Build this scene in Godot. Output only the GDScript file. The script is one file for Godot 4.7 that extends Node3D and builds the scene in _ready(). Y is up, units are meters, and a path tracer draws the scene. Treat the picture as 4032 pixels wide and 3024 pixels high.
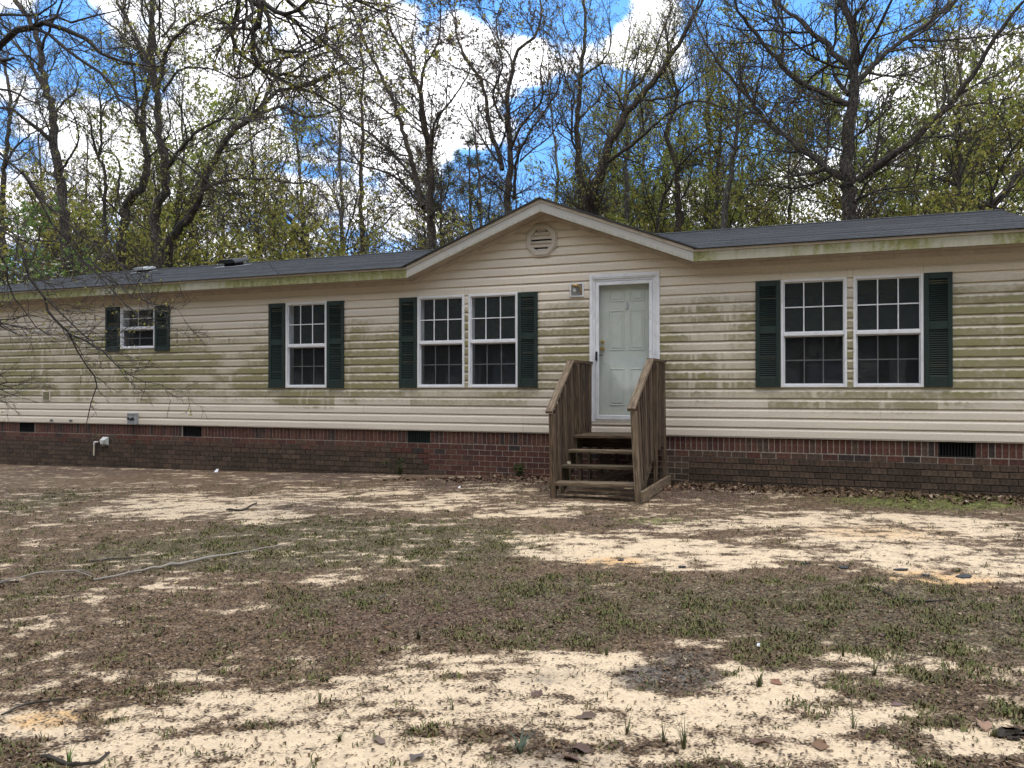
extends Node3D
# A weathered single-storey home on a brick foundation in a sandy yard, bare spring oaks behind it.

# ------------------------------------------------------------------ mesh collector
class MB:
	var v := PackedVector3Array()
	var n := PackedVector3Array()
	var t := PackedVector2Array()
	var c := PackedColorArray()
	var ix := PackedInt32Array()

	func tri(a: Vector3, b: Vector3, d: Vector3, nr: Vector3, col := Color.WHITE, ua := Vector2.ZERO, ub := Vector2.ZERO, ud := Vector2.ZERO) -> void:
		var k := v.size()
		v.append(a); v.append(b); v.append(d)
		n.append(nr); n.append(nr); n.append(nr)
		t.append(ua); t.append(ub); t.append(ud)
		c.append(col); c.append(col); c.append(col)
		if (b - a).cross(d - a).dot(nr) > 0.0:
			ix.append(k); ix.append(k + 2); ix.append(k + 1)
		else:
			ix.append(k); ix.append(k + 1); ix.append(k + 2)

	func quad(a: Vector3, b: Vector3, d: Vector3, e: Vector3, nr: Vector3, col := Color.WHITE, ua := Vector2.ZERO, ub := Vector2.ZERO, ud := Vector2.ZERO, ue := Vector2.ZERO) -> void:
		var k := v.size()
		v.append(a); v.append(b); v.append(d); v.append(e)
		for q in 4:
			n.append(nr); c.append(col)
		t.append(ua); t.append(ub); t.append(ud); t.append(ue)
		if (b - a).cross(d - a).dot(nr) > 0.0:
			ix.append_array(PackedInt32Array([k, k + 2, k + 1, k, k + 3, k + 2]))
		else:
			ix.append_array(PackedInt32Array([k, k + 1, k + 2, k, k + 2, k + 3]))

	# a box with chamfered edges (ch = 0: plain), turned by bs; u runs along its longest side, in metres
	func box(ce: Vector3, sz: Vector3, ch := 0.0, bs := Basis.IDENTITY, col := Color.WHITE, off := Vector2.ZERO) -> void:
		var h := sz * 0.5
		var lg := 0
		if sz.y > sz[lg]: lg = 1
		if sz.z > sz[lg]: lg = 2
		for a in 3:
			var b := (a + 1) % 3
			var d := (a + 2) % 3
			var ub := b
			var vb := d
			if d == lg or (a == lg and sz[d] > sz[b]):
				ub = d; vb = b
			for s: float in [-1.0, 1.0]:
				var nr := Vector3.ZERO
				nr[a] = s
				var P: Array[Vector3] = []
				var U: Array[Vector2] = []
				for q in [[-1.0, -1.0], [1.0, -1.0], [1.0, 1.0], [-1.0, 1.0]]:
					var p := Vector3.ZERO
					p[a] = s * h[a]
					p[b] = q[0] * (h[b] - ch)
					p[d] = q[1] * (h[d] - ch)
					U.append(off + Vector2(p[ub], p[vb] + 0.37 * a + 0.11 * s))
					P.append(ce + bs * p)
				quad(P[0], P[1], P[2], P[3], bs * nr, col, U[0], U[1], U[2], U[3])
		if ch <= 0.0:
			return
		for a in 3:
			var b := (a + 1) % 3
			var d := (a + 2) % 3
			for sa: float in [-1.0, 1.0]:
				for sb: float in [-1.0, 1.0]:
					var nr := Vector3.ZERO
					nr[a] = sa; nr[b] = sb
					nr = nr.normalized()
					var p0 := Vector3.ZERO
					var p1 := Vector3.ZERO
					p0[a] = sa * h[a]; p0[b] = sb * (h[b] - ch)
					p1[a] = sa * (h[a] - ch); p1[b] = sb * h[b]
					var e := Vector3.ZERO
					e[d] = h[d] - ch
					var w0 := off + Vector2(-e[d], 0.0)
					var w1 := off + Vector2(e[d], 0.0)
					quad(ce + bs * (p0 - e), ce + bs * (p0 + e), ce + bs * (p1 + e), ce + bs * (p1 - e), bs * nr, col, w0, w1, w1, w0)
		for sx: float in [-1.0, 1.0]:
			for sy: float in [-1.0, 1.0]:
				for s2: float in [-1.0, 1.0]:
					var a3 := Vector3(sx * h.x, sy * (h.y - ch), s2 * (h.z - ch))
					var b3 := Vector3(sx * (h.x - ch), sy * h.y, s2 * (h.z - ch))
					var c3 := Vector3(sx * (h.x - ch), sy * (h.y - ch), s2 * h.z)
					tri(ce + bs * a3, ce + bs * b3, ce + bs * c3, bs * Vector3(sx, sy, s2).normalized(), col, off, off, off)

	# a flat outline pushed from its plane along dr; outline must be convex; u, v in metres
	func prism(o: Array[Vector3], dr: Vector3, col := Color.WHITE) -> void:
		var ce := Vector3.ZERO
		for p in o: ce += p
		ce = ce / o.size() + dr * 0.5
		var nf := (o[1] - o[0]).cross(o[2] - o[0]).normalized()
		var ax := (o[1] - o[0]).normalized()
		var ay := nf.cross(ax)
		for s in 2:
			var sh := dr * float(s)
			var nr := nf if nf.dot(o[0] + sh - ce) > 0.0 else -nf
			for k in range(1, o.size() - 1):
				tri(o[0] + sh, o[k] + sh, o[k + 1] + sh, nr, col, Vector2(o[0].dot(ax), o[0].dot(ay)), Vector2(o[k].dot(ax), o[k].dot(ay)), Vector2(o[k + 1].dot(ax), o[k + 1].dot(ay)))
		for k in o.size():
			var p := o[k]
			var q := o[(k + 1) % o.size()]
			var nr := (q - p).cross(dr).normalized()
			if nr.dot((p + q + dr) * 0.5 - ce) < 0.0: nr = -nr
			var l := p.distance_to(q)
			quad(p, q, q + dr, p + dr, nr, col, Vector2(0, 0), Vector2(l, 0), Vector2(l, dr.length()), Vector2(0, dr.length()))

	func tube(p: PackedVector3Array, r: PackedFloat32Array, sides: int, col := Color.WHITE, rough := 0.0, seed_ := 0) -> void:
		var m := p.size()
		var base := v.size()
		var d := (p[1] - p[0]).normalized()
		var a := d.cross(Vector3.RIGHT if absf(d.x) < 0.8 else Vector3.UP).normalized()
		var ln := 0.0
		for i in m:
			if i == 0: d = p[1] - p[0]
			elif i == m - 1: d = p[i] - p[i - 1]
			else: d = p[i + 1] - p[i - 1]
			d = d.normalized()
			a = (a - d * a.dot(d)).normalized()
			var b := d.cross(a)
			if i > 0: ln += p[i].distance_to(p[i - 1])
			var rr := r[i]
			for k in sides + 1:
				var g := TAU * k / sides
				var nn := a * cos(g) + b * sin(g)
				var q := rr
				if rough > 0.0:
					q *= 1.0 + rough * (float(((k % sides) * 7919 + i * 104729 + seed_ * 31) % 1000) / 500.0 - 1.0)
				v.append(p[i] + nn * q)
				n.append(nn)
				t.append(Vector2(float(k) / sides, ln))
				c.append(col)
		for i in m - 1:
			for k in sides:
				var q0 := base + i * (sides + 1) + k
				var q2 := q0 + sides + 1
				ix.append(q0); ix.append(q2); ix.append(q0 + 1)
				ix.append(q0 + 1); ix.append(q2); ix.append(q2 + 1)

	# turned profile about an axis: pr holds (radius, height)
	func lathe(o: Vector3, bs: Basis, pr: Array, sides := 16, col := Color.WHITE) -> void:
		for i in pr.size() - 1:
			var r0: float = pr[i].x
			var r1: float = pr[i + 1].x
			var y0: float = pr[i].y
			var y1: float = pr[i + 1].y
			for k in sides:
				var g0 := TAU * k / sides
				var g1 := TAU * (k + 1) / sides
				var e0 := Vector3(cos(g0), 0, sin(g0))
				var e1 := Vector3(cos(g1), 0, sin(g1))
				var nr := ((e0 + e1).normalized() * (y1 - y0) + Vector3.UP * (r0 - r1)).normalized()
				if nr.length() < 0.5: nr = Vector3.UP
				quad(o + bs * (e0 * r0 + Vector3.UP * y0), o + bs * (e1 * r0 + Vector3.UP * y0), o + bs * (e1 * r1 + Vector3.UP * y1), o + bs * (e0 * r1 + Vector3.UP * y1), bs * nr, col)

	# a small pointed leaf of two faces folded along its midrib
	func leaf(p: Vector3, d: Vector3, side: Vector3, ln: float, w: float, col: Color) -> void:
		var k := v.size()
		var m := p + d * (ln * 0.45)
		var up := d.cross(side)
		v.append(p); v.append(m + side * w + up * (w * 0.35)); v.append(p + d * ln); v.append(m - side * w + up * (w * 0.35))
		for q in 4:
			n.append(up); c.append(col); t.append(Vector2.ZERO)
		ix.append(k); ix.append(k + 1); ix.append(k + 2); ix.append(k); ix.append(k + 2); ix.append(k + 3)

	func mesh() -> ArrayMesh:
		var A := []
		A.resize(Mesh.ARRAY_MAX)
		A[Mesh.ARRAY_VERTEX] = v
		A[Mesh.ARRAY_NORMAL] = n
		A[Mesh.ARRAY_TEX_UV] = t
		A[Mesh.ARRAY_COLOR] = c
		A[Mesh.ARRAY_INDEX] = ix
		var am := ArrayMesh.new()
		am.add_surface_from_arrays(Mesh.PRIMITIVE_TRIANGLES, A)
		return am

# ------------------------------------------------------------------ naming helpers
var rng := RandomNumberGenerator.new()
var taken := {}
var M := {}

func numbered(called: String) -> String:
	if not taken.has(called):
		taken[called] = 0
		return called
	taken[called] += 1
	return "%s_%03d" % [called, taken[called]]

func tag(o: Node, label := "", category := "", group := "", kind := "") -> Node:
	if label != "": o.set_meta("label", label)
	if category != "": o.set_meta("category", category)
	if group != "": o.set_meta("group", group)
	if kind != "": o.set_meta("kind", kind)
	return o

func thing(called: String, label: String, category: String, at := Vector3.ZERO, group := "") -> Node3D:
	var o := Node3D.new()
	o.name = numbered(called)
	o.position = at
	add_child(o)
	tag(o, label, category, group)
	return o

func put(called: String, mb, material: Material, parent: Node = null) -> MeshInstance3D:
	var o := MeshInstance3D.new()
	o.mesh = mb.mesh() if mb is MB else mb
	o.set_surface_override_material(0, material)
	if parent == null:
		o.name = numbered(called)
		add_child(o)
	else:
		var nm := called
		var k := 0
		while parent.has_node(nm):
			k += 1
			nm = "%s_%03d" % [called, k]
		o.name = nm
		parent.add_child(o, true)
	return o

func one_box(called: String, ce: Vector3, sz: Vector3, material: Material, parent: Node, ch := 0.0, bs := Basis.IDENTITY) -> MeshInstance3D:
	var m := MB.new()
	m.box(ce, sz, ch, bs, Color.WHITE, Vector2(rng.randf() * 3.0, rng.randf() * 3.0))
	return put(called, m, material, parent)

# box from corner to corner
func span(m: MB, x0: float, x1: float, y0: float, y1: float, z0: float, z1: float, ch := 0.0) -> void:
	m.box(Vector3((x0 + x1) / 2, (y0 + y1) / 2, (z0 + z1) / 2), Vector3(x1 - x0, y1 - y0, z1 - z0), ch, Basis.IDENTITY, Color.WHITE, Vector2((x0 + x1) * 0.5, (y0 + y1) * 0.5))

func bar(m: MB, a: Vector3, b: Vector3, w: float, th: float, side := Vector3.RIGHT, ch := 0.003) -> void:
	var d := (b - a).normalized()
	var s := (side - d * side.dot(d)).normalized()
	m.box((a + b) * 0.5, Vector3(w, a.distance_to(b), th), ch, Basis(s, d, s.cross(d)), Color.WHITE, Vector2(rng.randf() * 3.0, rng.randf() * 3.0))

# ------------------------------------------------------------------ textures
func noise(freq: float, seed_: int, octaves := 3, type := FastNoiseLite.TYPE_SIMPLEX_SMOOTH) -> FastNoiseLite:
	var f := FastNoiseLite.new()
	f.noise_type = type
	f.seed = seed_
	f.frequency = freq
	f.fractal_type = FastNoiseLite.FRACTAL_FBM
	f.fractal_octaves = octaves
	return f

func bytes_of(f: FastNoiseLite, w: int, h: int, sx := 1, sy := 1) -> PackedByteArray:
	var im := f.get_seamless_image(w / sx, h / sy)
	im.convert(Image.FORMAT_L8)
	if sx > 1 or sy > 1:
		im.resize(w, h, Image.INTERPOLATE_CUBIC)
	return im.get_data()

func tex(w: int, h: int, data: PackedByteArray) -> ImageTexture:
	var im := Image.create_from_data(w, h, false, Image.FORMAT_RGB8, data)
	im.generate_mipmaps()
	return ImageTexture.create_from_image(im)

func s8(x: float) -> int:
	# linear value to an sRGB byte
	x = clampf(x, 0.0, 1.0)
	return int((12.92 * x if x <= 0.0031308 else 1.055 * pow(x, 1.0 / 2.4) - 0.055) * 255.0 + 0.5)

# two noises through three colours (linear), as a repeating texture
func ramp_tex(w: int, a: PackedByteArray, b: PackedByteArray, mixb: float, c0: Vector3, c1: Vector3, c2: Vector3, contrast := 1.6) -> ImageTexture:
	var lut := PackedByteArray()
	lut.resize(768)
	for i in 256:
		var q := clampf((i / 255.0 - 0.5) * contrast + 0.5, 0.0, 1.0)
		var col := c0.lerp(c1, q * 2.0) if q < 0.5 else c1.lerp(c2, q * 2.0 - 1.0)
		lut[i * 3] = s8(col.x); lut[i * 3 + 1] = s8(col.y); lut[i * 3 + 2] = s8(col.z)
	var out := PackedByteArray()
	out.resize(a.size() * 3)
	for i in a.size():
		var k := int(clampf(a[i] * (1.0 - mixb) + b[i] * mixb, 0.0, 255.0)) * 3
		out[i * 3] = lut[k]; out[i * 3 + 1] = lut[k + 1]; out[i * 3 + 2] = lut[k + 2]
	return tex(w, a.size() / w, out)

func mat(lin: Color, rough := 0.7, metal := 0.0) -> StandardMaterial3D:
	var m := StandardMaterial3D.new()
	m.albedo_color = lin.linear_to_srgb()
	m.roughness = rough
	m.metallic = metal
	return m

func tmat(tx: Texture2D, rough := 0.8, scale := Vector3.ONE) -> StandardMaterial3D:
	var m := StandardMaterial3D.new()
	m.albedo_texture = tx
	m.roughness = rough
	m.uv1_scale = scale
	return m

func bump_tex(f: FastNoiseLite, w: int, sx := 1, sy := 1, strength := 4.0) -> ImageTexture:
	var im := f.get_seamless_image(w / sx, w / sy)
	im.convert(Image.FORMAT_L8)
	if sx > 1 or sy > 1: im.resize(w, w, Image.INTERPOLATE_CUBIC)
	im.convert(Image.FORMAT_RGBA8)
	im.bump_map_to_normal_map(strength)
	return ImageTexture.create_from_image(im)

# ------------------------------------------------------------------ ground shape
func gbase(x: float) -> float:
	var xs := [-60.0, -30.0, -15.7, -9.0, -4.9, 0.0, 1.8, 8.0, 60.0]
	var ys := [-0.4, -0.35, -0.2, -0.11, -0.013, 0.0, -0.01, -0.06, -0.3]
	if x <= xs[0]: return ys[0]
	for i in 8:
		if x < xs[i + 1]:
			return lerpf(ys[i], ys[i + 1], (x - xs[i]) / (xs[i + 1] - xs[i]))
	return ys[8]

var gn: FastNoiseLite
func gy(x: float, z: float) -> float:
	var y := gbase(x) - 0.02 * clampf(z, 0.0, 14.0)
	return y + gn.get_noise_2d(x, z) * 0.022 * clampf(z + 0.1, 0.1, 1.0)

const CY := 0.92452
const SY := 0.38112
# ground axes turned with the yard: across (r) and away from the camera's side (d)
func to_rd(x: float, z: float) -> Vector2:
	return Vector2(x * CY - z * SY, -x * SY - z * CY)

var blobs := {}
func blob(kind: String, r: float, d: float, rr: float, rd: float, st: float) -> void:
	if not blobs.has(kind): blobs[kind] = []
	blobs[kind].append([r, d, rr, rd, st])

func field(kind: String, x: float, z: float) -> float:
	var q := to_rd(x, z)
	var s := 0.0
	var neg := 0.0
	for b in blobs[kind]:
		var dx: float = (q.x - b[0]) / b[2]
		if dx > 1.5 or dx < -1.5: continue
		var dy: float = (q.y - b[1]) / b[3]
		var k := dx * dx + dy * dy
		if k < 2.2:
			if b[4] > 0.0: s += b[4] * (1.0 - k / 2.2) * 1.35
			else: neg += b[4] * (1.0 - k / 2.2) * 1.35
	return minf(s, 1.1) + neg

# ------------------------------------------------------------------ sky
var sky_blue := []
var sn1: FastNoiseLite
var sn2: FastNoiseLite

func sky_at(az: float, el: float) -> Color:
	var d := Vector3(sin(az) * cos(el), sin(el), -cos(az) * cos(el))
	var k := 1.0 / (maxf(d.y, 0.0) + 0.25)
	var px := d.x * k * 2.0
	var py := d.z * k * 2.0
	var f := sn1.get_noise_2d(px, py) * 0.9
	var open := 0.0 + sn2.get_noise_2d(px * 0.5, py * 0.5 + 7.0) * 1.1
	for b in sky_blue:
		var dx: float = az - b[0]
		var dy: float = el - b[1]
		if absf(dx) > b[2] * 1.6 or absf(dy) > b[3] * 1.6: continue
		var q: float = (dx / b[2]) * (dx / b[2]) + (dy / b[3]) * (dy / b[3])
		if q < 2.4:
			open += b[4] * (1.0 - q / 2.4) * 1.2
	var cl := smoothstep(0.55, -0.25, open - f * 1.25 - 0.06 + 0.35 * sn2.get_noise_2d(px * 6.0, py * 6.0))
	cl = clampf(cl * 1.15 - 0.03, 0.0, 1.0)
	var lit := 0.78 + 0.5 * clampf(0.5 + sn1.get_noise_2d(px * 1.7 + 31.0, py * 1.7), 0.0, 1.0)
	var blue := Vector3(0.14, 0.385, 0.9).lerp(Vector3(0.28, 0.55, 0.95), pow(1.0 - clampf(sin(el), 0.0, 1.0), 6.0))
	var white := Vector3(1.0, 1.0, 1.03) * lit * 1.25
	var c := blue.lerp(white, cl)
	return Color(c.x, c.y, c.z)

func make_sky() -> Sky:
	sky_blue = [
		[-0.841, 0.337, 0.069, 0.039, 0.75],
		[-0.802, 0.319, 0.042, 0.021, 0.65],
		[-0.622, 0.281, 0.048, 0.036, 0.7],
		[-0.713, 0.269, 0.018, 0.018, 0.50],
		[-0.354, 0.415, 0.098, 0.033, 1.10],
		[-0.485, 0.380, 0.018, 0.033, 0.70],
		[-0.348, 0.283, 0.098, 0.069, 1.10],
		[-0.396, 0.227, 0.075, 0.036, 0.70],
		[-0.253, 0.280, 0.060, 0.060, 0.70],
		[-0.133, 0.309, 0.066, 0.060, 1.00],
		[-0.080, 0.385, 0.098, 0.045, 1.20],
		[0.052, 0.379, 0.104, 0.033, 1.10],
		[-0.230, 0.341, 0.036, 0.018, 0.50],
		[-0.870, 0.366, 0.024, 0.024, 0.60],
		[-0.011, 0.297, 0.060, 0.048, 0.50],
		[-0.426, 0.353, 0.060, 0.051, -1.20],
		[-0.324, 0.371, 0.054, 0.021, -0.90],
		[-0.230, 0.380, 0.036, 0.036, -0.90],
		[-0.515, 0.319, 0.060, 0.060, -0.80],
		[-0.766, 0.264, 0.090, 0.060, -0.60],
		[-0.426, 0.299, 0.033, 0.018, -0.70],
		[-0.175, 0.359, 0.027, 0.021, -0.70],
		[-0.105, 0.348, 0.024, 0.015, -0.60],
		[0.111, 0.269, 0.066, 0.060, -0.90],
		[-0.064, 0.215, 0.045, 0.036, -0.90],
		[-0.172, 0.211, 0.036, 0.024, -0.60],
		[-0.544, 0.406, 0.098, 0.018, -0.80],
		[-0.766, 0.389, 0.060, 0.030, -0.30],
	]
	sn1 = noise(1.6, 5, 6)
	sn2 = noise(0.9, 21, 3)
	var im := Image.create(1024, 512, false, Image.FORMAT_RGBF)
	for j in 512:
		var el := (0.5 - (j + 0.5) / 512.0) * PI
		if el < -0.02:
			for i in 1024: im.set_pixel(i, j, Color(0.16, 0.14, 0.11))
			continue
		for i in 1024:
			im.set_pixel(i, j, sky_at(wrapf((i + 0.5) / 1024.0 * TAU, -PI, PI), maxf(el, 0.0)))
	im.resize(4096, 2048, Image.INTERPOLATE_BILINEAR)
	# the part of the sky that is looked at, worked out again at the finer grain
	for j in range(640, 1020):
		var el := (0.5 - (j + 0.5) / 2048.0) * PI
		for i in range(-780, 200):
			im.set_pixel(posmod(i, 4096), j, sky_at((i + 0.5) / 4096.0 * TAU, maxf(el, 0.0)))
	var pm := PanoramaSkyMaterial.new()
	pm.panorama = ImageTexture.create_from_image(im)
	pm.energy_multiplier = 1.0
	var s := Sky.new()
	s.sky_material = pm
	return s

func _ready() -> void:
	rng.seed = 20240417
	# camera
	var cam := Camera3D.new()
	cam.name = "camera"
	cam.position = Vector3(0, 1.2747, 11.6485)
	cam.rotation = Vector3(0.00623, 0.39101, 0)
	cam.fov = 48.57
	cam.near = 0.1
	cam.far = 900.0
	add_child(cam)
	cam.current = true
	# sky, exposure
	var we := WorldEnvironment.new()
	var en := Environment.new()
	en.background_mode = Environment.BG_SKY
	en.sky = make_sky()
	en.tonemap_mode = Environment.TONE_MAPPER_LINEAR
	en.tonemap_exposure = 1.68
	en.sdfgi_enabled = true
	en.ssao_enabled = true
	en.ssil_enabled = true
	we.environment = en
	add_child(we)
	# the veiled sun, high behind the camera's right shoulder
	var sun := DirectionalLight3D.new()
	sun.name = "sun"
	sun.light_energy = 0.3
	sun.light_color = Color(1.0, 0.96, 0.9)
	sun.light_angular_distance = 20.0
	sun.shadow_enabled = true
	sun.rotation_degrees = Vector3(-70, 30, 0)
	add_child(sun)
	gn = noise(0.55, 3, 4)
	make_materials()
	make_ground()
	make_home()
	make_steps()
	make_fittings()
	make_trees()
	make_yard()

# ------------------------------------------------------------------ materials
func make_materials() -> void:
	var fine := bytes_of(noise(0.05, 1, 4), 512, 512)
	var fine2 := bytes_of(noise(0.012, 2, 3), 512, 512)
	# weathered timber, grain along u
	var gr := bytes_of(noise(0.06, 8, 4), 512, 512, 16, 1)
	var gr2 := bytes_of(noise(0.02, 9, 2), 512, 512, 2, 1)
	var names := ["timber", "timber_grey", "timber_brown", "timber_green"]
	var cols := [[Vector3(0.04, 0.03, 0.021), Vector3(0.125, 0.097, 0.069), Vector3(0.23, 0.185, 0.137)], [Vector3(0.08, 0.068, 0.052), Vector3(0.2, 0.17, 0.13), Vector3(0.33, 0.29, 0.23)], [Vector3(0.02, 0.013, 0.009), Vector3(0.07, 0.049, 0.034), Vector3(0.14, 0.104, 0.076)], [Vector3(0.035, 0.031, 0.019), Vector3(0.098, 0.086, 0.056), Vector3(0.18, 0.16, 0.112)]]
	var wb := bump_tex(noise(0.08, 8, 4), 512, 16, 1, 5.0)
	for i in 4:
		M[names[i]] = tmat(ramp_tex(512, gr, gr2, 0.4, cols[i][0], cols[i][1], cols[i][2], 2.4), 0.85, Vector3(0.8, 3.4, 1))
		M[names[i]].albedo_color = Color(0.9, 0.83, 0.74)
		M[names[i]].normal_enabled = true
		M[names[i]].normal_texture = wb
		M[names[i]].normal_scale = 0.7
	# bark
	var bk := bytes_of(noise(0.07, 11, 4), 256, 256, 1, 4)
	var bk2 := bytes_of(noise(0.02, 12, 3), 256, 256)
	var bnm := bump_tex(noise(0.07, 11, 4), 256, 1, 4, 8.0)
	var bcol := {"bark_dark": [Vector3(0.012, 0.0095, 0.007), Vector3(0.045, 0.036, 0.027), Vector3(0.13, 0.115, 0.092)], "bark_grey": [Vector3(0.022, 0.019, 0.015), Vector3(0.085, 0.074, 0.06), Vector3(0.21, 0.195, 0.17)], "bark_near": [Vector3(0.01, 0.008, 0.006), Vector3(0.032, 0.026, 0.02), Vector3(0.08, 0.07, 0.056)], "bark_brown": [Vector3(0.015, 0.011, 0.008), Vector3(0.058, 0.044, 0.031), Vector3(0.13, 0.105, 0.08)]}
	for k in bcol:
		M[k] = tmat(ramp_tex(256, bk, bk2, 0.45, bcol[k][0], bcol[k][1], bcol[k][2], 2.2), 0.95, Vector3(2, 1.2, 1))
		M[k].normal_enabled = true
		M[k].normal_texture = bnm
		M[k].normal_scale = 1.0
	M.twig = mat(Color(0.05, 0.041, 0.033), 0.9)
	M.leaf = mat(Color.WHITE, 0.6)
	M.leaf.vertex_color_use_as_albedo = true
	M.leaf.backlight_enabled = true
	M.leaf.backlight = Color(0.9, 0.9, 0.9)
	M.litter = mat(Color.WHITE, 0.85)
	M.litter.vertex_color_use_as_albedo = true
	# trim, glass, metal
	M.white = tmat(ramp_tex(512, fine, fine2, 0.7, Vector3(0.6, 0.6, 0.6), Vector3(0.72, 0.73, 0.75), Vector3(0.78, 0.79, 0.8), 1.3), 0.45, Vector3(0.7, 0.7, 1))
	M.screen_bar = mat(Color(0.2, 0.205, 0.22), 0.6)
	M.shutter = tmat(ramp_tex(512, fine, fine2, 0.6, Vector3(0.007, 0.017, 0.0145), Vector3(0.01, 0.024, 0.02), Vector3(0.016, 0.034, 0.028), 1.4), 0.5, Vector3(1, 1, 1))
	var g := StandardMaterial3D.new()
	g.albedo_color = Color(0.55, 0.6, 0.6, 0.06)
	g.transparency = BaseMaterial3D.TRANSPARENCY_ALPHA
	g.roughness = 0.02
	g.metallic_specular = 0.32
	M.glass = g
	var sc := StandardMaterial3D.new()
	sc.albedo_color = Color(0.03, 0.03, 0.034, 0.35)
	sc.transparency = BaseMaterial3D.TRANSPARENCY_ALPHA
	sc.roughness = 0.9
	M.mesh_screen = sc
	M.door = tmat(ramp_tex(512, fine, fine2, 0.6, Vector3(0.56, 0.59, 0.52), Vector3(0.62, 0.655, 0.58), Vector3(0.66, 0.69, 0.62), 1.3), 0.5, Vector3(0.6, 0.6, 1))
	M.brass = mat(Color(0.62, 0.42, 0.14), 0.28, 1.0)
	M.old_brass = mat(Color(0.42, 0.29, 0.12), 0.5, 0.7)
	M.black = mat(Color(0.012, 0.012, 0.013), 0.5)
	M.void = mat(Color(0.006, 0.006, 0.006), 0.9)
	M.cream = mat(Color(0.6, 0.53, 0.44), 0.55)
	M.trim = tmat(ramp_tex(512, fine, fine2, 0.7, Vector3(0.42, 0.37, 0.31), Vector3(0.55, 0.49, 0.41), Vector3(0.62, 0.56, 0.48), 1.3), 0.55, Vector3(0.8, 0.8, 1))
	M.soffit = tmat(ramp_tex(512, fine, fine2, 0.7, Vector3(0.3, 0.25, 0.2), Vector3(0.42, 0.36, 0.29), Vector3(0.5, 0.43, 0.36), 1.3), 0.6, Vector3(0.8, 0.8, 1))
	M.grey_plastic = tmat(ramp_tex(512, fine, fine2, 0.6, Vector3(0.22, 0.23, 0.23), Vector3(0.32, 0.33, 0.33), Vector3(0.4, 0.41, 0.41), 1.4), 0.6, Vector3(2, 2, 1))
	M.mossy_plate = tmat(ramp_tex(512, fine, fine2, 0.4, Vector3(0.06, 0.06, 0.03), Vector3(0.17, 0.16, 0.08), Vector3(0.3, 0.29, 0.2), 2.2), 0.8, Vector3(5, 5, 1))
	M.hood = tmat(ramp_tex(512, fine, fine2, 0.5, Vector3(0.38, 0.4, 0.38), Vector3(0.58, 0.6, 0.57), Vector3(0.72, 0.73, 0.7), 1.6), 0.5, Vector3(3, 3, 1))
	M.pvc = mat(Color(0.55, 0.5, 0.36), 0.5)
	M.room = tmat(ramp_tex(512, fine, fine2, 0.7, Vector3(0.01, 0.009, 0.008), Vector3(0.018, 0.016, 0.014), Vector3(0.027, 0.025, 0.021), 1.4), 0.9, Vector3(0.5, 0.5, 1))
	M.shell = mat(Color(0.03, 0.027, 0.023), 0.9)
	M.galvanized = mat(Color(0.5, 0.51, 0.52), 0.4, 0.8)
	# mortar, clean and mildewed
	M.mortar = tmat(ramp_tex(512, fine, fine2, 0.4, Vector3(0.16, 0.135, 0.11), Vector3(0.3, 0.255, 0.21), Vector3(0.42, 0.37, 0.31), 2.0), 0.95, Vector3(2, 2, 1))
	M.mortar_old = tmat(ramp_tex(512, fine, fine2, 0.4, Vector3(0.012, 0.01, 0.007), Vector3(0.028, 0.023, 0.017), Vector3(0.075, 0.062, 0.046), 2.0), 0.95, Vector3(2, 2, 1))
	# bricks: red run-of-kiln tones, some dark, and those under a film of mildew
	var kb := bytes_of(noise(0.09, 41, 3), 512, 512)
	var tones := [Vector3(0.085, 0.03, 0.02), Vector3(0.098, 0.037, 0.024), Vector3(0.07, 0.027, 0.02), Vector3(0.108, 0.046, 0.031), Vector3(0.035, 0.024, 0.021), Vector3(0.06, 0.032, 0.024)]
	var bb := bump_tex(noise(0.12, 43, 3), 512, 1, 1, 3.0)
	for i in tones.size():
		for k in 3:
			var t: Vector3 = tones[i]
			var q: Vector3 = t.lerp(Vector3(0.078, 0.053, 0.034), [0.0, 0.72, 0.93][k])
			if k == 2: q *= [0.62, 0.95, 0.75, 1.15, 0.8, 0.9][i]
			var m := tmat(ramp_tex(512, kb, fine2, 0.5, q * 0.5, q, q * 1.55 + Vector3(0.01, 0.01, 0.008), 1.9), 0.92, Vector3(3.1, 3.1, 3.1)) if k < 2 or i < 4 else null
			if m != null:
				m.normal_enabled = true
				m.normal_texture = bb
				m.normal_scale = 0.5
				M["brick_%d_%d" % [i, k]] = m
	# roofing: felt tabs with mineral grain
	var W := 1024
	var H := 512
	var gran := bytes_of(noise(0.3, 51, 2), W, H)
	var big := bytes_of(noise(0.008, 52, 3), W, H)
	var out := PackedByteArray()
	out.resize(W * H * 3)
	var tone := PackedFloat32Array()
	for i in 16 * 32: tone.append(rng.randf_range(0.7, 1.2))
	for j in H:
		var row := j / 32
		var inrow := (j % 32) / 32.0
		var sh := (row * 197) % 1024
		for i in W:
			var xx := (i + sh) % W
			var tab := xx / 52
			var q := tone[(row * 32 + tab) % 512] * (0.75 + 0.5 * gran[j * W + i] / 255.0) * (0.8 + 0.4 * big[j * W + i] / 255.0)
			if xx % 52 < 2: q *= 0.25
			if inrow > 0.9: q *= 0.8
			var k := (j * W + i) * 3
			out[k] = s8(0.043 * q); out[k + 1] = s8(0.047 * q); out[k + 2] = s8(0.05 * q)
	M.shingle = tmat(tex(W, H, out), 0.9, Vector3(1.0 / 6.0, 1.0, 1))
	make_siding_texture()
	# fascia boards streaked with algae
	W = 2048; H = 64
	var st := noise(0.02, 61, 3)
	var st2 := noise(0.11, 62, 3)
	var st3 := noise(0.5, 63, 2)
	out = PackedByteArray()
	out.resize(W * H * 3)
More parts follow.
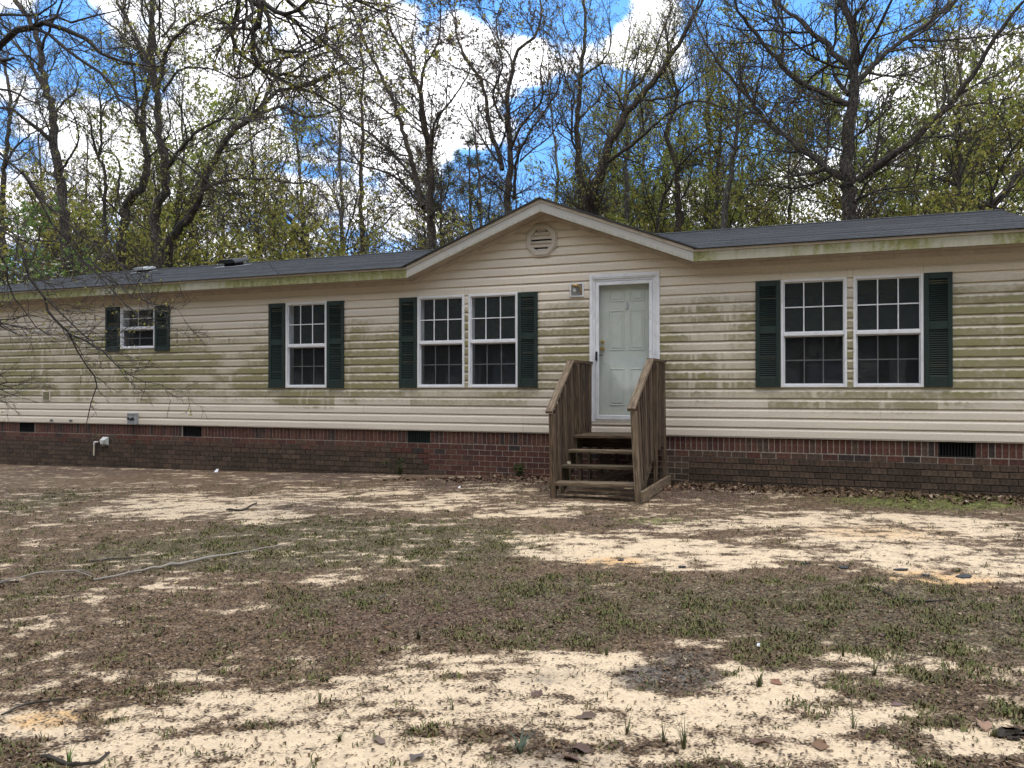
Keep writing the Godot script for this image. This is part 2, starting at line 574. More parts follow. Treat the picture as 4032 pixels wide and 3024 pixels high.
	for i in W:
		var x := i * 20.0 / W
		var a := smoothstep(-0.25, 0.35, st.get_noise_1d(x * 18.0) + 0.25 * st2.get_noise_1d(x * 60.0) + (0.3 if x < 14.0 else 0.22))
		for j in H:
			var y := float(j) / H
			var str := 0.5 + 0.9 * st2.get_noise_2d(x * 110.0, y * 5.0)
			var al := clampf((a * 0.8 + 0.25) * (0.6 + 0.9 * str) * (0.75 + 0.5 * (1.0 - y)), 0.0, 1.0)
			var dk := clampf(st3.get_noise_2d(x * 30.0, y * 8.0) * 1.5 - 0.2, 0.0, 1.0) * a
			var c := Vector3(0.5, 0.47, 0.39).lerp(Vector3(0.27, 0.265, 0.09), al)
			c = c.lerp(Vector3(0.12, 0.13, 0.05), clampf(dk + smoothstep(0.75, 1.0, a * str * 1.2) * 0.5, 0.0, 0.8))
			c *= 0.9 + 0.2 * st3.get_noise_2d(x * 80.0, y * 40.0)
			var k := (j * W + i) * 3
			out[k] = s8(c.x); out[k + 1] = s8(c.y); out[k + 2] = s8(c.z)
	M.fascia = tmat(tex(W, H, out), 0.6)
	out = PackedByteArray()
	out.resize(512 * 64 * 3)
	for j in 64:
		for i in 512:
			var q := st2.get_noise_2d(i * 0.6, j * 0.25)
			var edge := smoothstep(0.55, 1.0, float(j) / 64.0 + st3.get_noise_2d(i * 0.9, 3.0) * 0.5)
			var c := Vector3(0.52, 0.5, 0.46) * (0.95 + 0.12 * q)
			c = c.lerp(Vector3(0.26, 0.26, 0.17), clampf(edge * 0.55 + maxf(q - 0.1, 0.0) * 0.5, 0.0, 0.8))
			var k := (j * 512 + i) * 3
			out[k] = s8(c.x); out[k + 1] = s8(c.y); out[k + 2] = s8(c.z)
	M.rake = tmat(tex(512, 64, out), 0.6)

const LAP := 0.1285
const SID0 := 0.645

func make_siding_texture() -> void:
	# x -17.9 .. 2.1 m, y 0.6 .. 4.1 m
	var W := 2048
	var H := 448
	var big := noise(0.35, 71, 3)
	var run := noise(1.0, 72, 2)
	var rag := noise(9.0, 73, 3)
	var drip := noise(1.6, 74, 2)
	var grain := noise(22.0, 75, 2)
	var out := PackedByteArray()
	out.resize(W * H * 3)
	var clean := Vector3(0.7, 0.625, 0.515)
	var olive := Vector3(0.29, 0.253, 0.155)
	var green := Vector3(0.235, 0.225, 0.095)
	for i in W:
		var x := -17.9 + (i + 0.5) * 20.0 / W
		var side := lerpf(1.55, 1.0, smoothstep(-8.5, -6.5, x))
		if x > -2.4: side = 0.95
		if x > 0.9: side = 1.15
		var lo := 0.92 + 0.12 * big.get_noise_1d(x * 3.0)
		var hi := lerpf(2.42, 2.62, smoothstep(-9.0, -4.0, x))
		if x > 0.9: hi = 2.72
		var dr := smoothstep(0.2, 0.5, drip.get_noise_1d(x * 1.3)) 
		var win := 0.0
		for w in [[-6.5, -4.55], [-9.0, -7.9], [-1.15, 0.85]]:
			if x > w[0] and x < w[1]: win = 1.0
		for j in H:
			var y := 4.1 - (j + 0.5) * 3.5 / H
			var f := (y - SID0) / LAP
			var row := floorf(f)
			f -= row
			var band := smoothstep(lo, lo + 0.42, y) * (1.0 - smoothstep(hi - 0.45, hi + 0.15, y))
			if win > 0.5 and y < 1.3 and y > 0.9: band = maxf(band, 0.85 * smoothstep(0.9, 1.1, y))
			var a := band * side * (0.78 + 0.75 * big.get_noise_2d(x, y * 1.6) + 0.55 * run.get_noise_2d(x * 1.1 + row * 17.3, row * 9.1))
			a *= 1.0 - 0.75 * dr * smoothstep(0.0, 0.4, drip.get_noise_2d(x * 6.0, row * 3.0) + 0.2)
			var r := rag.get_noise_2d(x * 1.2, y * 1.5)
			var c := clean
			if f > 0.64 + r * 0.13:
				# the cove above the flat: washed paler, with ragged stains left in it
				a = a * 0.3 + 0.3 * band * side * smoothstep(0.1, 0.4, rag.get_noise_2d(x * 0.35, y * 1.1 + 50.0)) - 0.08
			else:
				a = a * (0.92 + 0.5 * r)
			a = clampf(a, 0.0, 1.0)
			var dinge := band * side * (0.75 + 0.5 * big.get_noise_2d(x * 2.0 + 5.0, y * 3.0)) * (0.75 if f > 0.64 else 1.0)
			c = clean.lerp(Vector3(0.46, 0.41, 0.3), clampf(dinge, 0.0, 0.85))
			c = c.lerp(olive, smoothstep(0.06, 0.85, a))
			c = c.lerp(green, smoothstep(0.62, 1.15, a + 0.35 * rag.get_noise_2d(x * 0.25 + 9.0, y * 0.8)) * 0.8)
			if y < lo + 0.3:
				c = c.lerp(Vector3(0.5, 0.45, 0.38), 0.3 * clampf(0.4 + big.get_noise_2d(x * 2.0, row * 5.0), 0.0, 1.0) * (1.0 if f < 0.62 else 0.2))
			c *= 0.97 + 0.06 * grain.get_noise_2d(x, y)
			var k := (j * W + i) * 3
			out[k] = s8(c.x); out[k + 1] = s8(c.y); out[k + 2] = s8(c.z)
	M.siding = tmat(tex(W, H, out), 0.5)

# ------------------------------------------------------------------ ground
func field_map(kind: String, x0: float, x1: float, z0: float, z1: float, w: int, h: int, cell: int) -> PackedFloat32Array:
	var lw := w / cell
	var lh := h / cell
	var im := Image.create(lw, lh, false, Image.FORMAT_RF)
	for j in lh:
		var z := lerpf(z0, z1, (j + 0.5) / lh)
		for i in lw:
			im.set_pixel(i, j, Color(field(kind, lerpf(x0, x1, (i + 0.5) / lw), z), 0, 0))
	im.resize(w, h, Image.INTERPOLATE_BILINEAR)
	return im.get_data().to_float32_array()

var g_a: FastNoiseLite
var g_b: FastNoiseLite
var g_c: FastNoiseLite
var g_d: FastNoiseLite

func sandness(x: float, z: float, base: float) -> float:
	var q := to_rd(x, z)
	return 0.37 + 0.42 * clampf(base, -0.9, 1.15) + 0.42 * g_a.get_noise_2d(q.x, q.y * 2.2) + 0.58 * g_b.get_noise_2d(q.x, q.y * 1.8)

func yard_tex(x0: float, x1: float, z0: float, z1: float, w: int, h: int) -> ImageTexture:
	var cell := 16
	var fs := field_map("sand", x0, x1, z0, z1, w, h, cell)
	var fg := field_map("grass", x0, x1, z0, z1, w, h, cell)
	var fm := field_map("moss", x0, x1, z0, z1, w, h, cell)
	var fr := field_map("rust", x0, x1, z0, z1, w, h, cell)
	var fa := field_map("ash", x0, x1, z0, z1, w, h, cell)
	var fl := field_map("leaf", x0, x1, z0, z1, w, h, cell)
	var out := PackedByteArray()
	out.resize(w * h * 3)
	var lut := PackedByteArray()
	for i in 1025: lut.append(s8(i / 1024.0))
	var sx := (x1 - x0) / w
	var sz := (z1 - z0) / h
	for j in h:
		var z := z0 + (j + 0.5) * sz
		for i in w:
			var x := x0 + (i + 0.5) * sx
			var k := j * w + i
			var s := sandness(x, z, fs[k])
			var n1 := g_c.get_noise_2d(x, z)
			var n2 := g_d.get_noise_2d(x, z)
			var al := clampf((s + 0.3 * n1 + 0.36 * n2 - 0.5) * 3.6, 0.0, 1.0)
			# pale sand
			var q := 0.93 + 0.18 * n1 + 0.2 * n2
			var r := 0.66 * q
			var g := 0.51 * q
			var b := 0.33 * q
			if fr[k] > 0.05:
				var o := clampf(fr[k] * (0.8 + n1), 0.0, 1.0)
				g -= 0.1 * o * q; b -= 0.15 * o * q
			# specks of bark and leaf crumbs, thicker away from the bare sand
			var sp := n2 * 1.25 + n1 * 0.5 - (0.36 + 0.5 * clampf(s - 0.55, 0.0, 1.0))
			if sp > 0.0:
				var o := clampf(sp * 4.0, 0.0, 0.8)
				r += (0.11 - r) * o; g += (0.08 - g) * o; b += (0.052 - b) * o
			# soil with leaf mould
			var m := 0.85 + 0.9 * n2 + 0.5 * n1
			var lr := 0.14 * m
			var lg := 0.084 * m
			var lb := 0.041 * m
			var lf := fl[k] + n1 * 0.5
			if lf > 0.2:
				var o := clampf((lf - 0.2) * 1.2, 0.0, 0.75)
				lr += (0.105 * m - lr) * o; lg += (0.062 * m - lg) * o; lb += (0.042 * m - lb) * o
			var gg := fg[k] * 0.7 + n1 * 0.35
			if gg > 0.15:
				var o := clampf((gg - 0.15) * 1.1, 0.0, 0.6)
				lr += (0.082 * m - lr) * o; lg += (0.08 * m - lg) * o; lb += (0.03 * m - lb) * o
			if n2 > 0.28:
				var o := clampf((n2 - 0.28) * 3.0, 0.0, 0.7)
				lr += (0.33 - lr) * o; lg += (0.26 - lg) * o; lb += (0.175 - lb) * o
			r = lr + (r - lr) * al; g = lg + (g - lg) * al; b = lb + (b - lb) * al
			if fa[k] > 0.05:
				var o := clampf(fa[k] * 0.95 + n1 * 0.4 - 0.1, 0.0, 0.85)
				r += (0.125 * m - r) * o; g += (0.112 * m - g) * o; b += (0.092 * m - b) * o
			if fm[k] > 0.05:
				var o := clampf(fm[k] * 1.3 + n1 * 1.1 + n2 * 0.3 - 0.3, 0.0, 0.9)
				r += (0.15 * m - r) * o; g += (0.17 * m - g) * o; b += (0.035 * m - b) * o
			k *= 3
			out[k] = lut[clampi(int(r * 1024.0), 0, 1024)]
			out[k + 1] = lut[clampi(int(g * 1024.0), 0, 1024)]
			out[k + 2] = lut[clampi(int(b * 1024.0), 0, 1024)]
	return tex(w, h, out)

func make_ground() -> void:
	blob("sand", -8.17, -0.55, 1.05, 0.80, 1.00)
	blob("sand", -7.16, -1.60, 0.45, 0.39, 0.90)
	blob("sand", -9.01, 0.10, 0.53, 0.64, 0.80)
	blob("sand", -6.54, 0.43, 0.91, 0.48, 0.60)
	blob("sand", -5.30, -0.64, 1.10, 0.52, 0.60)
	blob("sand", -5.08, 0.34, 0.90, 0.36, 0.45)
	blob("sand", -4.32, -1.56, 0.60, 0.31, 0.60)
	blob("sand", -3.30, -0.97, 0.64, 0.28, 0.50)
	blob("sand", -3.20, -2.44, 0.54, 0.40, 0.50)
	blob("sand", -2.62, -3.32, 1.32, 0.67, 1.00)
	blob("sand", -1.34, -2.26, 1.20, 0.65, 0.80)
	blob("sand", -0.25, -2.56, 0.80, 0.53, 0.90)
	blob("sand", -1.06, -3.78, 0.87, 0.52, 0.90)
	blob("sand", -3.94, -3.40, 0.44, 0.35, 0.70)
	blob("sand", -4.25, -2.87, 0.34, 0.27, 0.60)
	blob("sand", -3.10, -4.15, 0.50, 0.31, 0.80)
	blob("sand", -1.06, -4.36, 0.49, 0.37, 0.70)
	blob("sand", -5.77, -4.42, 0.24, 0.17, 0.80)
	blob("sand", -3.83, -4.67, 0.20, 0.13, 0.50)
	blob("sand", -4.14, -4.95, 0.28, 0.12, 0.60)
	blob("sand", -3.13, -5.44, 0.17, 0.14, 0.70)
	blob("sand", -3.11, -5.82, 0.21, 0.16, 0.80)
	blob("sand", -3.42, -6.02, 0.28, 0.13, 0.70)
	blob("sand", -2.79, -6.12, 0.23, 0.11, 0.50)
	blob("sand", -2.67, -6.28, 0.37, 0.10, 0.50)
	blob("sand", -1.95, -6.06, 0.15, 0.10, 0.50)
	blob("sand", -4.09, -6.26, 0.39, 0.20, 1.00)
	blob("sand", -4.69, -6.47, 0.46, 0.33, 0.90)
	blob("sand", -4.87, -6.87, 0.69, 0.38, 0.95)
	blob("sand", -4.04, -6.88, 0.79, 0.43, 0.95)
	blob("sand", -5.22, -7.21, 0.73, 0.32, 0.90)
	blob("sand", -4.64, -7.34, 0.92, 0.25, 0.90)
	blob("sand", -3.26, -6.76, 0.32, 0.29, 0.70)
	blob("sand", -3.27, -7.13, 0.39, 0.28, 0.70)
	blob("sand", -2.48, -6.48, 0.35, 0.20, 0.50)
	blob("sand", -2.86, -7.10, 0.24, 0.19, 0.60)
	blob("sand", -2.57, -7.27, 0.28, 0.26, 0.55)
	blob("sand", -3.19, -7.45, 0.27, 0.12, 0.70)
	blob("sand", -3.50, -6.39, 0.38, 0.17, 0.80)
	blob("sand", -6.01, -7.15, 0.64, 0.33, 0.85)
	blob("sand", -5.10, -6.05, 0.15, 0.16, 0.50)
	blob("sand", -8.64, -3.57, 0.23, 0.24, 0.50)
	blob("sand", -3.60, -5.47, 1.37, 0.55, -0.80)
	blob("sand", -4.75, -5.21, 1.03, 0.82, -0.80)
	blob("sand", -2.22, -5.54, 0.92, 0.63, -0.60)
	blob("sand", -6.13, -5.95, 1.03, 0.58, -0.30)
	blob("sand", -8.07, -2.70, 1.27, 1.46, -0.20)
	blob("sand", -6.51, -6.29, 0.61, 0.29, 0.30)
	blob("sand", -3.65, -6.55, 0.21, 0.19, -1.10)
	blob("sand", -3.52, -6.21, 0.17, 0.10, -0.80)
	blob("sand", -4.36, -7.26, 0.15, 0.12, -0.35)
	blob("sand", -4.18, -7.41, 0.20, 0.11, -0.50)
	blob("sand", -3.04, -4.53, 0.68, 0.25, -0.60)
	blob("sand", -2.02, -4.16, 0.43, 0.14, -0.60)
	blob("sand", -2.17, -3.24, 0.41, 0.12, -0.80)
	blob("sand", -1.86, -2.78, 0.74, 0.14, -0.70)
	blob("sand", -1.52, -3.54, 0.47, 0.11, -0.60)
	blob("sand", -2.74, -2.84, 0.73, 0.18, -0.70)
	blob("sand", -3.59, -2.30, 0.60, 0.28, -0.70)
	blob("sand", -4.11, -4.34, 0.63, 0.27, -0.50)
	blob("sand", 0.65, -0.89, 1.23, 0.64, -1.20)
	blob("sand", -2.94, -7.29, 0.13, 0.10, -0.50)
	blob("sand", -2.57, -6.90, 0.25, 0.12, -0.40)
	blob("sand", -4.32, -6.54, 0.14, 0.08, -0.35)
	blob("sand", -3.55, -7.09, 0.18, 0.12, -0.35)
	blob("grass", -6.15, -2.85, 1.48, 1.01, 1.00)
	blob("grass", -4.86, -3.39, 0.59, 0.78, 0.70)
	blob("grass", -6.81, -3.49, 0.78, 0.59, 0.70)
	blob("grass", -2.36, -5.50, 0.92, 0.78, 0.90)
	blob("grass", -3.69, -5.09, 0.76, 0.57, 0.60)
	blob("grass", -4.38, -5.81, 0.67, 0.26, 0.50)
	blob("grass", -1.61, -5.40, 0.37, 0.81, 0.80)
	blob("grass", -10.64, 0.24, 0.53, 1.09, 0.70)
	blob("grass", -8.08, -3.32, 0.48, 0.64, 0.50)
	blob("grass", -4.79, -4.71, 0.66, 0.39, 0.60)
	blob("grass", -5.70, -5.05, 0.37, 0.35, 0.60)
	blob("grass", -7.84, -4.84, 0.19, 0.79, 0.50)
	blob("grass", -2.73, -6.77, 0.54, 0.34, 0.35)
	blob("moss", 0.50, -0.91, 1.01, 0.52, 1.00)
	blob("moss", -2.96, -2.08, 0.33, 0.14, 0.50)
	blob("rust", -6.52, -6.99, 0.11, 0.08, 1.00)
	blob("rust", -6.39, -6.96, 0.12, 0.08, 0.60)
	blob("rust", -1.37, -4.65, 0.37, 0.30, 0.80)
	blob("rust", -3.61, -3.94, 0.22, 0.17, 0.80)
	blob("rust", -1.01, -2.81, 0.52, 0.32, 0.40)
	blob("rust", -3.81, -5.08, 0.06, 0.08, 0.60)
	blob("ash", -3.67, -6.53, 0.21, 0.17, 1.00)
	blob("ash", -3.52, -6.22, 0.15, 0.09, 0.60)
	blob("ash", -4.27, -7.43, 0.22, 0.09, 0.40)
	blob("ash", -4.27, -6.54, 0.14, 0.08, 0.40)
	blob("leaf", -4.80, 1.17, 1.10, 0.74, 1.00)
	blob("leaf", -2.18, -0.19, 0.74, 0.64, 1.00)
	blob("leaf", -11.25, 5.04, 2.79, 1.58, 0.60)
	blob("leaf", -7.37, 2.60, 1.44, 0.85, 0.70)
	blob("leaf", -4.75, -5.38, 0.87, 0.52, 0.50)
	blob("leaf", -2.87, -2.34, 0.69, 0.36, 0.60)
	blob("leaf", -3.70, -1.89, 0.29, 0.23, 0.60)
	blob("leaf", -6.92, -0.75, 0.33, 0.23, 0.70)
	blob("leaf", -2.75, -5.04, 0.25, 0.35, 0.40)
	g_a = noise(0.8, 81, 3)
	g_b = noise(2.6, 82, 4)
	g_c = noise(9.0, 83, 2)
	g_d = noise(45.0, 84, 2)
	var nx0 := -6.0
	var nx1 := 2.2
	var nz0 := 4.4
	var nz1 := 9.8
	var fx0 := -18.0
	var fx1 := 4.0
	var fz0 := -0.3
	var near_m := tmat(yard_tex(nx0, nx1, nz0, nz1, 2048, 1344), 0.95)
	var far_m := tmat(yard_tex(fx0, fx1, fz0, nz1, 2048, 944), 0.95)
	var nm := bump_tex(noise(0.12, 85, 3), 512, 1, 1, 3.0)
	for m in [near_m, far_m]:
		m.normal_enabled = true
		m.normal_texture = nm
		m.normal_scale = 0.5
		m.uv1_triplanar = false
	# woodland floor further out
	var fa := bytes_of(noise(0.06, 86, 4), 512, 512)
	var fb := bytes_of(noise(0.01, 87, 3), 512, 512)
	var out_m := tmat(ramp_tex(512, fa, fb, 0.5, Vector3(0.05, 0.04, 0.025), Vector3(0.12, 0.09, 0.055), Vector3(0.2, 0.17, 0.1), 2.0), 0.95, Vector3(0.25, 0.25, 1))
	# grid lines, closer together where the yard is looked at
	var gx := PackedFloat32Array([-400, -200, -100, -60, -40, -30, -24, -20])
	var x := fx0
	while x < fx1 - 0.01:
		gx.append(x)
		x += 0.25 if x < nx0 - 0.01 or x > nx1 - 0.01 else 0.1
	gx.append_array(PackedFloat32Array([4.0, 6, 9, 14, 20, 30, 60, 120, 250, 400]))
	var gz := PackedFloat32Array([-400, -200, -100, -60, -30, -20, -14, -10, -6, -3, -1])
	var z := fz0
	while z < nz0 - 0.01:
		gz.append(z)
		z += 0.235
	z = nz0
	while z < nz1 - 0.01:
		gz.append(z)
		z += 0.1
	gz.append_array(PackedFloat32Array([9.8, 10.5, 12, 14, 18, 24, 40, 80, 150, 400]))
	var parts := [MB.new(), MB.new(), MB.new()]
	for j in gz.size() - 1:
		for i in gx.size() - 1:
			var cx := (gx[i] + gx[i + 1]) / 2
			var cz := (gz[j] + gz[j + 1]) / 2
			var w := 2
			if cx > nx0 and cx < nx1 and cz > nz0 and cz < nz1: w = 0
			elif cx > fx0 and cx < fx1 and cz > fz0 and cz < nz1: w = 1
			var mb: MB = parts[w]
			var k := mb.v.size()
			for q in [[i, j], [i + 1, j], [i + 1, j + 1], [i, j + 1]]:
				var px := gx[q[0]]
				var pz := gz[q[1]]
				mb.v.append(Vector3(px, gy(px, pz), pz))
				var e := 0.06
				mb.n.append(Vector3(gy(px - e, pz) - gy(px + e, pz), 2 * e, gy(px, pz - e) - gy(px, pz + e)).normalized())
				mb.c.append(Color.WHITE)
				if w == 0: mb.t.append(Vector2((px - nx0) / (nx1 - nx0), (pz - nz0) / (nz1 - nz0)))
				elif w == 1: mb.t.append(Vector2((px - fx0) / (fx1 - fx0), (pz - fz0) / (nz1 - fz0)))
				else: mb.t.append(Vector2(px, pz))
			mb.ix.append_array(PackedInt32Array([k, k + 1, k + 2, k, k + 2, k + 3]))
	var am := ArrayMesh.new()
	for w in 3:
		var A := []
		A.resize(Mesh.ARRAY_MAX)
		A[Mesh.ARRAY_VERTEX] = parts[w].v
		A[Mesh.ARRAY_NORMAL] = parts[w].n
		A[Mesh.ARRAY_TEX_UV] = parts[w].t
		A[Mesh.ARRAY_INDEX] = parts[w].ix
		am.add_surface_from_arrays(Mesh.PRIMITIVE_TRIANGLES, A)
	var o := MeshInstance3D.new()
	o.name = "ground"
	o.mesh = am
	o.set_surface_override_material(0, near_m)
	o.set_surface_override_material(1, far_m)
	o.set_surface_override_material(2, out_m)
	add_child(o)
	tag(o, "", "", "", "structure")

# ------------------------------------------------------------------ the home
const X0 := -17.72
const X1 := 1.94
const BACK := -8.4
const EAVE := 2.975
const PX := -4.25
const PY := 3.815
const RS := 0.386
const GL := -6.42
const GR := -2.08

func wall_top(x: float) -> float:
	return maxf(EAVE, PY - RS * absf(x - PX))

var openings := [[-12.514, -11.691, 2.009, 2.751], [-8.851, -8.045, 1.30, 2.705], [-6.376, -5.570, 1.30, 2.705], [-5.504, -4.698, 1.30, 2.705], [-3.595, -2.588, 0.815, 2.9], [-0.990, -0.184, 1.30, 2.705], [-0.111, 0.695, 1.30, 2.705]]

func main_roof_y(z: float) -> float:
	return 3.15 + (0.3 - z) * 0.2349

func make_home() -> void:
	var home := thing("mobile_home", "long cream-sided single-storey home with green shutters, brick foundation and mildewed siding", "house", Vector3(-7.9, 0, 0))
	var org := Vector3(-7.9, 0, 0)
	shell(home, -org)
	siding(home, -org)
	foundation(home, -org)
	roof(home, -org)
	var labels := ["small window half hidden by drooping twigs", "single tall window between two shutters", "left window of the centre pair", "right window of the centre pair beside a shutter", "", "left window of the right pair with tree reflections", "right window of the right pair"]
	for i in openings.size():
		if i != 4: window(home, -org, openings[i], labels[i], i == 0)
	for s in [[-12.87, -12.53, 1.975, 2.78], [-11.685, -11.35, 1.96, 2.76], [-9.192, -8.869, 1.298, 2.705], [-8.03, -7.712, 1.294, 2.7], [-6.693, -6.385, 1.3, 2.7], [-4.692, -4.384, 1.3, 2.7], [-1.308, -0.997, 1.3, 2.7], [0.7, 1.012, 1.302, 2.706]]:
		shutter(home, -org, s[0], s[1], s[2], s[3])
	door(home, -org)
	gable_vent(home, -org)

func moved(m: MB, d: Vector3) -> MB:
	for i in m.v.size(): m.v[i] += d
	return m

func shell(home: Node3D, d: Vector3) -> void:
	# framed walls with real openings, floor, ceiling and a dim room behind the glass
	var m := MB.new()
	var xs := [X0, X1]
	for o in openings:
		xs.append(o[0]); xs.append(o[1])
	xs.sort()
	for i in xs.size() - 1:
		var cx: float = (xs[i] + xs[i + 1]) / 2
		var ys := [0.66]
		for o in openings:
			if cx > o[0] and cx < o[1]:
				ys.append(o[2]); ys.append(o[3])
		ys.append(2.98)
		for k in range(0, ys.size(), 2):
			span(m, xs[i], xs[i + 1], ys[k], ys[k + 1], -0.13, 0.0)
	var gp: Array[Vector3] = [Vector3(GL + 0.1, 2.981, -0.13), Vector3(GR - 0.1, 2.981, -0.13), Vector3(PX, PY - 0.02, -0.13)]
	m.prism(gp, Vector3(0, 0, 0.13))
	span(m, X0, X0 + 0.13, 0.66, 2.98, BACK, -0.131)
	span(m, X1 - 0.13, X1, 0.66, 2.98, BACK, -0.131)
	span(m, X0 + 0.131, X1 - 0.131, 0.66, 2.98, BACK, BACK + 0.13)
	put("wall", moved(m, d), M.shell, home)
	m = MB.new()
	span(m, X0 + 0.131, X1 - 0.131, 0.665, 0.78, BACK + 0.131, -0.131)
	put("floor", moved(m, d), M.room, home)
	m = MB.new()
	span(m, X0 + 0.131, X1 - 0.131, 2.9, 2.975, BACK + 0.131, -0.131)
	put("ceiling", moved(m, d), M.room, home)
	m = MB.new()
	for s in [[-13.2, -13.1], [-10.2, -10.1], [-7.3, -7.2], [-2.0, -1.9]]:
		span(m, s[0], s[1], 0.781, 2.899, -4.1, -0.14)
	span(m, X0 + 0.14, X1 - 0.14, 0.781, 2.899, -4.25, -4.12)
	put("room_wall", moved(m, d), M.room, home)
	# end gables
	for xx: float in [X0, X1 - 0.13]:
		m = MB.new()
		var o: Array[Vector3] = [Vector3(xx, 2.982, BACK), Vector3(xx, 2.982, -0.01), Vector3(xx, main_roof_y(-0.01) - 0.1, -0.01), Vector3(xx, main_roof_y(-4.0) - 0.08, -4.0), Vector3(xx, main_roof_y(-0.01) - 0.1, BACK)]
		m.prism(o, Vector3(0.13, 0, 0))
		put("end_gable", moved(m, d), M.cream, home)
	m = MB.new()
	span(m, X1 + 0.001, X1 + 0.012, SID0, 2.98, BACK, 0.0)
	put("side_siding", moved(m, d), M.cream, home)
	m = MB.new()
	span(m, X0 - 0.012, X0 - 0.001, SID0, 2.98, BACK, 0.0)
	put("side_siding", moved(m, d), M.cream, home)

func siding(home: Node3D, d: Vector3) -> void:
	# Dutch-lap courses: each plank is one piece between openings and overlaps
	var prof := [Vector2(0.0, 0.003), Vector2(0.001, 0.021), Vector2(0.005, 0.0235), Vector2(0.079, 0.0215), Vector2(0.088, 0.0195), Vector2(0.104, 0.0095), Vector2(0.117, 0.0035), Vector2(LAP, 0.002)]
	var joints := [-14.9, -11.3, -9.6, -7.35, -4.62, -3.9, -2.15, 0.2]
	for row in 26:
		var y0 := SID0 + row * LAP
		if y0 > PY - 0.03: break
		var y1 := y0 + LAP
		var xl := X0
		var xr := X1
		if y0 > EAVE - 0.01:
			xl = PX - (PY - y0) / RS
			xr = PX + (PY - y0) / RS
		var cuts := [xl, xr]
		for o in openings:
			if o[3] > y0 and o[2] < y1:
				cuts.append(o[0]); cuts.append(o[1])
		var jx := joints[(row / 2 * 3) % 8] as float
		var jx2 := joints[(row / 2 * 3 + 4) % 8] as float
		for j in [jx, jx2]:
			if j > xl + 0.3 and j < xr - 0.3 and y0 < EAVE - 0.1: cuts.append(j)
		cuts.sort()
		for i in cuts.size() - 1:
			var a: float = cuts[i]
			var b: float = cuts[i + 1]
			if b - a < 0.004: continue
			var lo := y0
			var hi := y1
			for o in openings:
				if (a + b) / 2 > o[0] and (a + b) / 2 < o[1]:
					if o[2] <= lo + 0.002 and o[3] > lo: lo = minf(o[3], hi)
					elif o[3] >= hi and o[2] < hi: hi = maxf(o[2], lo)
			if hi - lo < 0.004: continue
			var m := MB.new()
			var P: Array[Vector2] = []
			for k in prof.size():
				var p: Vector2 = prof[k] + Vector2(y0, 0)
				if k > 0:
					var pp: Vector2 = prof[k - 1] + Vector2(y0, 0)
					for e in [lo, hi]:
						if pp.x < e - 1e-6 and p.x > e + 1e-6:
							P.append(pp.lerp(p, (e - pp.x) / (p.x - pp.x)))
				if p.x >= lo - 1e-6 and p.x <= hi + 1e-6: P.append(p)
			var wv := rng.randf_range(-0.0012, 0.0012)
			for k in P.size() - 1:
				var p := P[k]
				var q := P[k + 1]
				var nr := Vector3(0, -(q.y - p.y), q.x - p.x).normalized()
				var aa := a + 0.0008
				var bb := b - 0.0008
				var al := aa
				var ar := bb
				var bl := aa
				var br := bb
				if y0 > EAVE - 0.15:
					var wp := maxf((PY - p.x) / RS, 0.0)
					var wq := maxf((PY - q.x) / RS, 0.0)
					if p.x > EAVE: al = maxf(aa, PX - wp); ar = minf(bb, PX + wp)
					if q.x > EAVE: bl = maxf(aa, PX - wq); br = minf(bb, PX + wq)
					if ar <= al or br < bl: continue
				var P0 := Vector3(al, p.x, p.y + wv)
				var P1 := Vector3(ar, p.x, p.y + wv)
				var P2 := Vector3(br, q.x, q.y + wv)
				var P3 := Vector3(bl, q.x, q.y + wv)
				var uvs: Array[Vector2] = []
				for pp in [P0, P1, P2, P3]: uvs.append(Vector2((pp.x + 17.9) / 20.0, (4.1 - pp.y) / 3.5))
				m.quad(P0 + d, P1 + d, P2 + d, P3 + d, nr, Color.WHITE, uvs[0], uvs[1], uvs[2], uvs[3])
			if m.v.size() > 0: put("siding_plank", m, M.siding, home)
	# drip strip under the lowest course and the channel under the eave
	var m := MB.new()
	span(m, X0, X1, SID0 - 0.012, SID0 - 0.001, 0.001, 0.0145)
	put("starter_strip", moved(m, d), M.trim, home)

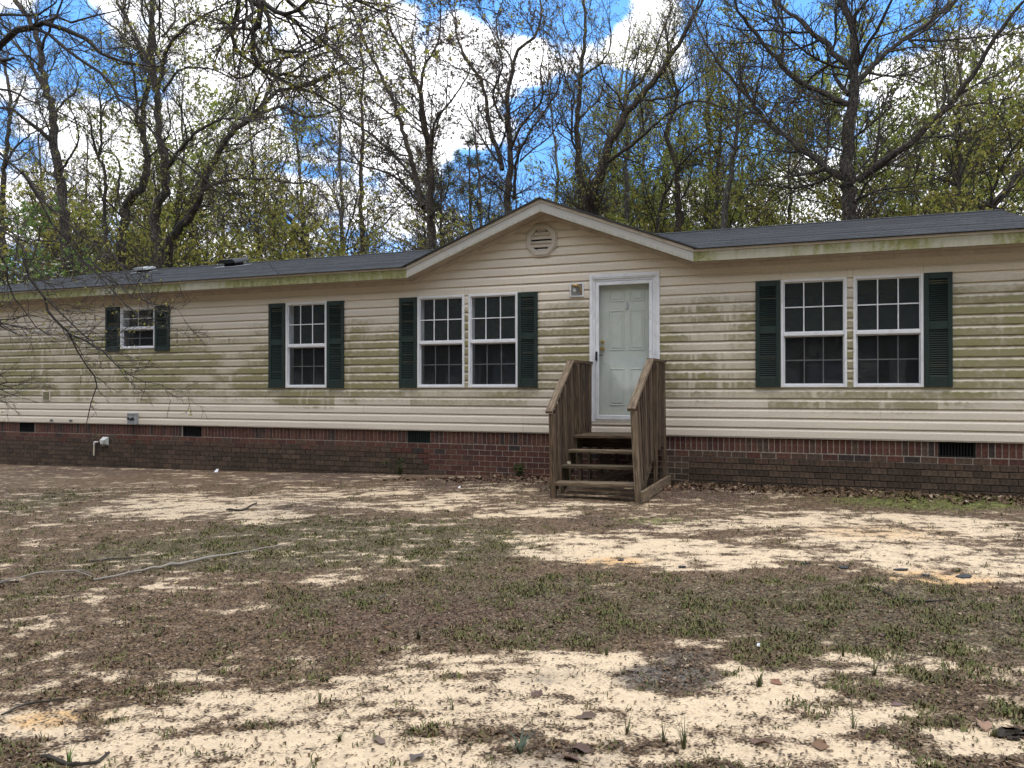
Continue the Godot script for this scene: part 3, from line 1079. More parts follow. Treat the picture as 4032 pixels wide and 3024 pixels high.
func foundation(home: Node3D, d: Vector3) -> void:
	var f := Node3D.new()
	f.name = "foundation"
	home.add_child(f)
	var vents := [[-15.183, -14.761], [-11.087, -10.666], [-6.574, -6.168], [0.851, 1.262]]
	var top := 0.632
	var sold := 0.19
	var zf := -0.012
	var th := 0.06
	# mortar bed behind the brick faces: pale by the steps, darkened by mildew elsewhere
	var m := MB.new()
	var m2 := MB.new()
	for s in [[X0, -15.183], [-14.761, -11.087], [-10.666, -6.574], [-6.168, 0.851], [1.262, X1]]:
		span(m, s[0], s[1], top - sold, top, -0.2, zf - 0.004)
	span(m, X0, X1, 0.36, top - sold - 0.0005, -0.2, zf - 0.004)
	for s in [[X0, -6.2], [-2.2, X1]]: span(m2, s[0], s[1], -0.45, 0.3595, -0.2, zf - 0.009)
	span(m, -6.1995, -2.2005, -0.45, 0.3595, -0.2, zf - 0.004)
	put("mortar", moved(m, d), M.mortar, f)
	put("mortar", moved(m2, d), M.mortar_old, f)
	var all := []
	# soldier course
	var x := X0
	while x < X1:
		var ok := true
		for v in vents:
			if x + 0.064 > v[0] - 0.005 and x < v[1] + 0.005: ok = false
		if ok: all.append([x + 0.0315, top - sold / 2 + 0.004, 0.0625, sold - 0.012, 0])
		else:
			for v in vents:
				if x < v[0] - 0.018 and x + 0.064 > v[0] - 0.005: all.append([(x + v[0] - 0.003) / 2, top - sold / 2 + 0.004, v[0] - 0.003 - x, sold - 0.012, 0])
				if x < v[1] and x + 0.063 > v[1] + 0.018: all.append([(x + 0.063 + v[1] + 0.003) / 2, top - sold / 2 + 0.004, x + 0.06 - v[1], sold - 0.012, 0])
		x += 0.0727
	for row in 8:
		var y := top - sold - 0.0405 - row * 0.081
		x = X0 - (0.095 if row % 2 == 0 else 0.0)
		while x < X1:
			var a := maxf(x, X0)
			var b := minf(x + 0.181, X1)
			if b - a > 0.03: all.append([(a + b) / 2, y, b - a, 0.071, row + 1])
			x += 0.1905
	# the ones that show largest are separate bricks, the far left ones one mass
	var far := {}
	var scored := []
	for q in all:
		var visible: bool = q[0] > -15.9 and q[0] < 1.85 and q[1] > gbase(q[0]) - 0.03
		var dist: float = Vector2(q[0], 11.65).length()
		scored.append([(-q[2] * q[3] / (dist * dist * dist)) if visible else 1.0, q])
	scored.sort_custom(func(a, b): return a[0] < b[0])
	var meshes := {}
	for i in scored.size():
		var q = scored[i][1]
		var row: int = q[4]
		var tone := rng.randi() % 4
		if rng.randf() < 0.16: tone = 4 + rng.randi() % 2
		# how much mildew film this brick carries
		var clean := 1.0 - smoothstep(0.9, 2.3, absf(q[0] + 4.5))
		var k := 0
		var film: float = row * 0.5 - clean * 4.0 + rng.randf_range(-0.5, 0.5) + (0.3 if q[0] > -2.3 else 0.0)
		if film > 0.75: k = 1
		if film > 1.35: k = 2
		if k == 2: tone = tone % 4
		var key := "brick_%d_%d" % [tone, k]
		var ce := Vector3(q[0], q[1], zf - th / 2 + rng.randf_range(-0.0018, 0.0018)) + d
		var sz := Vector3(q[2], q[3], th)
		if i < 300:
			var mk := "%.3f_%d" % [q[2], 1 if row == 0 else 0]
			if not meshes.has(mk):
				var bm := MB.new()
				bm.box(Vector3.ZERO, sz, 0.003)
				meshes[mk] = bm.mesh()
			var o := MeshInstance3D.new()
			o.mesh = meshes[mk]
			o.set_surface_override_material(0, M[key])
			o.position = ce
			o.name = "brick" if i == 0 else "brick_%03d" % i
			f.add_child(o)
		else:
			if not far.has(key): far[key] = MB.new()
			far[key].box(ce, sz, 0.0, Basis.IDENTITY, Color.WHITE, Vector2(rng.randf() * 2.0, rng.randf() * 2.0))
	var am := ArrayMesh.new()
	var mats := []
	for key in far:
		var A := []
		A.resize(Mesh.ARRAY_MAX)
		A[Mesh.ARRAY_VERTEX] = far[key].v
		A[Mesh.ARRAY_NORMAL] = far[key].n
		A[Mesh.ARRAY_TEX_UV] = far[key].t
		A[Mesh.ARRAY_INDEX] = far[key].ix
		am.add_surface_from_arrays(Mesh.PRIMITIVE_TRIANGLES, A)
		mats.append(M[key])
	var fo := MeshInstance3D.new()
	fo.name = "far_bricks"
	fo.mesh = am
	for i in mats.size(): fo.set_surface_override_material(i, mats[i])
	f.add_child(fo)
	tag(fo, "", "", "", "stuff")
	# sides and back
	m = MB.new()
	span(m, X0, X0 + 0.19, -0.45, top, BACK, -0.201)
	span(m, X1 - 0.19, X1, -0.45, top, BACK, -0.201)
	span(m, X0 + 0.191, X1 - 0.191, -0.45, top, BACK, BACK + 0.19)
	put("side_foundation", moved(m, d), M["brick_5_0"], f)
	# vents
	for i in vents.size():
		var v = vents[i]
		var g := Node3D.new()
		g.name = "foundation_vent" if i == 0 else "foundation_vent_%03d" % i
		home.add_child(g)
		m = MB.new()
		var y0 := top - sold
		span(m, v[0], v[1], y0, top, -0.2, -0.12)
		put("duct", moved(m, d), M.void, g)
		m = MB.new()
		span(m, v[0], v[0] + 0.014, y0, top, -0.09, -0.02, 0.002)
		span(m, v[1] - 0.014, v[1], y0, top, -0.09, -0.02, 0.002)
		span(m, v[0] + 0.0145, v[1] - 0.0145, y0, y0 + 0.014, -0.09, -0.02, 0.002)
		put("frame", moved(m, d), M.void, g)
		m = MB.new()
		var n := 12
		for k in n:
			var xx: float = v[0] + 0.022 + (v[1] - v[0] - 0.044) * k / (n - 1)
			span(m, xx - 0.006, xx + 0.006, y0 + 0.0145, top, -0.06, -0.035)
		var bars := put("grille", moved(m, d), M.shutter if i == 2 else M.void, g)
		tag(bars, "", "", "", "stuff")

func roof(home: Node3D, d: Vector3) -> void:
	var rx0 := -17.85
	var rx1 := 2.07
	# sheathing under the felt, front and back, left and right of the cross gable
	var m := MB.new()
	var dz := 0.143
	for row in 31:
		var z1 := 0.325 - row * dz * 0.9735
		var z0 := maxf(z1 - dz * 1.25, -4.0)
		var ya := main_roof_y(z1)
		var yb := main_roof_y(z0)
		var half := maxf((3.995 - ya) / RS, 0.0)
		var segs := [[rx0, rx1]]
		if half > 0.02: segs = [[rx0, PX - half], [PX + half, rx1]]
		for s in segs:
			m = MB.new()
			var wob := rng.randf_range(-0.0015, 0.002)
			var A := Vector3(s[0], ya + wob, z1)
			var B := Vector3(s[1], ya + wob, z1)
			var C := Vector3(s[1], yb - 0.006, z0)
			var D := Vector3(s[0], yb - 0.006, z0)
			# valley cut
			if half > 0.02:
				var h2 := maxf((3.995 - yb) / RS, 0.0)
				if s[0] == rx0: C.x = PX - h2
				else: D.x = PX + h2
			var v0 := (row % 16) / 16.0
			var v1 := v0 + 1.0 / 16.0
			var ox := row * 1.37
			m.quad(A + d, B + d, C + d, D + d, Vector3(0, 0.9735, 0.2287), Color.WHITE, Vector2(A.x + ox, v1), Vector2(B.x + ox, v1), Vector2(C.x + ox, v0), Vector2(D.x + ox, v0))
			# butt edge of the course
			var e := Vector3(0, -0.008, 0.001)
			m.quad(A + e + d, B + e + d, B + d, A + d, Vector3(0, 0.23, 0.97), Color.WHITE, Vector2(A.x + ox, v1), Vector2(B.x + ox, v1), Vector2(B.x + ox, v1 - 0.003), Vector2(A.x + ox, v1 - 0.003))
			put("shingle_course", m, M.shingle, home)
	# back slope and boarding
	m = MB.new()
	var o: Array[Vector3] = [Vector3(rx0, main_roof_y(-4.0) - 0.012, -4.0), Vector3(rx0, main_roof_y(0.3) - 0.012, -8.3 - 0.4), Vector3(rx0, main_roof_y(0.3) - 0.06, -8.3 - 0.4), Vector3(rx0, main_roof_y(-4.0) - 0.06, -4.0)]
	m.prism(o, Vector3(rx1 - rx0, 0, 0))
	put("back_roof", moved(m, d), M.shingle, home)
	m = MB.new()
	for s in [[rx0, GL + 0.02], [GR - 0.02, rx1]]:
		var q: Array[Vector3] = [Vector3(s[0], main_roof_y(0.25) - 0.016, 0.25), Vector3(s[0], main_roof_y(-3.98) - 0.016, -3.98), Vector3(s[0], main_roof_y(-3.98) - 0.05, -3.98), Vector3(s[0], main_roof_y(0.25) - 0.05, 0.25)]
		m.prism(q, Vector3(s[1] - s[0], 0, 0))
	put("roof_boarding", moved(m, d), M.room, home)
	m = MB.new()
	for s in [[Vector3(0, 0.9735, 0.2287), 1.0], [Vector3(0, 0.9735, -0.2287), -1.0]]:
		var zz := -4.0 + 0.14 * float(s[1])
		var yy := main_roof_y(-4.0)
		m.prism([Vector3(rx0, yy + 0.012, -4.0), Vector3(rx0, yy - 0.021, zz), Vector3(rx0, yy - 0.029, zz), Vector3(rx0, yy + 0.002, -4.0)] as Array[Vector3], Vector3(rx1 - rx0, 0, 0))
	put("ridge_cap", moved(m, d), M.shingle, home)
	# cross gable roof slopes, butting the main roof along the valleys
	for s: float in [-1.0, 1.0]:
		m = MB.new()
		var pk := Vector3(PX, 4.012, 0.33)
		var cr := Vector3(PX + s * 2.24, 4.012 - RS * 2.24, 0.33)
		var vb := Vector3(PX, 4.012, -3.36)
		var tri: Array[Vector3] = [pk, cr, vb]
		m.prism(tri, Vector3(0, -0.018, 0))
		put("gable_roof_slope", moved(m, d), M.shingle, home)
	# fascias: long eave boards, then the two rakes
	for s in [[rx0, GL - 0.001], [GR + 0.001, rx1]]:
		m = MB.new()
		var a := Vector3(s[0], 0, 0)
		var w: float = s[1] - s[0]
		m.quad(a + Vector3(0, 2.972, 0.285), a + Vector3(w, 2.972, 0.285), a + Vector3(w, 3.1, 0.285), a + Vector3(0, 3.1, 0.285), Vector3(0, 0, 1), Color.WHITE, Vector2((s[0] + 18.0) / 20.0, 0.99), Vector2((s[1] + 18.0) / 20.0, 0.99), Vector2((s[1] + 18.0) / 20.0, 0.02), Vector2((s[0] + 18.0) / 20.0, 0.02))
		m.quad(a + Vector3(0, 2.972, 0.265), a + Vector3(w, 2.972, 0.265), a + Vector3(w, 2.972, 0.285), a + Vector3(0, 2.972, 0.285), Vector3(0, -1, 0), Color.WHITE, Vector2(0.1, 0.9), Vector2(0.9, 0.9), Vector2(0.9, 0.99), Vector2(0.1, 0.99))
		m.quad(a + Vector3(0, 2.972, 0.265), a + Vector3(w, 2.972, 0.265), a + Vector3(w, 3.1, 0.265), a + Vector3(0, 3.1, 0.265), Vector3(0, 0, -1), Color.WHITE, Vector2(0.1, 0.9), Vector2(0.9, 0.9), Vector2(0.9, 0.1), Vector2(0.1, 0.1))
		put("fascia", moved(m, d), M.fascia, home)
		m = MB.new()
		span(m, s[0], s[1], 3.1005, 3.136, 0.262, 0.297, 0.004)
		put("drip_edge", moved(m, d), M.trim, home)
		m = MB.new()
		span(m, s[0], s[1], 2.962, 2.971, 0.018, 0.2645)
		put("soffit", moved(m, d), M.soffit, home)
	for s: float in [-1.0, 1.0]:
		var cx := PX + s * 2.17
		m = MB.new()
		var lo := EAVE - 0.003
		var a := Vector3(PX, PY, 0.287)
		var b := Vector3(cx, lo, 0.287)
		var h := 0.128
		var bt := Vector3(cx + s * 0.0, lo + h, 0.287)
		var at := Vector3(PX, PY + h, 0.287)
		m.quad(b, a, at, bt, Vector3(0, 0, 1), Color.WHITE, Vector2(0, 0.99), Vector2(0.9, 0.99), Vector2(0.9, 0.02), Vector2(0, 0.02))
		var bk := Vector3(0, 0, -0.022)
		m.quad(b, a, a + bk, b + bk, Vector3(0.36 * s, -0.93, 0), Color.WHITE, Vector2(0, 0.9), Vector2(0.9, 0.9), Vector2(0.9, 0.99), Vector2(0, 0.99))
		m.quad(b, bt, bt + bk, b + bk, Vector3(s, 0, 0), Color.WHITE, Vector2(0, 0.9), Vector2(0.1, 0.9), Vector2(0.1, 0.99), Vector2(0, 0.99))
		put("rake_fascia", moved(m, d), M.rake, home)
		m = MB.new()
		var tb := Vector3(cx, lo + h + 0.001, 0.262)
		var ta := Vector3(PX, PY + h + 0.001, 0.262)
		m.prism([tb, ta, ta + Vector3(0, 0.047, 0), tb + Vector3(0, 0.047, 0)] as Array[Vector3], Vector3(0, 0, 0.036))
		put("rake_trim", moved(m, d), M.trim, home)
		m = MB.new()
		var sb := Vector3(cx, lo + 0.003, 0.018)
		var sa := Vector3(PX, PY + 0.003, 0.018)
		m.prism([sb, sa, sa + Vector3(0, 0.01, 0), sb + Vector3(0, 0.01, 0)] as Array[Vector3], Vector3(0, 0, 0.247))
		put("soffit", moved(m, d), M.soffit, home)
		# channel where the siding meets the sloping soffit
		m = MB.new()
		m.prism([sb + Vector3(0, -0.06, 0), sa + Vector3(0, -0.06, 0), sa + Vector3(0, -0.001, 0), sb + Vector3(0, -0.001, 0)] as Array[Vector3], Vector3(0, 0, 0.012))
		put("channel", moved(m, d), M.trim, home)
	for s in [[X0, GL + 0.02], [GR - 0.02, X1]]:
		m = MB.new()
		span(m, s[0], s[1], 2.9, 2.9615, 0.0192, 0.031, 0.002)
		put("channel", moved(m, d), M.trim, home)
	# rake boards at the two ends
	for xx: float in [rx0, rx1 - 0.02]:
		m = MB.new()
		for q in [[0.285, -4.0], [-8.69, -4.0]]:
			var ya := main_roof_y(0.285)
			m.prism([Vector3(xx, ya - 0.16, q[0]), Vector3(xx, ya - 0.02, q[0]), Vector3(xx, main_roof_y(-4.0) - 0.02, -4.0), Vector3(xx, main_roof_y(-4.0) - 0.16, -4.0)] as Array[Vector3], Vector3(0.02, 0, 0))
		put("end_rake", moved(m, d), M.trim, home)
	# two roof vents behind the ridge line
	roof_vent(home, d, Vector3(-12.55, main_roof_y(-3.05), -3.05), 0.24, 0.16, M.black, "black domed roof vent on a pale flashing")
	roof_vent(home, d, Vector3(-15.15, main_roof_y(-3.1), -3.1), 0.18, 0.12, M.grey_plastic, "small square galvanized roof vent")

func roof_vent(home: Node3D, d: Vector3, p: Vector3, w: float, h: float, m: Material, label: String) -> void:
	var g := Node3D.new()
	g.name = "roof_vent" if not home.has_node("roof_vent") else "roof_vent_001"
	g.position = p + d
	g.rotation.x = 0.2307
	home.add_child(g)
	tag(g, label)
	var b := MB.new()
	b.box(Vector3(0, 0.008, 0.03), Vector3(w * 2.5, 0.006, w * 2.3), 0.001)
	put("flashing", b, M.grey_plastic, g)
	b = MB.new()
	b.box(Vector3(0, h * 0.3, 0), Vector3(w * 1.2, h * 0.55, w * 1.2), 0.004)
	put("collar", b, M.void, g)
	b = MB.new()
	var y := h * 0.5
	var t := h
	var o: Array[Vector3] = [Vector3(-w, y, w), Vector3(-w * 0.94, y + 0.035, w), Vector3(-w * 0.72, t, w), Vector3(w * 0.72, t, w), Vector3(w * 0.94, y + 0.035, w), Vector3(w, y, w)]
	b.prism(o, Vector3(0, 0, -2 * w))
	put("cap", b, m, g)

func ring(m: MB, x0: float, x1: float, y0: float, y1: float, w: float, z0: float, z1: float, ch := 0.003) -> void:
	span(m, x0, x0 + w, y0, y1, z0, z1, ch)
	span(m, x1 - w, x1, y0, y1, z0, z1, ch)
	span(m, x0 + w, x1 - w, y1 - w, y1, z0, z1 - 0.0005, ch)
	span(m, x0 + w, x1 - w, y0, y0 + w, z0, z1 - 0.0005, ch)

func window(home: Node3D, d: Vector3, o: Array, label: String, small: bool) -> void:
	var g := Node3D.new()
	var k := 0
	g.name = "window"
	while home.has_node(NodePath(g.name)):
		k += 1
		g.name = "window_%03d" % k
	g.position = Vector3((o[0] + o[1]) / 2, o[2], 0) + d
	home.add_child(g)
	tag(g, label)
	var w: float = (o[1] - o[0]) / 2
	var h: float = o[3] - o[2]
	var m := MB.new()
	ring(m, -w, w, 0, h, 0.034, -0.03, 0.036, 0.004)
	put("frame", m, M.white, g)
	# jamb liner through the wall
	m = MB.new()
	span(m, -w + 0.003, -w + 0.02, 0.003, h - 0.003, -0.16, -0.031)
	span(m, w - 0.02, w - 0.003, 0.003, h - 0.003, -0.16, -0.031)
	span(m, -w + 0.0205, w - 0.0205, 0.003, 0.02, -0.16, -0.031)
	span(m, -w + 0.0205, w - 0.0205, h - 0.02, h - 0.003, -0.16, -0.031)
	put("jamb", m, M.white, g)
	var mid := h * 0.492
	m = MB.new()
	span(m, -w + 0.0345, w - 0.0345, mid - 0.021, mid + 0.018, -0.028, 0.026, 0.003)
	put("meeting_rail", m, M.white, g)
	m = MB.new()
	ring(m, -w + 0.0345, w - 0.0345, mid + 0.0185, h - 0.0345, 0.014, -0.012, 0.018, 0.002)
	put("upper_sash", m, M.white, g)
	m = MB.new()
	ring(m, -w + 0.0345, w - 0.0345, 0.0345, mid - 0.0215, 0.02, -0.05, -0.02, 0.002)
	put("lower_sash", m, M.white, g)
	var nc := 2 if small else 3
	for lower in 2:
		var y0: float = mid + 0.0325 if lower == 0 else 0.0545
		var y1: float = h - 0.0485 if lower == 0 else mid - 0.0415
		var x0 := -w + (0.0485 if lower == 0 else 0.0545)
		var x1 := -x0
		var zc := 0.004 if lower == 0 else -0.036
		var bw := 0.0075 if lower == 0 else 0.0065
		for c in nc:
			for r in 2:
				m = MB.new()
				span(m, lerpf(x0, x1, float(c) / nc), lerpf(x0, x1, float(c + 1) / nc), lerpf(y0, y1, r / 2.0), lerpf(y0, y1, (r + 1) / 2.0), zc - 0.002, zc + 0.002)
				put("pane", m, M.glass, g)
		for c in range(1, nc):
			m = MB.new()
			var xx := lerpf(x0, x1, float(c) / nc)
			span(m, xx - bw, xx + bw, y0, y1, zc + 0.003, zc + 0.012, 0.001)
			put("muntin", m, M.white, g)
		m = MB.new()
		var ym := (y0 + y1) / 2
		span(m, x0, x1, ym - bw, ym + bw, zc + 0.0035, zc + 0.0125, 0.001)
		put("muntin", m, M.white, g)
	# insect screen outside the lower sash
	m = MB.new()
	span(m, -w + 0.05, w - 0.05, 0.045, mid - 0.03, -0.0095, -0.0085)
	put("insect_screen", m, M.mesh_screen, g)
	m = MB.new()
	ring(m, -w + 0.036, w - 0.036, 0.036, mid - 0.0225, 0.012, -0.014, -0.004, 0.001)
	put("screen_frame", m, M.white, g)

func shutter(home: Node3D, d: Vector3, x0: float, x1: float, y0: float, y1: float) -> void:
	var g := Node3D.new()
	var k := 0
	g.name = "shutter"
	while home.has_node(NodePath(g.name)):
		k += 1
		g.name = "shutter_%03d" % k
	g.position = Vector3((x0 + x1) / 2, y0, 0.0195) + d
	home.add_child(g)
	var w := (x1 - x0) / 2
	var h := y1 - y0
	var m := MB.new()
	var st := 0.052
	var rails := [[0.0, 0.13], [h * 0.535 - 0.045, h * 0.535 + 0.045], [h - 0.075, h]]
	if h < 1.0: rails = [[0.0, 0.075], [h * 0.52 - 0.035, h * 0.52 + 0.035], [h - 0.06, h]]
	span(m, -w, -w + st, 0, h, 0, 0.03, 0.004)
	span(m, w - st, w, 0, h, 0, 0.03, 0.004)
	for r in rails: span(m, -w + st, w - st, r[0], r[1], 0, 0.0285, 0.003)
	put("frame", m, M.shutter, g)
	m = MB.new()
	span(m, -w + st, w - st, rails[0][1], rails[1][0], 0.001, 0.004)
	span(m, -w + st, w - st, rails[1][1], rails[2][0], 0.001, 0.004)
	put("back_panel", m, M.shutter, g)
	m = MB.new()
	for q in [[rails[0][1], rails[1][0]], [rails[1][1], rails[2][0]]]:
		var n := int((q[1] - q[0]) / 0.0265)
		for i in n:
			var y: float = lerpf(q[0], q[1], (i + 0.5) / n)
			m.box(Vector3(0, y, 0.013), Vector3((w - st) * 2 - 0.002, 0.006, 0.026), 0.0, Basis(Vector3.RIGHT, 0.75))
	var l := put("louvres", m, M.shutter, g)
	tag(l, "", "", "", "stuff")
	# screw heads
	for q in [[-w + 0.02, h - 0.04], [w - 0.02, h - 0.04], [-w + 0.02, h * 0.53], [w - 0.02, h * 0.53], [-w + 0.02, 0.06], [w - 0.02, 0.06]]:
		m = MB.new()
		m.lathe(Vector3(q[0], q[1], 0.0305), Basis(Vector3.RIGHT, PI / 2), [Vector2(0.007, 0), Vector2(0.006, 0.003), Vector2(0.0, 0.004)], 8)
		put("screw", m, M.shutter, g)

func door(home: Node3D, d: Vector3) -> void:
	var g := Node3D.new()
	g.name = "front_door"
	g.position = Vector3(-3.0915, 0.815, 0) + d
	home.add_child(g)
	tag(g, "pale sage six-panel door behind a white storm door")
	var w := 0.5035
	var h := 2.085
	var m := MB.new()
	span(m, -w, -w + 0.05, 0.0, h, -0.125, 0.045, 0.006)
	span(m, w - 0.05, w, 0.0, h, -0.125, 0.045, 0.006)
	span(m, -w + 0.05, w - 0.05, h - 0.05, h, -0.125, 0.0445, 0.006)
	put("casing", m, M.white, g)
	m = MB.new()
	span(m, -w + 0.0505, -w + 0.082, 0.0, h - 0.0505, -0.12, 0.028, 0.003)
	span(m, w - 0.098, w - 0.0505, 0.0, h - 0.0505, -0.12, 0.028, 0.003)
	span(m, -w + 0.0825, w - 0.0985, h - 0.098, h - 0.0505, -0.12, 0.028, 0.003)
	span(m, -w + 0.0505, w - 0.0505, h - 0.066, h - 0.052, 0.029, 0.043, 0.003)
	put("jamb", m, M.white, g)
	m = MB.new()
	span(m, -w + 0.0505, w - 0.0505, -0.004, 0.03, -0.12, 0.026, 0.004)
	put("threshold", m, M.trim, g)
	m = MB.new()
	span(m, -w + 0.0822, -w + 0.0858, 0.031, h - 0.099, -0.05, 0.012)
	span(m, w - 0.0998, w - 0.0984, 0.031, h - 0.099, -0.05, 0.012)
	span(m, -w + 0.086, w - 0.1, h - 0.1035, h - 0.0985, -0.05, 0.012)
	put("weather_strip", m, M.black, g)
	# storm door
	var a := -w + 0.086
	var b := w - 0.1
	var t := h - 0.104
	m = MB.new()
	span(m, a, a + 0.05, 0.032, t, 0.004, 0.03, 0.004)
	span(m, b - 0.05, b, 0.032, t, 0.004, 0.03, 0.004)
	span(m, a + 0.05, b - 0.05, t - 0.05, t, 0.004, 0.0295, 0.004)
	span(m, a + 0.05, b - 0.05, 0.032, 0.095, 0.004, 0.0295, 0.004)
	put("storm_door_frame", m, M.white, g)
	m = MB.new()
	span(m, a + 0.05, b - 0.05, 0.095, t - 0.05, 0.015, 0.019)
	put("pane", m, M.glass, g)
	# the inner slab, its raised panels and mouldings
	m = MB.new()
	span(m, -w + 0.0835, w - 0.0995, 0.03, h - 0.1, -0.1, -0.06, 0.002)
	put("slab", m, M.door, g)
	var pcx := [-0.125, 0.165]
	for pc in pcx:
		for q in [[0.23, 0.755], [1.01, 1.575], [1.7, 1.87]]:
			m = MB.new()
			var hw := 0.108
			ring(m, pc - hw, pc + hw, q[0], q[1], 0.016, -0.0598, -0.052, 0.004)
			span(m, pc - hw + 0.035, pc + hw - 0.035, q[0] + 0.035, q[1] - 0.035, -0.0598, -0.053, 0.005)
			put("door_panel", m, M.door, g)
	for q in [[1.036, 0.031], [1.134, 0.024]]:
		m = MB.new()
		var kx := -w + 0.17
		m.lathe(Vector3(kx, q[0], -0.0598), Basis(Vector3.RIGHT, PI / 2), [Vector2(q[1], 0), Vector2(q[1] * 0.95, 0.008), Vector2(q[1] * 0.45, 0.012), Vector2(q[1] * 0.45, 0.03), Vector2(q[1] * 0.95, 0.042), Vector2(q[1], 0.055), Vector2(q[1] * 0.8, 0.066), Vector2(0, 0.07)], 18)
		put("knob" if q[0] < 1.1 else "deadbolt", m, M.brass, g)
	m = MB.new()
	var kx := 0.025
	m.lathe(Vector3(kx, 1.64, -0.0598), Basis(Vector3.RIGHT, PI / 2), [Vector2(0.022, 0), Vector2(0.02, 0.01), Vector2(0.0, 0.014)], 12)
	m.box(Vector3(kx, 1.672, -0.054), Vector3(0.018, 0.04, 0.01), 0.003)
	m.box(Vector3(kx, 1.69, -0.05), Vector3(0.008, 0.03, 0.008), 0.002)
	m.lathe(Vector3(kx, 1.608, -0.052), Basis(Vector3.RIGHT, PI / 2), [Vector2(0.017, 0), Vector2(0.014, 0.012), Vector2(0.0, 0.018)], 12)
	m.box(Vector3(kx, 1.582, -0.052), Vector3(0.012, 0.02, 0.01), 0.002)
	put("knocker", m, M.galvanized, g)
	m = MB.new()
	m.box(Vector3(a + 0.02, 0.93, 0.044), Vector3(0.03, 0.13, 0.014), 0.005)
	m.box(Vector3(a + 0.018, 0.895, 0.06), Vector3(0.02, 0.05, 0.03), 0.006)
	put("storm_door_handle", m, M.black, g)
	m = MB.new()
	m.box(Vector3(a + 0.075, 0.945, -0.0), Vector3(0.05, 0.014, 0.02), 0.003)
	put("latch", m, M.black, g)
	m = MB.new()
	var sp := [Vector2(w - 0.28, -0.052), Vector2(w - 0.19, -0.06), Vector2(w - 0.13, -0.055), Vector2(w - 0.1, -0.02), Vector2(w - 0.2, -0.017), Vector2(w - 0.3, -0.02)]
	var so: Array[Vector3] = []
	for p in sp: so.append(Vector3(p.x, p.y, 0.026))
	m.prism(so, Vector3(0, 0, 0.006))
	put("loose_trim", m, M.white, g)

func gable_vent(home: Node3D, d: Vector3) -> void:
	var g := Node3D.new()
	g.name = "gable_vent"
	g.position = Vector3(-4.324, 3.448, 0.02) + d
	home.add_child(g)
	tag(g, "octagonal louvred vent under the gable peak")
	var R := 0.25
	var oct := func(r: float, z: float) -> Array[Vector3]:
		var o: Array[Vector3] = []
		for i in 8:
			var t := PI / 8 + i * PI / 4
			o.append(Vector3(cos(t) * r, sin(t) * r, z))
		return o
	var m := MB.new()
	for s in [[R * 1.03, R * 0.93, 0.0, 0.022], [R * 0.93, R * 0.84, 0.012, 0.036], [R * 0.84, R * 0.7, 0.008, 0.028]]:
		var a: Array[Vector3] = oct.call(s[0], 0.0)
		var b: Array[Vector3] = oct.call(s[1], 0.0)
		for i in 8:
			var j := (i + 1) % 8
			var z0 := Vector3(0, 0, s[2])
			var z1 := Vector3(0, 0, s[3])
			m.quad(a[i] + z1, a[j] + z1, b[j] + z1, b[i] + z1, Vector3(0, 0, 1))
			m.quad(a[i] + Vector3.ZERO, a[j] + Vector3.ZERO, a[j] + z1, a[i] + z1, ((a[i] + a[j]) / 2).normalized())
			m.quad(b[i], b[j], b[j] + z1, b[i] + z1, -((b[i] + b[j]) / 2).normalized())
	put("frame", m, M.trim, g)
	m = MB.new()
	m.prism(oct.call(R * 0.72, -0.012), Vector3(0, 0, 0.004))
	put("backing", m, M.void, g)
	for i in 6:
		m = MB.new()
		var y := -0.142 + i * 0.057
		var hw := minf(R * 0.69 * cos(PI / 8), R * 0.69 * cos(PI / 8) * 1.414 - absf(y) - 0.012)
		m.box(Vector3(0, y, 0.008), Vector3(hw * 2, 0.008, 0.045), 0.002, Basis(Vector3.RIGHT, 0.85))
		put("louvre", m, M.trim, g)

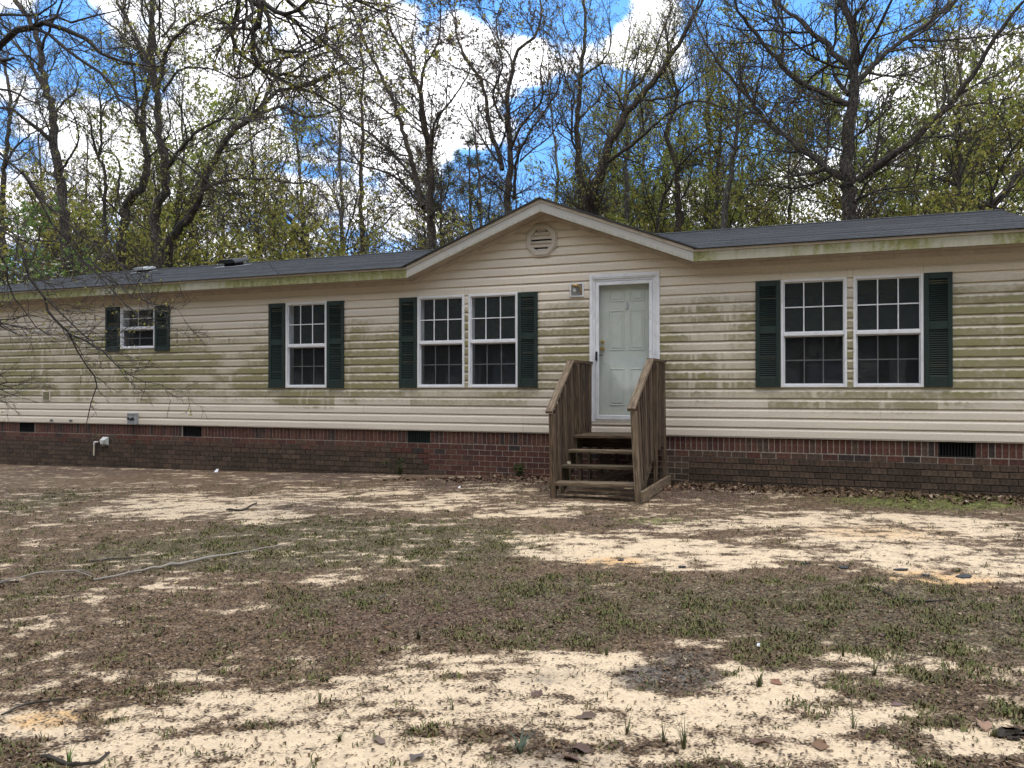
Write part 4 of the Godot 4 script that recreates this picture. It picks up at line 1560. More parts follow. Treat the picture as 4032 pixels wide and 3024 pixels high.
# ------------------------------------------------------------------ wooden entrance steps
func make_steps() -> void:
	var o := Vector3(-3.05, 0, 0.95)
	var s := thing("wooden_steps", "weathered grey-brown wooden entrance steps with two picket railings leading to the door", "steps", o)
	var T := [M.timber, M.timber_grey, M.timber_brown, M.timber_green]
	var add := func(called: String, a: Vector3, b: Vector3, w: float, th: float, side: Vector3, m: Material, ch := 0.003) -> void:
		var q := MB.new()
		bar(q, a - o, b - o, w, th, side, ch)
		put(called, q, m, s)
	var plank := func(called: String, x0: float, x1: float, y: float, z0: float, z1: float, th: float, tilt: float, m: Material) -> void:
		var q := MB.new()
		q.box(Vector3((x0 + x1) / 2, y - th / 2, (z0 + z1) / 2) - o, Vector3(x1 - x0, th, z1 - z0), 0.004, Basis(Vector3.BACK, tilt), Color.WHITE, Vector2(rng.randf() * 3, rng.randf() * 3))
		put(called, q, m, s)
	# landing boards and rim
	for i in 6:
		var z1 := 0.905 - i * 0.148
		plank.call("landing_board", -3.625, -2.5, 0.672 + (i % 2) * 0.002, z1 - 0.142, z1, 0.038, 0.012, T[3] if i > 0 else T[0])
	add.call("rim_joist", Vector3(-3.6, 0.56, 0.6), Vector3(-2.53, 0.57, 0.6), 0.14, 0.036, Vector3.UP, T[2])
	add.call("rim_joist", Vector3(-3.6, 0.55, 0.06), Vector3(-2.53, 0.56, 0.06), 0.14, 0.036, Vector3.UP, T[2])
	for x in [-3.575, -2.56]:
		add.call("side_joist", Vector3(x, 0.56, 0.08), Vector3(x, 0.56, 0.84), 0.036, 0.14, Vector3.RIGHT, T[2])
	# treads
	plank.call("tread", -3.585, -2.52, 0.498, 0.975, 1.215, 0.038, 0.012, T[1])
	plank.call("tread", -3.56, -2.5, 0.326, 1.285, 1.53, 0.038, 0.014, T[3])
	plank.call("tread", -3.5, -2.455, 0.152, 1.615, 1.875, 0.04, 0.02, T[1])
	# sawtooth stringers
	for x in [-3.545, -2.545]:
		var q := MB.new()
		var prof := [[0.9, 0.63], [1.2, 0.456], [1.5, 0.283], [1.84, 0.11]]
		for i in 4:
			var z: float = prof[i][0]
			var y: float = prof[i][1]
			var z0 := z - 0.27
			var lean := 0.05 if x > -3.0 else 0.025
			var xo: float = x + lean * (z - 0.9)
			var lowf := maxf(y - 0.33, -0.1)
			var lowb := maxf(y - 0.2, -0.1)
			if i == 3:
				lowf = -0.12; lowb = -0.12; z0 = z - 0.1
			q.prism([Vector3(xo, y, z0) - o, Vector3(xo, y, z - 0.02) - o, Vector3(xo, lowf, z - 0.02) - o, Vector3(xo, lowb, z0) - o] as Array[Vector3], Vector3(0.036, 0, 0))
		put("stringer", q, T[3], s)
	# railings, the right one splayed outwards at its foot
	for k in 2:
		var L := k == 0
		var xf := -3.545 if L else -2.52      # cap at the front end
		var xk := -3.6 if L else -2.525       # at the knee
		var xb := -3.585 if L else -2.535     # at the wall
		var yf := 1.005 if L else 1.045
		var zf := 1.87
		var yk := 1.648 if L else 1.652
		var zk := 0.86
		var tm: Material = T[1]
		# caps
		add.call("cap_rail", Vector3(xf, yf - 0.012, zf), Vector3(xk, yk, zk), 0.09, 0.038, Vector3.RIGHT, tm)
		add.call("cap_rail", Vector3(xk, yk + 0.004, zk + 0.005), Vector3(xb, yk + 0.002, 0.045), 0.09, 0.038, Vector3.RIGHT, T[0])
		# front post, middle post and the one at the wall
		var foot := Vector3(-3.485 if L else -2.43, gy(-3, 1.85) - 0.06, 1.86)
		add.call("post", foot, Vector3(xf + (0.02 if L else 0.015), yf - 0.03, zf - 0.06), 0.062, 0.085, Vector3.RIGHT, T[0] if L else T[1])
		add.call("post", Vector3(-3.52 if L else -2.505, -0.06, 0.66), Vector3(xk + 0.045 * (1 if L else 1), yk - 0.03, 0.73), 0.04, 0.088, Vector3.RIGHT, T[0])
		add.call("post", Vector3(-3.56 if L else -2.49, -0.06, 0.16), Vector3(xb + 0.01, yk - 0.022, 0.1), 0.04, 0.085, Vector3.RIGHT, T[0])
		# pickets down the slope
		var n := 8
		for i in n:
			var t := (i + 0.6) / n
			var z := lerpf(zf - 0.1, zk + 0.02, t)
			var xx := lerpf(xf, xk, t) + (0.018 if L else 0.012)
			var top := lerpf(yf, yk, t) - 0.035 + (0.03 if i % 3 == 0 else 0.0) * 0.3
			var bot := lerpf(0.06, 0.4, t) if not L else lerpf(0.02, 0.36, t)
			var spread := lerpf(0.055, 0.01, t) if not L else lerpf(0.035, 0.02, t)
			var wide := 0.036 if i % 3 != 1 else 0.085
			var m2: Material = T[[2, 0, 2, 2, 0, 2, 2, 0][i]]
			add.call("picket", Vector3(xx + spread + rng.randf_range(-0.006, 0.006), bot + rng.randf_range(-0.02, 0.02), z + rng.randf_range(-0.012, 0.012)), Vector3(xx, top, z), 0.034, wide, Vector3.RIGHT, m2, 0.002)
		# pickets along the landing
		n = 7
		for i in n:
			var z := lerpf(zk - 0.05, 0.2, float(i) / (n - 1))
			var xx := lerpf(xk, xb, float(i) / (n - 1)) + 0.018
			add.call("picket", Vector3(xx + 0.004 + rng.randf_range(-0.004, 0.004), 0.49 + rng.randf_range(-0.012, 0.012), z), Vector3(xx, yk - 0.022, z + rng.randf_range(-0.006, 0.006)), 0.034, 0.04 if i % 2 == 0 else 0.075, Vector3.RIGHT, T[2] if i % 3 != 1 else T[0], 0.002)
	# bracing and legs beneath, and the skid board on the right
	add.call("brace", Vector3(-3.4, -0.02, 0.75), Vector3(-2.65, 0.33, 0.45), 0.03, 0.14, Vector3.BACK, T[2])
	add.call("brace", Vector3(-2.6, -0.02, 0.5), Vector3(-3.3, 0.3, 0.4), 0.03, 0.12, Vector3.BACK, T[2])
	add.call("leg", Vector3(-3.35, -0.06, 0.32), Vector3(-3.35, 0.6, 0.32), 0.05, 0.085, Vector3.RIGHT, T[2])
	add.call("leg", Vector3(-3.16, -0.06, 0.16), Vector3(-3.16, 0.6, 0.16), 0.05, 0.085, Vector3.RIGHT, T[2])
	add.call("skid_board", Vector3(-2.36, 0.03, 2.0), Vector3(-2.42, 0.05, 0.2), 0.04, 0.13, Vector3.RIGHT, T[1])
	add.call("skid_board", Vector3(-2.44, 0.02, 0.45), Vector3(-2.95, 0.02, 0.3), 0.035, 0.1, Vector3.BACK, T[3])
	var p := thing("stone", "tiny pale stone left on the second tread", "stone", Vector3(-3.43, 0.327, 1.44))
	var q := MB.new()
	lump(q, Vector3(0, 0.016, 0), Vector3(0.022, 0.024, 0.02), 5, 0.6)
	put("pebble", q, M.pvc, p)

func lump(m: MB, ce: Vector3, r: Vector3, sd: int, rough := 0.25) -> void:
	var f := noise(1.3, sd, 2)
	var A := 8
	var B := 6
	for j in B:
		for i in A:
			var P: Array[Vector3] = []
			for q in [[i, j], [i + 1, j], [i + 1, j + 1], [i, j + 1]]:
				var th: float = TAU * (q[0] % A) / A
				var ph: float = PI * q[1] / B
				var dd := Vector3(sin(ph) * cos(th), cos(ph), sin(ph) * sin(th))
				P.append(ce + dd * r * (1.0 + rough * f.get_noise_3d(dd.x * 2, dd.y * 2, dd.z * 2) * 2.0))
			var nr := (P[2] - P[0]).cross(P[3] - P[1]).normalized()
			if nr.length() < 0.5: nr = Vector3.UP
			if nr.dot((P[0] + P[2]) / 2 - ce) < 0: nr = -nr
			m.quad(P[0], P[1], P[2], P[3], nr)

# ------------------------------------------------------------------ fittings on the wall
func make_fittings() -> void:
	# porch lamp
	var l := thing("wall_lamp", "square brass porch lamp with a glass jar left of the front door", "wall lamp", Vector3(-3.785, 2.697, 0.018))
	var m := MB.new()
	ring(m, -0.104, 0.104, -0.101, 0.101, 0.022, 0.0, 0.026, 0.003)
	put("block_frame", m, M.white, l)
	m = MB.new()
	span(m, -0.082, 0.082, -0.079, 0.079, 0.0, 0.006)
	put("backplate", m, M.grey_plastic, l)
	m = MB.new()
	m.lathe(Vector3(-0.012, -0.06, 0.075), Basis.IDENTITY, [Vector2(0.0, 0.0), Vector2(0.036, 0.003), Vector2(0.047, 0.02), Vector2(0.047, 0.085), Vector2(0.05, 0.1)], 18)
	var gl := put("glass_jar", m, M.lamp_glass if M.has("lamp_glass") else M.glass, l)
	m = MB.new()
	m.lathe(Vector3(-0.012, -0.035, 0.075), Basis.IDENTITY, [Vector2(0.0, -0.012), Vector2(0.02, 0.0), Vector2(0.026, 0.02), Vector2(0.018, 0.045), Vector2(0.013, 0.07)], 14)
	put("bulb", m, M.hood, l)
	m = MB.new()
	m.lathe(Vector3(-0.005, 0.04, 0.07), Basis.IDENTITY, [Vector2(0.056, 0.0), Vector2(0.057, 0.022), Vector2(0.05, 0.034), Vector2(0.0, 0.037)], 20)
	put("cap", m, M.old_brass, l)
	m = MB.new()
	var pts := PackedVector3Array()
	var rad := PackedFloat32Array()
	for i in 9:
		var t := i / 8.0 * 1.7
		pts.append(Vector3(0.048 - 0.0 * t + 0.022 * sin(t), 0.058 - 0.11 * (t / 1.7), 0.06 - 0.05 * (1 - cos(t))))
		rad.append(0.013)
	m.tube(pts, rad, 8)
	put("arm", m, M.old_brass, l)
	# mildewed outlet plate
	var b := thing("outlet_box", "mildewed square cover plate low on the siding at far left", "outlet box", Vector3(-14.392, 1.151, 0.018))
	m = MB.new()
	ring(m, -0.1, 0.1, -0.092, 0.092, 0.02, 0.0, 0.02, 0.003)
	put("rim", m, M.cream, b)
	m = MB.new()
	m.box(Vector3(0.0, 0.0, 0.014), Vector3(0.15, 0.135, 0.024), 0.004)
	put("cover", m, M.mossy_plate, b)
	# meter box
	b = thing("utility_box", "small grey utility box with dark fittings at the bottom edge of the siding", "utility box", Vector3(-12.189, 0.64, 0.016))
	m = MB.new()
	m.box(Vector3(0, 0.106, 0.03), Vector3(0.225, 0.212, 0.06), 0.006)
	put("case", m, M.grey_plastic, b)
	m = MB.new()
	m.box(Vector3(0, 0.19, 0.066), Vector3(0.19, 0.012, 0.012), 0.002)
	put("lip", m, M.grey_plastic, b)
	for q in [[-0.07, 0.11, 0.022], [0.03, 0.105, 0.03], [-0.02, 0.09, 0.018]]:
		m = MB.new()
		m.lathe(Vector3(q[0], q[1], 0.06), Basis(Vector3.RIGHT, PI / 2), [Vector2(q[2], 0), Vector2(q[2], 0.012), Vector2(q[2] * 0.6, 0.02), Vector2(q[2] * 0.5, 0.035), Vector2(0, 0.036)], 12)
		put("fitting", m, M.black, b)
	# two little clips near the bottom edge
	for i in 2:
		b = thing("cable_clip", ["left one of two tiny grey clips at the bottom edge of the siding", "right one of two tiny grey clips at the bottom edge of the siding"][i], "clip", Vector3([-14.254, -13.752][i], 0.685, 0.017), "clips along the siding's bottom edge")
		m = MB.new()
		m.box(Vector3(0, 0, 0.008), Vector3(0.085, 0.042, 0.016), 0.003)
		put("plate", m, M.grey_plastic, b)
		m = MB.new()
		m.box(Vector3(0, 0.008, 0.02), Vector3(0.06, 0.018, 0.012), 0.002)
		put("slot", m, M.black, b)
	# dryer hood on the brick
	b = thing("dryer_vent_hood", "broken white dryer vent hood on the brick foundation", "vent hood", Vector3(-12.906, 0.317, -0.01))
	m = MB.new()
	m.box(Vector3(0, 0, 0.006), Vector3(0.16, 0.16, 0.012), 0.003)
	put("flange", m, M.grey_plastic, b)
	m = MB.new()
	m.lathe(Vector3(0, -0.01, 0.012), Basis(Vector3.RIGHT, PI / 2), [Vector2(0.056, 0), Vector2(0.056, 0.05), Vector2(0.05, 0.05), Vector2(0.05, 0.0)], 18)
	put("duct", m, M.hood, b)
	m = MB.new()
	m.prism([Vector3(-0.055, 0.08, 0.012), Vector3(0.08, 0.08, 0.012), Vector3(0.08, -0.075, 0.012)] as Array[Vector3], Vector3(0.0, 0.0, 0.004))
	m.quad(Vector3(-0.055, 0.08, 0.016), Vector3(0.08, 0.08, 0.016), Vector3(0.075, 0.03, 0.1), Vector3(-0.06, 0.02, 0.09), Vector3(0, 0.8, 0.5))
	m.quad(Vector3(-0.06, 0.02, 0.09), Vector3(0.075, 0.03, 0.1), Vector3(0.07, 0.02, 0.102), Vector3(-0.03, -0.05, 0.094), Vector3(0, 0, 1))
	m.quad(Vector3(0.08, 0.08, 0.016), Vector3(0.08, -0.06, 0.016), Vector3(0.07, -0.04, 0.07), Vector3(0.075, 0.03, 0.1), Vector3(1, 0, 0.2))
	m.tri(Vector3(-0.03, -0.05, 0.094), Vector3(0.07, 0.02, 0.102), Vector3(0.07, -0.04, 0.07), Vector3(0, -0.3, 1))
	put("cowl", m, M.hood, b)
	# condensate pipe
	b = thing("drain_pipe", "short yellowed plastic pipe with an elbow hanging on the brick foundation", "pipe", Vector3(-13.16, 0.05, 0.03))
	m = MB.new()
	m.tube(PackedVector3Array([Vector3(0, 0, 0), Vector3(0.004, 0.1, 0), Vector3(0.008, 0.2, 0)]), PackedFloat32Array([0.0135, 0.0135, 0.0135]), 10)
	put("pipe", m, M.pvc, b)
	m = MB.new()
	m.tube(PackedVector3Array([Vector3(0.008, 0.195, 0), Vector3(0.008, 0.225, 0), Vector3(0.014, 0.242, 0), Vector3(0.026, 0.247, -0.004), Vector3(0.045, 0.248, -0.012), Vector3(0.052, 0.249, -0.05)]), PackedFloat32Array([0.017, 0.017, 0.017, 0.017, 0.016, 0.0135]), 10)
	put("elbow", m, M.hood, b)

# ------------------------------------------------------------------ trees
class Style:
	var maxlv := 3
	var crook := 0.22
	var up := 0.06
	var gap1 := 0.42      # metres between boughs on a limb
	var gap2 := 0.20
	var gap3 := 0.13
	var len1 := 1.9
	var leaf_p := 0.5     # share of twigs that carry leaves
	var leaf_n := 3
	var leaf_s := 0.055
	var leaf_y0 := -10.0  # brown tufts only above this height
	var cols: Array[Color] = []
	var rmin := 0.0058
	var clear := 3.6      # no boughs on the trunk below this height
	var bark := "bark_dark"

var styles := {}
var t_node: Node3D
var t_style: Style
var t_twigs: MB
var t_leaves: MB
var t_n := 0
var t_bark: Material
var t_first := Vector3.ZERO

func make_styles() -> void:
	var yg: Array[Color] = [Color(0.38, 0.38, 0.065), Color(0.31, 0.32, 0.06), Color(0.46, 0.42, 0.09), Color(0.24, 0.27, 0.05), Color(0.4, 0.32, 0.085)]
	var gr: Array[Color] = [Color(0.36, 0.42, 0.075), Color(0.3, 0.36, 0.065), Color(0.44, 0.46, 0.1), Color(0.24, 0.3, 0.055)]
	var br: Array[Color] = [Color(0.14, 0.09, 0.07), Color(0.11, 0.075, 0.065), Color(0.16, 0.12, 0.06), Color(0.18, 0.17, 0.05)]
	var bd: Array[Color] = [Color(0.2, 0.11, 0.075), Color(0.22, 0.2, 0.05), Color(0.15, 0.09, 0.07)]
	for k in ["bare", "mid", "leafy", "brown", "bud", "near", "over", "crown", "scrub", "thin"]:
		var s := Style.new()
		s.cols = yg
		match k:
			"bare": s.leaf_p = 0.45; s.bark = "bark_dark"
			"mid": s.leaf_p = 0.55; s.bark = "bark_grey" if k != "mid" else "bark_brown"; s.leaf_n = 3
			"leafy": s.leaf_p = 0.9; s.leaf_n = 4; s.leaf_s = 0.075; s.bark = "bark_grey"
			"brown": s.cols = br; s.leaf_p = 0.55; s.leaf_n = 4; s.leaf_s = 0.075; s.bark = "bark_brown"
			"bud": s.cols = bd; s.leaf_p = 0.5; s.leaf_n = 2; s.leaf_s = 0.05; s.bark = "bark_dark"; s.len1 = 2.2
			"near": s.leaf_p = 0.22; s.leaf_n = 2; s.leaf_s = 0.028; s.bark = "bark_near"; s.gap1 = 0.2; s.gap2 = 0.15; s.gap3 = 0.11; s.len1 = 0.6; s.rmin = 0.003; s.crook = 0.34; s.up = 0.0; s.cols = yg; s.clear = 6.2
			"over": s.leaf_p = 0.45; s.leaf_n = 3; s.leaf_s = 0.032; s.bark = "bark_near"; s.gap1 = 0.17; s.gap2 = 0.15; s.gap3 = 0.1; s.len1 = 0.95; s.rmin = 0.003; s.crook = 0.36; s.up = 0.01; s.clear = 6.5
			"crown": s.cols = gr; s.leaf_p = 1.0; s.leaf_n = 5; s.leaf_s = 0.08; s.gap1 = 0.4; s.gap2 = 0.24; s.gap3 = 0.15; s.len1 = 2.4; s.bark = "bark_grey"; s.clear = 2.0
			"scrub": s.cols = yg; s.leaf_p = 1.0; s.leaf_n = 3; s.leaf_s = 0.08; s.gap1 = 0.26; s.gap2 = 0.2; s.gap3 = 0.14; s.len1 = 1.5; s.clear = 0.5; s.crook = 0.3
			"thin": s.leaf_p = 0.35; s.leaf_n = 3; s.gap1 = 0.5; s.len1 = 2.0; s.bark = "bark_grey"; s.clear = 3.0
		styles[k] = s

func begin_tree(called: String, label: String, style: String, group := "") -> void:
	t_style = styles[style]
	t_node = thing(called, label, "tree", Vector3.ZERO, group)
	t_twigs = MB.new()
	t_leaves = MB.new()
	t_n += 1
	t_bark = M[t_style.bark]
	rng.seed = 1000 + t_n * 77

func rv() -> Vector3:
	return Vector3(rng.randf() - 0.5, rng.randf() - 0.5, rng.randf() - 0.5) * 2.0

func limb(pts: Array, trunk := false) -> void:
	var s := t_style
	if trunk:
		# the thing stands where its trunk does
		var b: Vector4 = pts[0]
		t_first = Vector3(b.x, b.y + 0.15, b.z)
		t_node.position = t_first
	# a smooth, slightly crooked course through the given points
	var P := PackedVector3Array()
	var R := PackedFloat32Array()
	var n := pts.size()
	for i in n - 1:
		var a: Vector4 = pts[maxi(i - 1, 0)]
		var b: Vector4 = pts[i]
		var c: Vector4 = pts[i + 1]
		var e: Vector4 = pts[mini(i + 2, n - 1)]
		var k := clampi(int(Vector3(c.x - b.x, c.y - b.y, c.z - b.z).length() / 0.22), 1, 8)
		for j in k:
			var t := float(j) / k
			var t2 := t * t
			var t3 := t2 * t
			var q := (b * 2.0 + (c - a) * t + (a * 2.0 - b * 5.0 + c * 4.0 - e) * t2 + (b * 3.0 - a - c * 3.0 + e) * t3) * 0.5
			var r := lerpf(b.w, c.w, t)
			var jit := rv() * (r * 0.4 + 0.012) if (i + j > 0) else Vector3.ZERO
			P.append(Vector3(q.x, q.y, q.z) + jit - t_first)
			R.append(r * rng.randf_range(0.93, 1.08))
	var l: Vector4 = pts[n - 1]
	P.append(Vector3(l.x, l.y, l.z) - t_first)
	R.append(l.w)
	var big := R[0] > 0.05
	var m := MB.new()
	m.tube(P, R, 10 if big else 6, Color.WHITE, 0.07 if big else 0.0, t_n)
	put("trunk" if trunk else "limb", m, t_bark, t_node)
	# boughs along it
	var acc := rng.randf() * s.gap1
	var along := 0.0
	var total := 0.0
	for i in P.size() - 1: total += P[i].distance_to(P[i + 1])
	for i in P.size() - 1:
		var seg := P[i].distance_to(P[i + 1])
		acc += seg
		along += seg
		if P[i].y + t_first.y < (s.clear if trunk else 0.9): continue
		if trunk and R[i] > 0.12 and rng.randf() < 0.5: continue
		while acc > s.gap1:
			acc -= s.gap1
			var t := along / total
			var d := (P[i + 1] - P[i]).normalized()
			var nd := child_dir(d, 0.5, 1.1)
			var ln := s.len1 * rng.randf_range(0.45, 1.15) * (1.15 - 0.45 * t)
			var r := clampf(R[i] * 0.55, s.rmin * 1.5, ln * 0.017)
			grow(P[i], nd, ln, r, 1)
	# the tip goes on as fine branches
	var td := (P[P.size() - 1] - P[P.size() - 2]).normalized()
	for q in 2:
		grow(P[P.size() - 1], (td + rv() * 0.35).normalized(), s.len1 * rng.randf_range(0.7, 1.0), R[R.size() - 1] * 0.8, 1)

func child_dir(d: Vector3, lo: float, hi: float) -> Vector3:
	var side := d.cross(rv()).normalized()
	if side.length() < 0.5: side = Vector3.RIGHT
	var a := rng.randf_range(lo, hi)
	return (d * cos(a) + side * sin(a)).normalized()

const SIDES := [6, 5, 4, 3]
const SEGS := [6, 6, 4, 2]

func grow(p: Vector3, d: Vector3, ln: float, r: float, lv: int) -> void:
	var s := t_style
	var n: int = SEGS[lv]
	var P := PackedVector3Array([p])
	var R := PackedFloat32Array([r])
	var q := p
	var st := ln / n
	for i in n:
		d = (d + rv() * s.crook + Vector3(0, s.up, 0)).normalized()
		q += d * st
		P.append(q)
		R.append(maxf(lerpf(r, r * 0.35, float(i + 1) / n), s.rmin * 0.6))
	t_twigs.tube(P, R, SIDES[lv])
	if lv < s.maxlv:
		var gap := s.gap2 if lv == 1 else s.gap3
		var c := int(ln / gap) + 1
		for i in c:
			var t := 0.18 + 0.82 * (i + rng.randf()) / c
			var k := clampi(int(t * n), 0, n - 1)
			var o := P[k].lerp(P[k + 1], clampf(t * n - k, 0.0, 1.0))
			var dd := (P[k + 1] - P[k]).normalized()
			grow(o, child_dir(dd, 0.45, 1.0), ln * rng.randf_range(0.32, 0.6) * (1.15 - 0.5 * t), maxf(R[k] * 0.6, s.rmin), lv + 1)
	elif rng.randf() < s.leaf_p and q.y + t_first.y > s.leaf_y0:
		for i in s.leaf_n:
			var o := P[n].lerp(P[n - 1], rng.randf() * 0.9)
			if s.leaf_n > 5: o += rv() * 0.06
			var ld := (d * 0.5 + rv()).normalized()
			var sd := ld.cross(rv()).normalized()
			var sz := s.leaf_s * rng.randf_range(0.6, 1.25)
			var col: Color = s.cols[rng.randi() % s.cols.size()]
			col = col * rng.randf_range(0.75, 1.2)
			t_leaves.leaf(o, ld, sd, sz, sz * 0.36, col)

func end_tree() -> void:
	if t_twigs.v.size() > 0:
		tag(put("twigs", t_twigs, M.twig, t_node), "", "", "", "stuff")
	if t_leaves.v.size() > 0:
		tag(put("leaves", t_leaves, M.leaf, t_node), "", "", "", "stuff")

func dangling_leaves() -> void:
	# last year's leaves still hanging from the lowest twig in front of the siding and bricks
	var m := MB.new()
	var k := 0.0
	for q in [[-11.06, 1.12, 0.09], [-11.02, 1.05, 0.07], [-11.13, 1.09, 0.08], [-11.42, 1.22, 0.07], [-11.43, 1.14, 0.06], [-11.2, 0.8, 0.07], [-11.62, 0.3, 0.08], [-11.58, 0.24, 0.07], [-11.7, 0.19, 0.08], [-11.54, 0.17, 0.1], [-11.68, 0.12, 0.07]]:
		var p := Vector3(q[0] + 0.66, q[1], 4.0)
		for j in 2:
			var d := (Vector3(rng.randf_range(-0.7, 0.7), -0.6, rng.randf_range(-0.5, 0.5))).normalized()
			m.leaf(p - t_first, d, d.cross(rv()).normalized(), q[2] * 1.1, q[2] * 0.3, Color(0.2, 0.115, 0.08) * rng.randf_range(0.6, 1.3))
	put("dead_leaves", m, M.litter, t_node)

# a young tree built about the origin, to be set out many times
func proto(style: String, hgt: float, r: float, called: String, label: String, lean := 0.0, boughs := 5) -> Node3D:
	begin_tree(called, label, style)
	var pts := [Vector4(0, -0.15, 0, r * 1.3), Vector4(0, 0.4, 0, r)]
	var x := 0.0
	var z := 0.0
	var n := 8
	for i in range(1, n + 1):
		var t := float(i) / n
		x += rng.randf_range(-0.14, 0.14) + lean * 0.1
		z += rng.randf_range(-0.14, 0.14)
		pts.append(Vector4(x, hgt * t * 0.95, z, lerpf(r, r * 0.25, t)))
	limb(pts, true)
	for b in boughs:
		var t := rng.randf_range(0.28, 0.75)
		var k := clampi(int(t * n) + 1, 2, n)
		var o: Vector4 = pts[k]
		var az := rng.randf() * TAU
		var ln := hgt * rng.randf_range(0.25, 0.42)
		var L := [Vector4(o.x, o.y, o.z, o.w * 0.6)]
		var up := rng.randf_range(0.5, 1.1)
		for j in range(1, 5):
			var q := j / 4.0
			L.append(Vector4(o.x + cos(az) * ln * q * 0.75 + rng.randf_range(-0.1, 0.1), o.y + ln * q * up * 0.8 + 0.1 * q * q, o.z + sin(az) * ln * q * 0.75 + rng.randf_range(-0.1, 0.1), o.w * lerpf(0.6, 0.18, q)))
		limb(L)
	end_tree()
	return t_node

func pine(called: String, label: String, hgt: float) -> Node3D:
	begin_tree(called, label, "thin")
	t_style.leaf_p = 0.35
	t_first = Vector3.ZERO
	var m := MB.new()
	var P := PackedVector3Array()
	var R := PackedFloat32Array()
	for i in 14:
		var t := i / 13.0
		P.append(Vector3(sin(t * 5.0) * 0.1, hgt * t - 0.15, cos(t * 4.0) * 0.08))
		R.append(lerpf(0.15, 0.02, t))
	m.tube(P, R, 8, Color.WHITE, 0.05)
	put("trunk", m, M.bark_brown, t_node)
	for i in 46:
		var t := rng.randf_range(0.42, 1.0)
		var o := Vector3(sin(t * 5.0) * 0.1, hgt * t - 0.15, cos(t * 4.0) * 0.08)
		var az := rng.randf() * TAU
		var ln := lerpf(2.0, 0.6, (t - 0.42) / 0.58) * rng.randf_range(0.6, 1.1)
		var bp := PackedVector3Array([o])
		var br := PackedFloat32Array([0.025])
		for j in range(1, 4):
			var q := j / 3.0
			bp.append(o + Vector3(cos(az) * ln * q, ln * (0.1 * q + 0.25 * q * q), sin(az) * ln * q) + rv() * 0.05)
			br.append(lerpf(0.022, 0.007, q))
		t_twigs.tube(bp, br, 4)
		for c in 6:
			var w := bp[3].lerp(bp[1], rng.randf() * 0.8) + rv() * 0.14
			var gcol := Color(0.035, 0.06, 0.022) * rng.randf_range(0.7, 1.5)
			for k in 22:
				var dd := (rv() + Vector3(0, 0.4, 0)).normalized()
				t_leaves.leaf(w, dd, dd.cross(rv()).normalized(), rng.randf_range(0.14, 0.24), 0.008, gcol)
	end_tree()
	return t_node

func set_out(src: Node3D, first: bool, called: String, label: String, x: float, z: float, sc: float, turn: float, group: String) -> Node3D:
	var o := src
	if not first:
		o = src.duplicate()
		o.name = numbered(called)
		add_child(o)
	o.position = Vector3(x, gy(x, z), z)
	o.rotation.y = turn
	o.scale = Vector3.ONE * sc
	tag(o, label, "tree", group)
	return o

func joined(src: Node3D) -> ArrayMesh:
	# all of one tree's meshes as one mesh: bark, then leaves
	var st := [SurfaceTool.new(), SurfaceTool.new()]
	for c in src.get_children():
		if c is MeshInstance3D:
			var k := 1 if String(c.name).begins_with("leaves") else 0
			st[k].append_from(c.mesh, 0, Transform3D.IDENTITY)
	var am := ArrayMesh.new()
	st[0].commit(am)
	st[1].commit(am)
	return am

func wood_mass(called: String, am: ArrayMesh, spots: Array) -> void:
	var mm := MultiMesh.new()
	mm.transform_format = MultiMesh.TRANSFORM_3D
	mm.mesh = am
	mm.instance_count = spots.size()
	for i in spots.size():
		var s = spots[i]
		mm.set_instance_transform(i, Transform3D(Basis(Vector3.UP, s[3]).scaled(Vector3.ONE * s[2]), Vector3(s[0], gy(s[0], s[1]), s[1])))
	am.surface_set_material(0, M.twig)
	am.surface_set_material(1, M.leaf)
	var o := MultiMeshInstance3D.new()
	o.name = numbered(called)
	o.multimesh = mm
	add_child(o)
	tag(o, "", "", "", "stuff")

